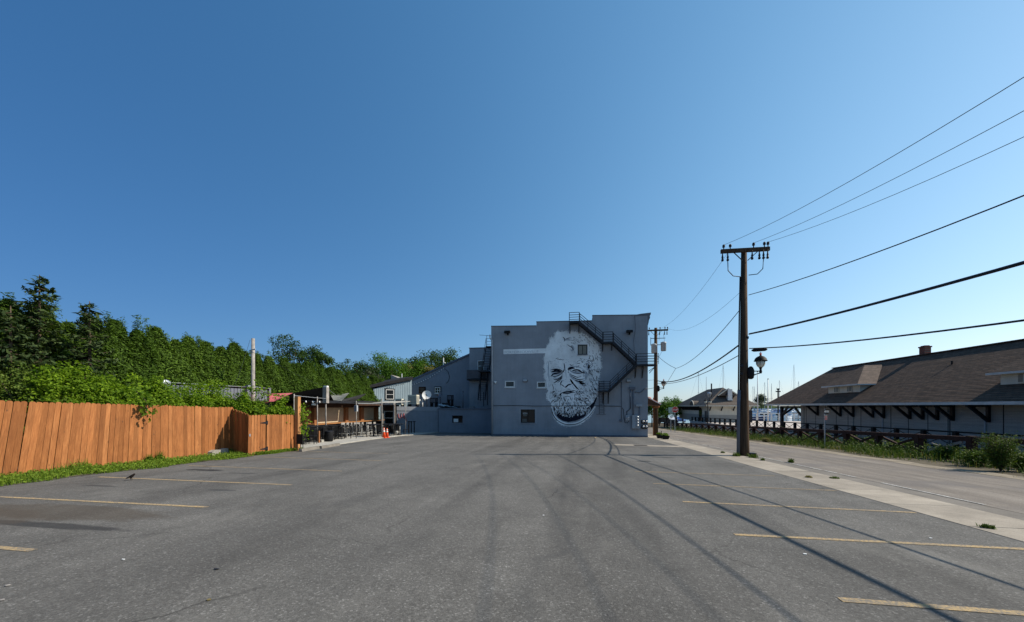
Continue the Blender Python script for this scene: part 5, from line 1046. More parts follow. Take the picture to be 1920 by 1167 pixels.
# small weeds in the pavement cracks on the right
for x, y, r, h, lb, m_ in ((1381, 856, .22, .2, 'green weeds left of the utility pole foot', 'leaf_weed'), (1412, 859, .3, .2, 'grassy weeds right of the utility pole foot', 'leaf_weed'), (1430, 864, .1, .1, 'small weed on the gutter just past the pole', 'leaf_weed'), (1483, 868, .13, .18, 'grass tuft growing on the white edge line', 'leaf_weed'), (1565, 898, .14, .06, 'flat weed in the pavement joint nearer the camera', 'leaf_weed'), (1516, 896, .1, .06, 'flat weed at the sidewalk edge', 'dry'), (1852, 991, .1, .06, 'low grass tuft at the lot edge on the right', 'leaf_weed'), (1355, 850, .12, .1, 'small weed on the sidewalk left of the pole', 'leaf_weed')):
    p = G(x, y); weed((p.x, p.y, gz(p.y)+.01), r*.85, h*.95, lb, m_, 60, .04, bl=150)
# verge vegetation under the timber fence
def vpos():
    while True:
        u = random.uniform(8, 60); e = 12.9+.4*math.sin(u*.9)+.25*math.sin(u*2.3)
        if u > 34 and random.random() < .55: continue
        if math.sin(u*1.7)+math.sin(u*.63+1)+math.sin(u*4.1) < -.4 and random.random() < .75: continue
        return (e+(16.6-e)*random.random(), u, gz(u)-.02)
A_, B_ = blades(15000, vpos, .06, .5, .018)
pts = np.array([vpos() for _ in range(15000)]); pts[:, 2] += .04+.5*rng.random(15000)**1.6; C_ = leafcloud(pts, np.tile([-.2, -.2, .9], (15000, 1)), .04+.07*rng.random(15000), asp=.5)
co = np.concatenate([A_, B_, C_]); o = bpy.data.objects.new('ground_cover', quads_mesh('ground_cover', co-np.array([14, 25, 0]), [M['leaf_weed']])); COL.objects.link(o); o.location = (14, 25, 0); props(o, kind='stuff')
A_, B_ = blades(5000, lambda: (lambda q: (q[0]-.6*random.random()-.1 if random.random() < .6 else q[0], q[1], q[2]))(vpos()), .04, .3, .012)
o = bpy.data.objects.new('dry_grass', quads_mesh('dry_grass', np.concatenate([A_, B_])-np.array([14, 25, 0]), [M['dry']])); COL.objects.link(o); o.location = (14, 25, 0); props(o, kind='stuff')
def bush(x, y, r, h, lb, n, ls, mat='leaf_weed', dry=False):
    p = G(x, y); p.z = gz(p.y); t = empty('bush', p, lb, 'bush'); st = MB(); co = []
    for k in range(n):
        a = random.uniform(0, 6.3); L = random.uniform(.5, 1); tip = np.array([math.cos(a)*r*L*random.uniform(.3, 1), math.sin(a)*r*L*random.uniform(.3, 1), h*random.uniform(.55, 1.05)]); st.tube([(0, 0, 0), tuple(tip*np.array([.45, .45, .55])), tuple(tip)], [.012, .008, .003], 4, cap=False)
        m = 90; s = .25+.75*rng.random(m); pp = np.outer(s, tip)+rng.normal(0, .05+.04*r, (m, 3)); co.append(leafcloud(pp, np.tile([0, 0, 1.], (m, 1)), ls*(.6+.8*rng.random(m)), asp=.3, jitter=.8))
    inst('leaves', quads_mesh('leaves', np.concatenate(co), [M[mat]]), t, p); inst('stem', st.mesh('stem', M['bark']), t, p)
bush(1876, 884, .62, 1.12, 'large feathery green bush at the right end of the timber fence', 85, .06); bush(1915, 884, .4, .6, 'lower green bush at the right picture edge', 30, .07)
bush(1462, 822, .7, .95, 'tall weedy bush by the canopy post of the depot', 45, .09); bush(1545, 832, .5, .8, 'leafy weeds around the arrow sign post', 30, .09); bush(1690, 848, .7, .5, 'dark green low bush under the near fence rail', 45, .08); bush(1600, 836, .5, .6, 'weeds by the middle timber posts', 30, .08); bush(1435, 829, .35, .25, 'dry brown weed heap at the road edge', 26, .06, 'dry')

bush(1718, 852, .5, .55, 'leafy green weeds left of the near timber post', 40, .08); bush(1640, 842, .6, .6, 'pale flowering weeds by the third timber post', 40, .07); bush(1770, 862, .55, .5, 'low spreading weeds below the fallen plank', 40, .08); bush(1830, 874, .5, .5, 'weeds at the foot of the nearest timber post', 40, .08)
bush(1515, 828, .6, .55, 'weeds between the canopy post and the arrow sign', 36, .08)
# ================================================================ UTILITY POLES AND WIRES
def m_pole():
    t = NT('weathered_pole'); p = t.pos(); g_ = t.noise(t.scale(p, (14, 14, .5)), 1.6, 6, .7, .4)
    c = t.ramp(g_, [(.3, (.02, .013, .009)), (.5, (.065, .041, .025)), (.72, (.125, .085, .056))]); t.bump(g_, .6, .02); return t.out(c, .9, 0, .15)
M['pole'] = m_pole()
PV, PU = 7.05, 18.1
base = Vector((PV, PU, gz(PU)-.02)); zt = H+295/720*16.6
up = empty('utility_pole', base, 'tall dark wooden utility pole with crossarm at the sidewalk edge', 'utility pole')
MB().tube([(PV, PU, base.z-.3), (PV, PU, base.z+.5), (PV, PU, 3), (PV, PU, zt)], [.225, .205, .165, .11], 14).build('shaft', M['pole'], up, True)
def pj(x, y): return DP(x, y, 16.55)
# conduit guard on the left side
MB().tube([(PV-.25, PU-.06, base.z), (PV-.235, PU-.06, 1.6), (PV-.215, PU-.06, 2.3)], .07, 8).build('cable_guard', M['conduit'], up, True)
MB().tube([(PV-.24, PU-.05, 2.25), (PV-.2, PU-.04, 5.5), (PV-.16, PU-.03, 7.2)], .028, 6).build('riser_cable', M['iron'], up, True)
MB().box(PV+.16, PV+.42, PU-.2, PU+.1, base.z, base.z+.16).build('ground_box', M['iron'], up)
# crossarm turned a little so that it is seen square from the lot
za = zt-.12; xl = pj(1348, 474); xr = pj(1442, 474)
arm = MB().bar((PV-1.0, PU-.22, za), (PV+.93, PU-.17, za), .11, .16).build('crossarm', M['pole'], up)
bs = MB()
for s_ in (-1, 1): bs.bar((PV+s_*.48, PU-.2, za-.07), (PV+s_*.1, PU-.12, za-.42), .03, .03)
bs.build('arm_brace', M['iron'], up)
ins = MB().lathe((0, 0, 0), [(.02, 0), (.02, .08), (.06, .1), (.04, .13), (.06, .15), (.045, .2), (.02, .22)], 10).mesh('insulator', M['iron'], True)
insd = MB().lathe((0, 0, 0), [(.018, -.38), (.05, -.36), (.05, -.3), (.03, -.28), (.045, -.2), (.03, -.16), (.018, -.02), (.018, 0)], 10).mesh('hanging_insulator', M['iron'], True)
IV = (PV-.88, PV-.62, PV+.3, PV+.72, PV+.86)
for x in IV: inst('insulator', ins, up, (x, PU-.2, za+.08))
for x in (PV-.95, PV-.74, PV+.22, PV+.5, PV+.66, PV+.82): inst('hanging_insulator', insd, up, (x, PU-.26, za-.07))
jw = MB()
jw.tube([(PV-.74, PU-.26, za-.45), (PV-.72, PU-.24, za-.85), (PV-.5, PU-.2, za-1.08), (PV-.12, PU-.12, za-1.12)], .018, 5); jw.tube([(PV+.66, PU-.26, za-.45), (PV+.64, PU-.24, za-.85), (PV+.45, PU-.2, za-1.05), (PV+.14, PU-.12, za-1.05)], .018, 5)
jw.tube([(PV+.82, PU-.26, za-.1), (PV+.78, PU-.26, za-.4), (PV+.66, PU-.26, za-.4)], .01, 4); jw.build('jumper_wire', M['iron'], up, True)
sg2 = MB()
for x, z in ((.14, 4.55), (.2, 3.1), (-.17, 3.35), (-.18, 3.0), (.14, 2.95)): sg2.box(PV+min(0, x), PV+max(0, x), PU-.14, PU-.06, z-.05, z+.05)
sg2.build('cable_clamps', M['iron'], up)

def lantern(parent_name, pole_v, pole_u, z, reach, label, r0):
    t = empty('street_lantern', (pole_v+r0, pole_u, z), label, 'street lamp')
    MB().lathe((pole_v+r0+.02, pole_u-.02, z-.22), [(.06, 0), (.12, .05), (.14, .2), (.14, .38), (.09, .5), (.04, .55)], 10).build('wall_plate', M['black'], t, True)
    x1 = pole_v+reach; a = MB(); a.tube([(pole_v+r0, pole_u-.02, z+.12), (x1, pole_u-.02, z+.12)], .02, 6); a.tube([(pole_v+r0+.05, pole_u-.02, z-.12), (pole_v+r0+.2, pole_u-.02, z-.02), (pole_v+r0+.36, pole_u-.02, z+.03), (x1, pole_u-.02, z+.04)], .025, 6); a.lathe((x1, pole_u-.02, z+.02), [(.04, 0), (.06, .08), (.04, .16), (.07, .27)], 10); a.build('bracket_arm', M['black'], t, True)
    c = (x1, pole_u-.02, z+.28)
    MB().lathe(c, [(.07, 0), (.13, .05), (.165, .14), (.175, .26)], 14).build('glass_bowl', M['glow'], t, True)
    r = MB()
    for k in range(6): an = k*math.pi/3; r.tube([(c[0]+.075*math.cos(an), c[1]+.075*math.sin(an), c[2]), (c[0]+.172*math.cos(an), c[1]+.172*math.sin(an), c[2]+.14), (c[0]+.182*math.cos(an), c[1]+.182*math.sin(an), c[2]+.27)], .009, 4)
    r.build('glass_ribs', M['black'], t)
    MB().lathe((c[0], c[1], c[2]+.26), [(.25, 0), (.25, .03), (.23, .05), (.21, .12), (.14, .19), (.05, .23), (.03, .26)], 16).build('hood', M['black'], t, True)
    f = MB(); f.lathe((c[0], c[1], c[2]+.51), [(.03, 0), (.05, .04), (.02, .07)], 8)
    for k in range(5): an = k*2*math.pi/5+.3; f.bar((c[0], c[1], c[2]+.56), (c[0]+.06*math.cos(an), c[1]+.02, c[2]+.6+.06*math.sin(an)), .025, .02)
    f.build('finial', M['red'], t); return t
lantern('a', PV, PU-.12, 2.98, .60, 'black street lantern with frosted bowl on the near utility pole', .19)
# the farther pole
QV, QU = 7.05, 37.4; qb = Vector((QV, QU, gz(QU))); qzt = H+147/720*35.6
qp = empty('utility_pole', qb, 'farther utility pole with transformers behind the right building corner', 'utility pole')
MB().tube([(QV, QU, qb.z-.3), (QV, QU, 3), (QV, QU, qzt)], [.22, .19, .13], 12).build('shaft', M['pole'], qp, True)
MB().tube([(QV-.22, QU-.12, qb.z), (QV-.2, QU-.12, 2.4)], .06, 8).build('cable_guard', M['fence_dark'], qp)
MB().bar((QV-1.35, QU-.16, qzt-.25), (QV+1.05, QU-.16, qzt-.25), .11, .14).build('crossarm', M['pole'], qp)
b = MB(); 
for s_ in (-1, 1): b.bar((QV+s_*.5, QU-.16, qzt-.3), (QV+s_*.1, QU-.12, qzt-.72), .03, .03)
b.build('arm_brace', M['iron'], qp)
for x in (-1.2, -.6, .35, .78, 1.0): inst('insulator', ins, qp, (QV+x, QU-.16, qzt-.19)); inst('hanging_insulator', insd, qp, (QV+x-.05, QU-.18, qzt-.31))
for dx, dz, lb in ((.62, -1.45, None), (-.22, -1.6, None)):
    m = MB(); m.lathe((QV+dx, QU-.3, qzt+dz-.75), [(.2, 0), (.24, .04), (.24, .68), (.26, .7), (.26, .78), (.1, .86)], 14); m.build('transformer', M['grey_box'], qp, True)
m = MB(); m.bar((QV-.5, QU-.2, qzt-1.0), (QV+.8, QU-.2, qzt-1.0), .05, .05); m.bar((QV-.5, QU-.2, qzt-1.6), (QV+.5, QU-.2, qzt-1.6), .05, .05); m.bar((QV-.48, QU-.2, qzt-1.65), (QV-.48, QU-.2, qzt-.9), .04, .04); m.build('transformer_frame', M['iron'], qp)
m = MB(); m.tube([(QV+.62, QU-.3, qzt-.6), (QV+.75, QU-.3, qzt-1.8), (QV+.3, QU-.2, qzt-2.6), (QV+.1, QU-.1, qzt-2.9)], .012, 4); m.tube([(QV+.3, QU-.2, qzt-.3), (QV+.25, QU-.2, qzt-1.2)], .012, 4); m.build('jumper_wire', M['iron'], qp)
lantern('b', QV, QU-.14, 3.18, .66, 'street lantern on the farther pole beside the clay tiled awning', .17)
# wires
def wire(name, a, b, sag, r, label, n=40, group=None):
    a, b = Vector(a), Vector(b); pts = []
    for k in range(n+1):
        t = k/n; q = a.lerp(b, t); q.z -= 4*sag*t*(1-t); pts.append(q)
    return thing1(MB().tube(pts, r, 5), name, M['iron'], label, 'wire', group, True)
def wire_to_edge(a, v_far, z_far, x_e, y_e, r, label, u_far=-24):
    """hang the wire so that it passes through the line of sight (x_e, y_e)"""
    a = Vector(a); b = Vector((v_far, u_far, z_far)); A_, B_, C_ = _ray(x_e, y_e)
    t = .3
    for _ in range(40):                                           # where the plan line meets that sight line
        lo, hi = 0., 1.
        for _ in range(40):
            m = (lo+hi)/2; q = a.lerp(b, m); lo, hi = (m, hi) if (q.x/q.y if q.y > .1 else 99) < A_/B_ else (lo, m)
        t = lo; break
    q = a.lerp(b, t); zz_ = H+C_*(q.y/B_); sag = (q.z-zz_)/(4*t*(1-t)); return wire('overhead_wire', a, b, sag, r, label)
OV = 1.9
wire_to_edge((IV[0], PU-.2, za+.28), IV[0]+OV, za+.9, 1920, 145, .007, 'topmost overhead wire from the left end of the crossarm')
wire_to_edge((IV[2], PU-.2, za+.28), IV[2]+OV, za+.9, 1920, 208, .007, 'second overhead wire from the middle of the crossarm')
wire_to_edge((IV[4], PU-.2, za+.28), IV[4]+OV, za+.9, 1920, 257, .007, 'third overhead wire from the right end of the crossarm')
wire_to_edge((PV+.15, PU-.1, pj(1398, 554).z), PV+OV, 7.6, 1920, 367, .015, 'twisted service wire below the crossarm toward the camera')
wire_to_edge((PV+.17, PU-.1, pj(1398, 627).z), PV+OV, 5.6, 1920, 493, .036, 'thick black cable sagging toward the camera on the right')
wire_to_edge((PV+.18, PU-.1, pj(1398, 654).z), PV+OV, 4.9, 1920, 601, .021, 'lowest black cable running over the depot roof')
sc = MB(); q = pj(1424, 656.5); sc.tube([q+Vector((-.27, .1, 0)), q+Vector((-.2, .05, 0)), q+Vector((.2, -.05, .01)), q+Vector((.26, -.1, .01))], [.03, .07, .07, .03], 10); thing1(sc, 'splice_case', M['black'], 'black splice case hanging on the lowest cable above the lantern', 'splice case', smooth=True)
wire('overhead_wire', (PV-.74, PU-.2, za-.1), (QV+.35, QU-.16, qzt-.1), .55, .006, 'thin upper wire sloping back to the farther pole')
wire('overhead_wire', (PV-.1, PU+.1, pj(1390, 545).z), (QV+1.0, QU-.16, qzt-.1), .75, .006, 'thin second wire sloping back to the farther pole')
spl = DP(1267, 691, 32)
wire('overhead_wire', (PV-.14, PU+.1, pj(1384, 580).z), spl, .45, .016, 'twisted service wire from the near pole down to a midair splice')
wire('overhead_wire', spl, (QV+.1, QU-.1, H+96/720*35.4), .12, .018, 'short service wire from the midair splice up to the farther pole')
wire('overhead_wire', spl, DP(1248, 722, 35), .02, .014, 'short drop wire from the midair splice toward the lantern')
wire('overhead_wire', (PV-.2, PU+.05, pj(1382, 647).z), (QV+.12, QU-.1, H+48/720*35.4), .62, .034, 'thick black cable sagging between the two poles')
wire('overhead_wire', (PV-.2, PU+.05, pj(1382, 666).z), (QV+.12, QU-.1, H+43/720*35.4), .42, .018, 'thinner black cable sagging between the two poles')
wire('overhead_wire', FR(1208, 729, U-.06), (QV-.15, QU, H+35/720*35.4), .05, .02, 'service cable from the building corner to the farther pole')
wire('overhead_wire', FR(1214, 713, U-.06), (QV-.15, QU, H+50/720*35.4), .02, .012, 'thin wire from the building edge to the farther pole')

# ================================================================ AWNING, PLANTERS by the street front
aw = empty('tiled_awning', (WR, U+2, 1.6), 'red clay tiled awning on the street side of the grey building', 'awning')
a = (WR+.01, 2.35); c = (WR+1.15, 1.72)
MB().prism([(a[0], U+.6, a[1]), (c[0], U+.6, c[1]), (c[0], U+.6, c[1]-.1), (a[0], U+.6, a[1]-.55)], (0, 7, 0)).build('frame', M['brown'], aw)
tl = MB().lathe((0, 0, 0), [(.09, 0), (.075, .34)], 8).mesh('tile', M['tile'], True); an = math.atan2(a[1]-c[1], c[0]-a[0])
for j in range(4):
    for k in range(32): inst('tile', tl, aw, (c[0]-.0-j*.29*math.cos(an), U+.68+k*.22, c[1]+.03+j*.29*math.sin(an)), (0, -(math.pi/2-an), 0))
MB().prism([(c[0]+.03, U+.58, c[1]+.0), (a[0], U+.58, a[1]+.02), (a[0], U+.58, a[1]+.1), (c[0]+.05, U+.58, c[1]+.07)], (0, -.03, 0)).build('verge_strip', M['trim'], aw)
a2 = empty('tiled_awning', (WR, U+11, 2.2), 'second red tiled awning further along the street front', 'awning')
MB().prism([(WR+.01, U+9, 3.0), (WR+1.9, U+9, 2.35), (WR+1.9, U+9, 1.95), (WR+.01, U+9, 2.0)], (0, 5, 0)).build('frame', M['brown'], a2)
for j in range(5):
    for k in range(16): inst('tile', tl, a2, (WR+1.85-j*.36, U+9.1+k*.3, 2.42+j*.125), (0, -(math.pi/2-.33), 0), (1.3, 1.3, 1.2))
q = DP(1229.5, 760, 35.9); cl = MB(); cl.lathe((QV, QU-.02, 1.42), [(.24, 0), (.34, .1), (.36, .35), (.3, .5)], 12); thing1(cl, 'hanging_basket', M['fence_dark'], 'brown basket fixed round the farther pole under the awning', 'basket', smooth=True)
for x, y, r, lb, st_ in ((1237, 822, .25, 'black planter of green leaves at the farther pole foot', 0), (1247.5, 824, .27, 'black square planter with dark stake beside the street', 1)):
    p = G(x, y); p.z = gz(p.y)+.022; t = empty('planter', p, lb, 'planter'); MB().add([(p.x+sx*rr, p.y+sy*rr, p.z+z) for z, rr in ((0, r*.72), (.26, r)) for sx, sy in ((-1, -1), (1, -1), (1, 1), (-1, 1))], [(3, 2, 1, 0), (4, 5, 6, 7), (0, 1, 5, 4), (1, 2, 6, 5), (2, 3, 7, 6), (3, 0, 4, 7)]).build('pot', M['black'], t)
    n = 220; pos = unit(n)*np.array([r*1.0, r*1.0, .2])*(rng.random(n)**.4)[:, None]; pos[:, 2] = abs(pos[:, 2])+.27; inst('leaves', quads_mesh('leaves', leafcloud(pos, np.tile([0, 0, 1.], (n, 1)), .07+.06*rng.random(n)), [M['leaf_vine']]), t, p)
    if st_: MB().bar(p+Vector((-.28, .1, 0)), p+Vector((-.28, .1, .62)), .05, .05).build('stake', M['iron'], t)

# ================================================================ TIMBER FENCE AND PLAZA RAILING (right)
tf = empty('timber_fence', (15, 30, gz(30)), 'low dark brown timber fence with crossed braces along the street', 'fence')
VT = 15.0; tp_ = MB().box(-.11, .11, -.11, .11, -.1, .98).mesh('post', M['brownrail'])
pu = [13.0+2.35*k for k in range(26)]
for k, uu in enumerate(pu):
    inst('post', tp_, tf, (VT, uu, gz(uu)), (0, 0, random.uniform(-.05, .05)), (1, 1, random.uniform(.94, 1.04)))
    if k == 0: continue
    u0 = pu[k-1]; m = MB(); m.bar((VT-.02, u0, gz(u0)+.86), (VT-.02, uu, gz(uu)+.86), .16, .18); m.build('rail', M['brownrail'], tf)
    if uu > 21.5 or k == 1:
        MB().bar((VT+.04, u0, gz(u0)+.06), (VT+.04, uu, gz(uu)+.78), .07, .09).build('brace', M['brownrail'], tf); MB().bar((VT-.05, u0, gz(u0)+.78), (VT-.05, uu, gz(uu)+.06), .07, .09).build('brace', M['brownrail'], tf)
    elif k % 2: MB().bar((VT-.05, u0+.3, gz(u0)+.72), (VT-.02, uu-.5, gz(uu)+.3), .05, .10).build('brace', M['plank'], tf)
for (x0, y0), (x1, y1), t_, lb in (((1747, 831), (1780, 843), 16.6, 'grey weathered plank lying under the near fence rail'), ((1846, 838), (1862, 845), 15.5, 'short grey plank fallen beside the feathery bush'), ((1640, 824), (1668, 830), 19.6, 'thin grey plank under the middle of the timber fence')):
    MB().bar(DP(x0, y0, t_), DP(x1, y1, t_-.4), .09, .03).build('loose_plank', M['plank'], None, label=lb, cat='plank')
pr = empty('plaza_railing', (17.9, 40, -.7), 'black railing with thin crossed rods along the raised plaza', 'railing')
VR = 17.95; rp_ = MB().box(-.085, .085, -.085, .085, -.3, 1.0).mesh('post', M['black']); pu = [13.2+1.75*k for k in range(31)]; zr_ = lambda u: -.56-.011*(u-18)
for k, uu in enumerate(pu):
    inst('post', rp_, pr, (VR, uu, zr_(uu)))
    if k == 0: continue
    u0 = pu[k-1]; m = MB(); m.bar((VR, u0, zr_(u0)+.96), (VR, uu, zr_(uu)+.96), .09, .07); m.bar((VR, u0, zr_(u0)+.2), (VR, uu, zr_(uu)+.2), .07, .07); m.build('rail', M['black'], pr)
    MB().bar((VR+.02, u0, zr_(u0)+.22), (VR+.02, uu, zr_(uu)+.92), .025, .03).build('cross_rod', M['black'], pr); MB().bar((VR-.02, u0, zr_(u0)+.92), (VR-.02, uu, zr_(uu)+.22), .025, .03).build('cross_rod', M['black'], pr)
# arrow sign
def signpost(x, yb, v, label, cat): pass
b_ = SD(1546.5, 818, 14.4); s1 = empty('arrow_sign', (14.4, b_.y, gz(b_.y)), 'black and white one way arrow sign on a thin post', 'traffic sign', rz=0)
pz = lambda y: SD(1547, y, 14.4).z
MB().bar((14.4, b_.y, gz(b_.y)-.1), (14.4, b_.y, pz(767)), .05, .05).build('post', M['galv'], s1)
yw = R(18); dv = Vector((math.cos(yw), math.sin(yw), 0)); ndir = Vector((dv.y, -dv.x, 0)); oc = Vector((14.4, b_.y, 0))+ndir*.035
def plate(c0, c1, z0, z1, mat, off=0., th=.008):
    o_ = oc+ndir*off; m = MB(); m.prism([o_+dv*c0+Vector((0, 0, z0)), o_+dv*c1+Vector((0, 0, z0)), o_+dv*c1+Vector((0, 0, z1)), o_+dv*c0+Vector((0, 0, z1))], -ndir*th); return m
z0, z1 = pz(776), pz(768); plate(-.09, .26, z0, z1, None).build('sign_plate', M['black'], s1)
o_ = oc+ndir*.006; zc = (z0+z1)/2; hh = (z1-z0)
MB().prism([o_+dv*a+Vector((0, 0, zc+hh*z)) for a, z in ((-.08, 0), (-.02, .36), (-.02, .2), (.245, .2), (.245, -.2), (-.02, -.2), (-.02, -.36))], -ndir*.004).build('arrow', M['white'], s1)
text_mesh('ONE WAY', .072, M['black'], 'lettering', s1, Matrix.Translation(oc+ndir*.012+dv*-.03+Vector((0, 0, zc-.028))) @ Matrix.Rotation(yw, 4, 'Z') @ UPX, .002, xs=.85)
z0, z1 = pz(788), pz(778.3); plate(-.08, .14, z0, z1, None).build('sign_plate', M['plank'], s1)
for k in range(3): plate(-.05, .11, z1-.12-k*.085, z1-.085-k*.085, None, .004, .003).build('printed_line', M['shade_red'], s1)

# ================================================================ DEPOT
dp_ = empty('depot_building', (22, 28, -.7), 'long pale brick depot with broad brown shingle roof and brackets', 'building')
VE, ZE, VR2, UC, UR, U0 = 19., 1.83, 24.27, 43.5, 41.9, 4.0; ZR = 1.83+.6516*(VR2-VE); VW = 20.1; UW = 39.2
hw_ = MB(); hw_.box(VW, VW+8.3, U0, UW, -.7, ZE+.35); hw_.build('wall', M['brick'], dp_)
pl_ = MB()
for uu in (38.95, 32.6, 25.2, 18.6): pl_.box(VW-.06, VW-.002, uu-.22, uu+.22, -.7, ZE+.3)
pl_.build('pilasters', M['brick'], dp_)
dj = MB()
for uu in np.arange(6, 39, 1.35): dj.box(VW-.012, VW-.002, uu-.02, uu+.02, -.6, ZE+.2)
dj.build('panel_joints', M['iron'], dp_)
for uu in (23.6, 30.2): 
    dd = MB().box(VW-.03, VW-.003, uu-.55, uu+.55, -.7, 1.25).build('door', M['brick'], dp_); MB().box(VW-.05, VW-.031, uu-.62, uu-.55, -.7, 1.32).build('door_frame', M['pipe'], dd)
# roof: overlapping shingle courses on the street slope, plain hip and back slopes
NC = 46; rm = MB(); zofs = .012
for k in range(NC):
    t0_, t1_ = k/NC, (k+1)/NC
    v0, v1 = VE+(VR2-VE)*t0_, VE+(VR2-VE)*t1_; z0, z1 = ZE+(ZR-ZE)*t0_, ZE+(ZR-ZE)*t1_
    e0, e1 = UC+(UR-UC)*t0_, UC+(UR-UC)*t1_
    rm.add([(v0, U0, z0+zofs), (v0, e0, z0+zofs), (v1, e1, z1), (v1, U0, z1), (v0, U0, z0), (v0, e0, z0)], [(0, 3, 2, 1), (0, 1, 5, 4)])
rm.build('street_slope', M['shingle'], dp_)
MB().add([(VE, UC, ZE+.004), (2*VR2-VE, UC, ZE+.004), (VR2, UR, ZR)], [(0, 1, 2)]).build('end_slope', M['shingle3'], dp_)
MB().add([(VR2, U0, ZR), (VR2, UR, ZR), (2*VR2-VE, UC, ZE), (2*VR2-VE, U0, ZE)], [(0, 1, 2, 3)]).build('back_slope', M['shingle'], dp_)
MB().bar((VR2, U0, ZR+.03), (VR2, UR+.05, ZR+.03), .28, .06).build('ridge_cap', M['shingle'], dp_)
ev = MB(); ev.box(VE-.07, VE+.03, U0, UC+.07, ZE-.16, ZE-.01); ev.box(VE-.07, 2*VR2-VE, UC-.03, UC+.07, ZE-.16, ZE-.01); ev.build('gutter', M['eave'], dp_)
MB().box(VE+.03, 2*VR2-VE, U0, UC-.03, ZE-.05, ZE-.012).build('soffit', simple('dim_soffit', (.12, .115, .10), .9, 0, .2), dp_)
rt = MB()
for uu in np.arange(8, 43, .45): rt.box(VE+.06, VW-.01, uu-.04, uu+.04, ZE-.14, ZE-.051)
rt.build('rafter_tails', M['pipe'], dp_)
def brk(uu, dia=1.):
    m = MB(); m.bar((VW-.07, uu, ZE-.15), (VW-.07, uu, ZE-1.02), .12, .12); m.bar((VW-.05, uu, ZE-.98), (VE+.22, uu, ZE-.2), .13, .13); m.bar((VE+.12, uu, ZE-.21), (VW, uu, ZE-.21), .12, .10); m.build('bracket', M['iron'], dp_)
def u_at(x): return SD(x, 760, VW).y
for x in (1534.5, 1577.5, 1601.5, 1639, 1659, 1708, 1732.5, 1760, 1789, 1856): brk(u_at(x))
for uu in (18.0, 16.5, 14, 12): brk(uu)
sp = MB()
for uu in (42.6,): sp.box(VW-.12, VW+.12, uu-.12, uu+.12, -.7, ZE-.2)
sp.build('canopy_post', M['iron'], dp_)
MB().box(VW+7.8, VW+8.05, 42.5, 42.7, -.7, ZE-.2).build('canopy_post', M['iron'], dp_); MB().box(VW-.05, VW+.05, UW, 42.6, ZE-.38, ZE-.2).build('canopy_beam', M['iron'], dp_)
for a, b_ in (((VW, 41.4, ZE-.25), (VW, 42.55, .75)), ((VW, UW+1.2, ZE-.25), (VW, UW+.05, .75)), ((VW+1.2, 42.6, ZE-.25), (VW+.1, 42.6, .75))): MB().bar(a, b_, .14, .16).build('canopy_brace', M['iron'], dp_)
def rz_(v): return ZE+.6516*(v-VE)
def dormer(u0):
    """hipped dormer, u0: near end of its front wall"""
    u1 = u0+3.6; d = MB().box(20.25, 23.2, u0, u1, 2.3, 3.22).build('dormer', M['siding2'], dp_)
    zs = 3.22; e0, e1, uc = u0-.28, u1+.3, (u0+u1)/2+1.1; vh = lambda z: VE+(z-ZE)/.6516; v0 = 19.92; va, zt_ = 22.4, 4.86
    r = MB(); r.add([(v0, e0, zs), (v0, e1, zs), (va, uc, zt_), (vh(zt_), uc, zt_+.01), (vh(zs), e0, zs+.01), (vh(zs), e1, zs+.01)], [(0, 2, 1)]); r.build('dormer_roof', M['shingle'], d)
    r = MB(); r.add([(v0, e0, zs), (va, uc, zt_), (vh(zt_), uc, zt_+.02), (vh(zs), e0, zs+.02), (v0, e1, zs), (vh(zs), e1, zs+.02)], [(0, 3, 2, 1), (1, 2, 5, 4)]); r.build('dormer_side_roof', M['shingle3'], d)
    f = MB(); f.box(v0-.03, v0+.02, e0, e1, zs-.09, zs+.01); f.box(v0, vh(zs), e0-.03, e0+.02, zs-.09, zs+.008); f.build('dormer_eave', M['eave'], d)
    MB().box(v0+.02, 20.3, e0+.02, e1, zs-.06, zs-.02).build('dormer_soffit', M['eave'], d)
    for k in (.75, 2.25):
        w_ = MB(); a = u0+k; w_.box(20.21, 20.249, a, a+.6, 2.68, 3.14); wo = w_.build('dormer_window', M['siding2'], d); MB().box(20.195, 20.209, a+.06, a+.54, 2.73, 3.09).build('pane', simple('dusty_pane', (.17, .17, .15), .4) if 'dusty_pane' not in bpy.data.materials else bpy.data.materials['dusty_pane'], wo); MB().box(20.18, 20.194, a+.28, a+.32, 2.73, 3.09).build('muntin', M['siding2'], wo)
dormer(32.0); dormer(18.9)
chm = MB(); chm.box(VR2+.1, VR2+.5, 32.1, 32.55, ZR-1, ZR+.55); chm.box(VR2+.06, VR2+.54, 32.06, 32.59, ZR+.55, ZR+.64); chm.box(VR2+.15, VR2+.45, 32.15, 32.5, ZR+.64, ZR+.70); chm.build('chimney', M['redbrick'], dp_)
q = SD(1785, 690, 22.6); MB().tube([(22.6, q.y, rz_(22.6)-.1), (22.6, q.y, rz_(22.6)+.22)], .05, 8).build('vent_pipe', M['black'], dp_)

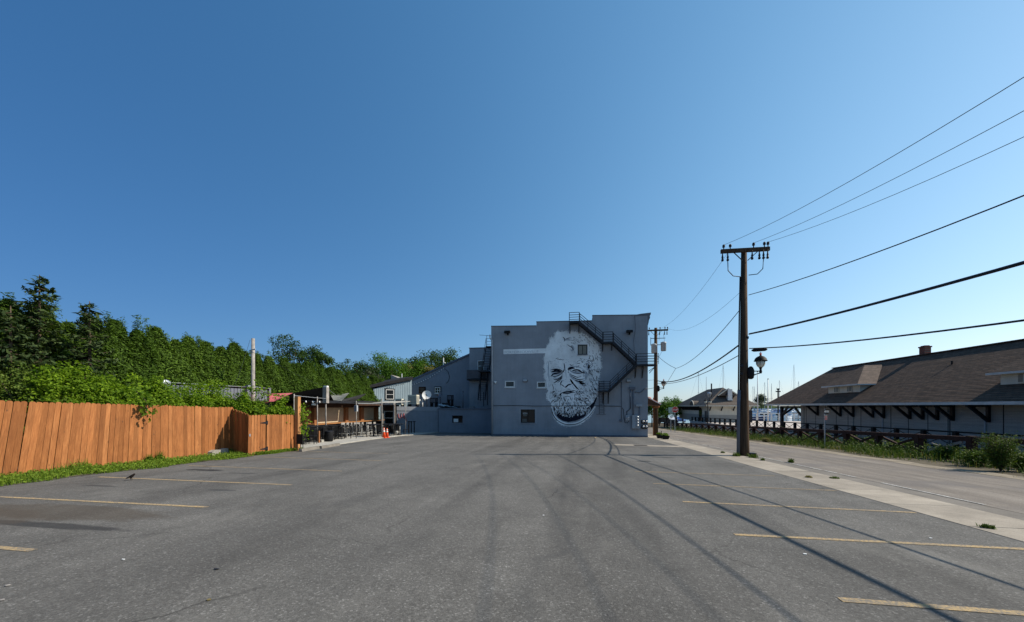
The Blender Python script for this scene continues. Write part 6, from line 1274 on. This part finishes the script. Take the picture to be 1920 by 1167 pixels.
# ================================================================ PAVILION further along (hip roof)
pv = empty('pavilion_building', (21.4, 68, -.7), 'cream pavilion with grey brown hip roof behind the street railing', 'building')
PA, PB, PN, PF, PZ, PZR = 17.9, 24.9, 58.9, 77.0, 1.72, 4.42
MB().box(PA+.7, PB-.7, PN+.7, PF-.7, -.7, PZ+.1).build('wall', M['siding2'], pv)
MB().box(PA+.68, PB-.68, PN+.68, PF-.68, -.7, .35).build('wainscot', simple('grey_cream_siding', (.30, .29, .26), .8, 0, .08), pv)
vm = (PA+PB)/2
MB().add([(PA, PN, PZ), (PB, PN, PZ), (vm, PN+3.5, PZR)], [(0, 1, 2)]).build('front_slope', M['shingle2'], pv)
MB().add([(PA, PF, PZ), (PA, PN, PZ), (vm, PN+3.5, PZR), (vm, PN+10.5, PZR)], [(0, 1, 2, 3)]).build('street_slope', M['shingle2'], pv)
MB().add([(PB, PN, PZ), (PB, PF, PZ), (vm, PN+10.5, PZR), (vm, PN+3.5, PZR)], [(0, 1, 2, 3)]).build('back_slope', M['shingle2'], pv); MB().add([(PB, PF, PZ), (PA, PF, PZ), (vm, PN+10.5, PZR)], [(0, 1, 2)]).build('end_slope', M['shingle2'], pv)
m = MB(); m.box(PA-.05, PA+.03, PN-.05, PF, PZ-.14, PZ+.0); m.box(PA-.05, PB+.05, PN-.05, PN+.03, PZ-.14, PZ+.0); m.build('eave_board', M['siding2'], pv); MB().box(PA+.03, PB, PN+.03, PF, PZ-.06, PZ-.01).build('soffit', M['eave'], pv)
for uu in [PN+4+k*.62 for k in range(18)]: MB().bar((PA+.66, uu, PZ-.75), (PA+.1, uu, PZ-.12), .1, .12).build('bracket', M['iron'], pv)
for vv in (PA+.75, PA+2.3, PA+3.9, PA+6.2): MB().bar((vv, PN+.66, PZ-.75), (vv, PN+.1, PZ-.12), .12, .12).build('bracket', M['iron'], pv)
MB().box(PA+.66, PA+.68, 60.6, 61.5, -.7, .9).build('door', M['iron'], pv)
ad = MB(); n = 10; c0_ = 63.6; ad.prism([(PA+.66, c0_-.75, -.7), (PA+.66, c0_+.75, -.7)]+[(PA+.66, c0_+.75*math.cos(math.pi*k/n), .8+.6*math.sin(math.pi*k/n)) for k in range(n+1)], (.02, 0, 0)); ad.build('arched_entry', M['glass'], pv)
ag = MB(); o_ = [(PA-.07, 65.6+1.15*math.cos(math.pi*k/n), PZ+.0+.75*math.sin(math.pi*k/n)) for k in range(n+1)]; ag.tube(o_, .07, 6); ag.build('arched_eave', M['siding2'], pv)
MB().prism([(PA-.05, y, z) for _, y, z in o_], (2.2, 0, 0)).build('arched_dormer', M['shingle2'], pv)
for vv in (PA+5.7,): MB().box(vv, vv+.7, PN+.655, PN+.68, -.7, 1.0).build('door', M['iron'], pv)
gd = FR(1356, 740, PN+1.6); m = MB(); gx0, gx1 = FR(1348, 742, PN+1).x, FR(1383, 742, PN+1).x; gm = (gx0+gx1)/2; gzb = H+19.5/720*57.
m.prism([(gx0, PN+1.0, gzb), (gx1, PN+1.0, gzb), (gm, PN+1.0, gzb+.95)], (0, 3, 0)); m.build('gable_vent', M['shingle2'], pv)
m = MB(); m.prism([(gx0+.75, PN+.97, gzb+.06), (gx1-.75, PN+.97, gzb+.06), (gm, PN+.97, gzb+.68)], (0, .02, 0)); m.build('louvre', M['iron'], pv)
m = MB(); m.bar((gx0-.15, PN+.95, gzb-.02), (gm, PN+.95, gzb+1.0), .12, .12); m.bar((gx1+.15, PN+.95, gzb-.02), (gm, PN+.95, gzb+1.0), .12, .12); m.build('gable_trim', M['siding2'], pv)
a, b_, c, e_ = fr_rect(1364.5, 749, 1372.5, 730, PN+.9); m = MB(); m.box(a, b_, PN+.8, PN+1.6, c, e_-.15); m.box(a-.05, b_+.05, PN+.75, PN+1.65, e_-.15, e_); m.build('chimney', M['trim'], pv)
q = FR(1334, 738, PN+3); MB().tube([(q.x, PN+3, q.z-.6), (q.x, PN+3, H+41/720*(PN+1))], .1, 8).build('vent_pipe', M['iron'], pv); q = FR(1330, 738, PN+3); MB().lathe((q.x, PN+3, q.z-.5), [(.2, 0), (.3, .4), (.3, .6), (.1, .7)], 10).build('roof_vent', M['galv'], pv)

# ================================================================ HARBOUR
def sailboat(p, L, mast, label, mat='hull', hd=0.4, cabin=True, full=True):
    p = Vector(p); t = empty('sailboat', p, label, 'sailboat', rz=0); cs, sn = math.cos(hd), math.sin(hd); tr = lambda x, y, z: (p.x+x*cs-y*sn, p.y+x*sn+y*cs, p.z+z)
    n = 8; vs = []; 
    for i in range(n+1):
        s_ = i/n; x = (s_-.5)*L; wv = .15*L*math.sin(math.pi*min(1, .25+.75*(1-s_)))**.8*(1 if s_ < .97 else .3); vs += [tr(x, -wv, .9+.25*s_*s_), tr(x, wv, .9+.25*s_*s_), tr(x, 0, -.35)]
    fs = [q for i in range(n) for q in ((3*i, 3*i+2, 3*i+5, 3*i+3), (3*i+1, 3*i+4, 3*i+5, 3*i+2), (3*i, 3*i+3, 3*i+4, 3*i+1))]+[(0, 1, 2), (3*n, 3*n+2, 3*n+1)]
    MB().add(vs, fs).build('hull', M[mat], t)
    c = MB(); c.prism([tr(-.18*L, -.08*L, .9), tr(.2*L, -.06*L, 1.0), tr(.14*L, -.055*L, 1.5), tr(-.16*L, -.07*L, 1.55)], Vector(tr(0, .15*L, 0))-Vector(tr(0, 0, 0))); c.build('cabin', M['hull'], t)
    m = MB(); m.tube([tr(.08*L, 0, .9), tr(.08*L, 0, mast)], [.10, .07], 6); m.build('mast', M['mast'], t)
    b = MB(); b.tube([tr(.08*L, 0, 2.2), tr(-.38*L, 0, 2.25)], .17, 6); b.build('boom_cover', M['bluecover'], t)
    s_ = MB(); s_.tube([tr(.08*L, 0, mast), tr(.49*L, 0, 1.1)], .018, 3); s_.tube([tr(.08*L, 0, mast), tr(-.49*L, 0, 1.1)], .018, 3); s_.bar(tr(.08*L, -.07*L, mast*.55), tr(.08*L, .07*L, mast*.55), .05, .05); s_.build('rigging', M['iron'], t)
def cruiser(p, L, label, mat='hull', hd=0.):
    p = Vector(p); t = empty('motor_boat', p, label, 'motor boat'); cs, sn = math.cos(hd), math.sin(hd); tr = lambda x, y, z: (p.x+x*cs-y*sn, p.y+x*sn+y*cs, p.z+z); n = 8; vs = []
    for i in range(n+1):
        s_ = i/n; x = (s_-.5)*L; wv = .17*L*(1-max(0, (s_-.55)/.45)**2*.95); vs += [tr(x, -wv, 1.2+.5*s_*s_), tr(x, wv, 1.2+.5*s_*s_), tr(x, wv*.7, -.3), tr(x, -wv*.7, -.3)]
    fs = [q for i in range(n) for q in ((4*i, 4*i+3, 4*i+7, 4*i+4), (4*i+1, 4*i+5, 4*i+6, 4*i+2), (4*i, 4*i+4, 4*i+5, 4*i+1), (4*i+3, 4*i+2, 4*i+6, 4*i+7))]+[(0, 1, 2, 3), (4*n, 4*n+3, 4*n+2, 4*n+1)]
    MB().add(vs, fs).build('hull', M[mat], t); dv_ = Vector(tr(0, .26*L, 0))-Vector(tr(0, 0, 0))
    c = MB(); c.prism([tr(-.3*L, -.13*L, 1.25), tr(.22*L, -.13*L, 1.5), tr(.1*L, -.13*L, 2.5), tr(-.28*L, -.13*L, 2.6)], dv_); c.build('cabin', M['hull'], t)
    c = MB(); c.prism([tr(-.25*L, -.135*L, 1.8), tr(.14*L, -.135*L, 1.85), tr(.1*L, -.135*L, 2.25), tr(-.24*L, -.135*L, 2.3)], dv_*1.04); c.build('cabin_window', M['glass'], t)
    c = MB(); c.prism([tr(-.2*L, -.11*L, 3.2), tr(.1*L, -.11*L, 3.2), tr(.06*L, -.11*L, 3.4), tr(-.2*L, -.11*L, 3.42)], dv_*.85); 
    for x in (-.18, .06): c.bar(tr(x*L, -.1*L, 2.5), tr(x*L, -.1*L, 3.2), .06, .06); c.bar(tr(x*L, .1*L, 2.5), tr(x*L, .1*L, 3.2), .06, .06)
    c.build('bimini', M['bluecover' if mat == 'hull' else 'hull'], t)
WZ = -3.
def at_w(x, t): q = DP(x, 762, t); return (q.x, q.y, WZ)
for x, t, L, mh, lb, mt, hd in ((1306, 150, 10, 15.0, 'sailboat whose tall mast stands left above the pavilion roof', 'hull', .3), (1324, 160, 9, 13.9, 'sailboat whose mast stands just left of the pavilion vent pipe', 'hull', 1.2), (1353.5, 130, 11, 15.6, 'sailboat whose thick mast stands above the pavilion peak', 'navy', .8),
    (1410, 190, 8, 11.5, 'distant sailboat with short mast right of the main pole', 'hull', .5), (1414, 220, 9, 13, 'faint sailboat mast farthest out right of the main pole', 'hull', .9), (1431, 170, 10, 12.2, 'sailboat moored left of the second flagpole', 'navy', .4), (1446, 165, 9, 11.4, 'sailboat just right of the second flagpole', 'hull', 1.0), (1458, 175, 11, 13.4, 'white sailboat seen under the depot canopy', 'hull', .2), (1487, 170, 10, 20, 'tallest masted sailboat behind the depot canopy', 'navy', .7), (1495, 160, 9, 12, 'sailboat at the right end of the canopy gap', 'hull', .5)):
    sailboat(at_w(x, t), L, mh+3, lb, mt, hd)
for x, t, L, lb, mt, hd in ((1427, 150, 11, 'white cabin cruiser left of the flagpole in the canopy gap', 'hull', .2), (1441, 155, 9, 'navy motor boat moored behind the flagpole', 'navy', .5), (1453, 150, 10, 'white motor boat beside the canopy post', 'hull', 1.1), (1470, 145, 9, 'white motor boat right of the canopy post', 'hull', .3), (1481, 160, 10, 'navy cruiser in the middle of the canopy gap', 'navy', .9), (1492, 140, 9, 'white runabout near the depot corner', 'hull', .2), (1462, 118, 7, 'small white boat close to the dock railing', 'hull', .1), (1430, 122, 7, 'small blue boat close to the dock railing', 'navy', .3), (1449, 190, 13, 'large white yacht far across the basin', 'hull', 0), (1478, 195, 14, 'second large white yacht far across the basin', 'hull', .1), (1420, 200, 12, 'large white yacht beyond the pavilion end', 'hull', .1)):
    cruiser(at_w(x, t), L, lb, mt, hd)
dk = empty('floating_dock', at_w(1460, 135), 'pale floating dock with posts among the boats', 'dock'); a = Vector(at_w(1405, 135)); b_ = Vector(at_w(1520, 128)); MB().bar(a+Vector((0, 0, .5)), b_+Vector((0, 0, .5)), 2.2, .4).build('deck', M['deck'], dk)
for k in range(7): q = a.lerp(b_, k/6); MB().tube([q+Vector((0, 1, -1)), q+Vector((0, 1, 1.9))], .16, 8).build('pile', M['plank'], dk)
wr_ = empty('waterfront_railing', (30, 65.6, -.7), 'white railing along the water edge of the plaza', 'railing'); x0 = 25.2; pm = MB().box(-.07, .07, -.07, .07, 0, 1.12).mesh('post', M['trim'])
for k in range(14): inst('post', pm, wr_, (x0+k*1.05, 65.4, -.7))
for z in (.35, .7): MB().box(x0, x0+13.7, 65.36, 65.4, -.7+z, -.64+z).build('rail', M['galv'], wr_)
MB().box(x0, x0+13.7, 65.3, 65.5, .42, .5).build('top_rail', M['trim'], wr_)
for x, yt, t, r, lb in ((1401.5, 717, 45, .05, 'white flagpole just right of the main utility pole'), (1420.5, 698, 44, .05, 'white flagpole standing under the near street lantern'), (1440, 712, 47, .055, 'white flagpole beside the depot canopy corner')):
    q = DP(x, 762, t); zt_ = H+(762-yt)/720*t; f = empty('flagpole', (q.x, q.y, -.7), lb, 'flagpole'); MB().tube([(q.x, q.y, -.7), (q.x, q.y, zt_)], [r*1.4, r*.8], 8).build('shaft', M['white'], f, True); MB().lathe((q.x, q.y, zt_), [(.03, 0), (.07, .04), (.07, .1), (.02, .14)], 8).build('finial', M['iron'], f)
q = DP(1459, 762, 90); lm = empty('marina_light', (q.x, q.y, -3), 'dark lamp mast behind the depot roof corner', 'lamp mast'); zt_ = H+31/720*90; MB().tube([(q.x, q.y, -3), (q.x, q.y, zt_)], .16, 8).build('shaft', M['iron'], lm); MB().box(q.x-.5, q.x+.5, q.y-.1, q.y+.1, zt_-.55, zt_-.3).build('lamp_bar', M['iron'], lm); MB().box(q.x-.25, q.x+.25, q.y-.2, q.y+.2, zt_, zt_+.3).build('lamp_head', M['iron'], lm)
tree_px(1428, 741, 26, 380, 'faint rounded tree across the harbour above the boats', 'leaf_grey', nclump=60, per=40, ls=1.0, low=.2)
# twin globe lamp, stop sign, small trees, parked cars down the street
q = DP(1327, 762, 50); gl = empty('globe_lamp', (q.x, q.y, -.7), 'black lamp post with two white lanterns before the pavilion', 'street lamp'); zt_ = H+14/720*50
MB().tube([(q.x, q.y, -.7), (q.x, q.y, zt_-.55)], [.07, .04], 8).build('shaft', M['black'], gl); m = MB(); m.bar((q.x-.3, q.y, zt_-.62), (q.x+.3, q.y, zt_-.62), .05, .05); m.build('arm', M['black'], gl)
for s_ in (-.28, .28): MB().lathe((q.x+s_, q.y, zt_-.58), [(.06, 0), (.17, .08), (.19, .28)], 10).build('globe', M['glow'], gl, True); MB().lathe((q.x+s_, q.y, zt_-.3), [(.24, 0), (.18, .08), (.05, .22), (.02, .36)], 10).build('hood', M['black'], gl)
q = DP(1265.5, 762, 46); ss = empty('stop_sign', (q.x, q.y, gz(q.y)), 'red octagonal stop sign before the small street tree', 'traffic sign'); zc = H-6.5/720*46
MB().bar((q.x, q.y, gz(q.y)), (q.x, q.y, zc+.3), .06, .06).build('post', M['galv'], ss)
def octo(r, y, mat, name): MB().prism([(q.x+r*math.cos(R(22.5+45*k)), y, zc+r*math.sin(R(22.5+45*k))) for k in range(8)], (0, -.012, 0)).build(name, mat, ss)
octo(.385, q.y-.04, M['white'], 'border'); octo(.35, q.y-.053, M['red'], 'face'); text_mesh('STOP', .27, M['white'], 'lettering', ss, Matrix.Translation((q.x, q.y-.069, zc-.095)) @ UPX, .006, 'CENTER', xs=.86)
q = DP(1258, 762, 47); gs_ = empty('street_board', (q.x, q.y, gz(q.y)), 'pale green board on a post left of the stop sign', 'sign'); MB().box(q.x-.28, q.x+.22, q.y-.03, q.y, H-13/720*47, H-2/720*47).build('board', M['green_sign'], gs_); MB().bar((q.x, q.y+.03, gz(q.y)), (q.x, q.y+.03, H-3/720*47), .06, .06).build('post', M['galv'], gs_)
tree_px(1250, 750, 34, 70, 'small bright street tree left of the stop sign', 'leaf_mid', nclump=70, per=60, ls=.2); tree_px(1268, 746, 34, 72, 'small peaked street tree behind the stop sign', 'leaf_mid', nclump=70, per=60, ls=.2); tree_px(1222, 755, 22, 74, 'small tree seen under the tiled awning', 'leaf_mid', nclump=50, per=60, ls=.2); tree_px(1280, 757, 24, 76, 'small yellowish street tree at the pavilion corner', 'leaf_vine', nclump=50, per=60, ls=.2); tree_px(1236, 760, 24, 78, 'small leafy street tree beside the farther utility pole', 'leaf_mid', nclump=50, per=60, ls=.2)
def car(x, t, mat, label, hd=0.):
    q = DP(x, 762, t); p = Vector((q.x, q.y, gz(75)+.004)); o = empty('parked_car', p, label, 'car', rz=hd); L, Wd = 4.4, 1.75
    prof = [(-2.2, .35), (2.2, .35), (2.2, .75), (1.9, .85), (1.0, .95), (.5, 1.4), (-1.2, 1.42), (-1.9, .98), (-2.2, .9)]
    def add(name, mb, m_, par, sm=False): me = mb.mesh(name, m_, sm); c = bpy.data.objects.new(name, me); COL.objects.link(c); c.parent = par; return c
    add('body', MB().prism([(a, -Wd/2, b) for a, b in prof], (0, Wd, 0)), M[mat], o)
    add('side_windows', MB().prism([(a, -Wd/2-.01, b) for a, b in ((.85, .98), (.45, 1.33), (-1.1, 1.35), (-1.65, 1.0))], (0, Wd+.02, 0)), M['glass'], o)
    for sx in (-1.35, 1.35):
        for sy in (-1, 1): add('wheel', MB().tube([(sx, sy*.66, .32), (sx, sy*.9, .32)], .32, 14), M['tyre'], o)
    for sy in (-1, 1): add('headlight', MB().box(2.2, 2.22, sy*.65-.18, sy*.65+.18, .62, .75), M['white'], o)
car(1246, 84, 'carblack', 'dark car parked beyond the farther utility pole', .1); car(1262, 88, 'carwhite', 'white car parked behind the stop sign', 1.3); car(1276, 90, 'carblue', 'blue car parked by the pavilion corner', 1.2); car(1288, 100, 'carwhite', 'white car half hidden by the pavilion', 1.4)
# ================================================================ SHED, SMALL POLE behind the vines
sh = empty('metal_shed', (-18.6, 16.5, gz(16)), 'grey corrugated metal shed half hidden by vines', 'shed'); VS = -18.0; us0, us1 = SD(310, 720, VS).y, SD(505, 728, VS).y; zt_ = SD(330, 718.5, VS).z
MB().box(VS-1.3, VS, us0, us1, gz(16), zt_-.02).build('wall', M['iron'], sh); m = MB().box(0, .03, 0, .17, 0, .62).mesh('wall_panel', M['conduit']); n = int((us1-us0)/.2)
for k in range(n): inst('wall_panel', m, sh, (VS+.002, us0+.02+k*.2, zt_-.72))
MB().box(VS-1.5, VS+.12, us0-.1, us1, zt_-.01, zt_+.015).build('roof', M['galv'], sh)
a = DP(480, 722, 21.5); b_ = DP(508, 730, 23); MB().prism([(a.x-.5, a.y, a.z), (b_.x, b_.y, b_.z), (b_.x, b_.y, b_.z-.3), (a.x-.5, a.y, a.z-.3)], (-1, .6, 0)).build('lean_to_roof', M['roof_grey'], sh)
q = DP(306, 722, 16.6); vc = empty('vent_cap', (q.x, q.y, gz(16)), 'round galvanised vent cap rising above the vines', 'vent'); MB().tube([(q.x, q.y, gz(16)), (q.x, q.y, q.z)], .12, 10).build('pipe', M['galv'], vc); MB().lathe((q.x, q.y, q.z-.02), [(.14, 0), (.25, .03), (.25, .16), (.2, .2), (.2, .22), (.05, .26)], 14).build('cap', M['galv'], vc, True)
q = DP(474, 762, 21); zt_ = H+127/720*21; sp_ = empty('small_pole', (q.x, q.y, gz(q.y)), 'slim weathered wooden pole standing before the hedge', 'utility pole'); MB().tube([(q.x, q.y, gz(q.y)), (q.x+.02, q.y, zt_)], [.11, .085], 10).build('shaft', M['plank'], sp_, True)
m = MB(); m.bar((q.x-.12, q.y-.1, zt_-.68), (q.x+.25, q.y-.1, zt_-.6), .04, .06); m.bar((q.x-.1, q.y-.1, zt_-.75), (q.x+.1, q.y-.1, zt_-.75), .05, .05); m.build('wire_bracket', M['galv'], sp_)
wire('overhead_wire', (q.x-.08, q.y-.1, zt_-.1), DP(440, 722, 18), .1, .007, 'thin wire sloping left from the slim pole into the vines'); wire('overhead_wire', (q.x+.2, q.y-.1, zt_-.65), DP(612, 727, 26), .15, .007, 'thin wire from the slim pole to the white capped post')
# ================================================================ BIRD and bits of litter
bp = G(246, 901); bd = bpy.data.meshes.new('bird'); 
def skin_body(name, chain, mat, label, cat):
    me = bpy.data.meshes.new(name); vs = [c[0] for c in chain]; me.from_pydata(vs, [c[2] for c in chain if c[2]], []); o = bpy.data.objects.new(name, me); COL.objects.link(o)
    o.modifiers.new('s', 'SKIN'); o.modifiers.new('d', 'SUBSURF').levels = 2; o.modifiers['d'].render_levels = 2
    for v, c in zip(me.skin_vertices[0].data, chain): v.radius = c[1] if isinstance(c[1], tuple) else (c[1], c[1])
    me.skin_vertices[0].data[1].use_root = True; me.materials.append(mat); return props(o, label, cat)
ch = [((-.125, 0, .035), (.012, .005), None), ((-.06, 0, .065), (.02, .014), (0, 1)), ((0, 0, .09), (.032, .034), (1, 2)), ((.04, 0, .118), (.026, .028), (2, 3)), ((.06, 0, .145), (.02, .021), (3, 4)), ((.075, 0, .15), (.016, .015), (4, 5)), ((.094, 0, .147), (.004, .004), (5, 6)),
      ((.0, .014, .05), (.006, .006), (2, 7)), ((.002, .014, .006), (.003, .003), (7, 8)), ((.02, .016, .003), (.003, .003), (8, 9)), ((.0, -.014, .05), (.006, .006), (2, 10)), ((.002, -.014, .006), (.003, .003), (10, 11)), ((.02, -.016, .003), (.003, .003), (11, 12))]
bo = skin_body('bird', ch, simple('dark_brown_plumage', (.022, .014, .010), .7, 0, .3, 30), 'small dark brown bird standing on the yellow stall line', 'bird'); bo.location = (bp.x, bp.y, gz(bp.y)+.003); bo.rotation_euler.z = R(12); bo.scale = (1.15, 1.15, 1.05)
eb = MB().lathe((.078, .0145, .152), [(.002, -.002), (.0035, 0), (.002, .002)], 6).mesh('eye', M['white']); e1 = bpy.data.objects.new('eye', eb); COL.objects.link(e1); e1.parent = bo
wm = MB(); wm.prism([(.03, -.033, .10), (-.03, -.03, .088), (-.085, -.018, .058), (-.02, -.034, .07)], (0, .006, 0)); wm.prism([(.03, .028, .10), (-.03, .025, .088), (-.085, .013, .058), (-.02, .029, .07)], (0, .006, 0)); wo = bpy.data.objects.new('wings', wm.mesh('wings', bpy.data.materials['dark_brown_plumage'])); COL.objects.link(wo); wo.parent = bo
for x, y, s_, m_, lb in ((391, 1126, .02, 'dry', 'small yellow leaf scrap on the asphalt nearest the camera'), (14, 1099, .02, 'plank', 'white paper scrap at the left edge of the lot'), (406, 1068, .022, 'iron', 'small dark chip on the asphalt left of centre'), (1745, 1010, .02, 'white', 'tiny white scrap between the right stall lines'), (1510, 1040, .018, 'white', 'tiny pale pebble near the right cable shadow'), (5, 1126, .02, 'plank', 'second white paper scrap at the lower left edge'), (232, 1050, .016, 'white', 'pale pebble left of the lower lane'), (1019, 967, .015, 'white', 'tiny white scrap in the middle of the lane')):
    p = G(x, y); mb = MB(); k_ = 6; mb.prism([(p.x+s_*random.uniform(.6, 1.5)*math.cos(a*6.283/k_), p.y+s_*random.uniform(.5, 1.)*math.sin(a*6.283/k_), p.z+.004+.004*random.random()) for a in range(k_)], (0, 0, .004)); mb.build('litter_scrap', M[m_], None, label=lb, cat='litter')
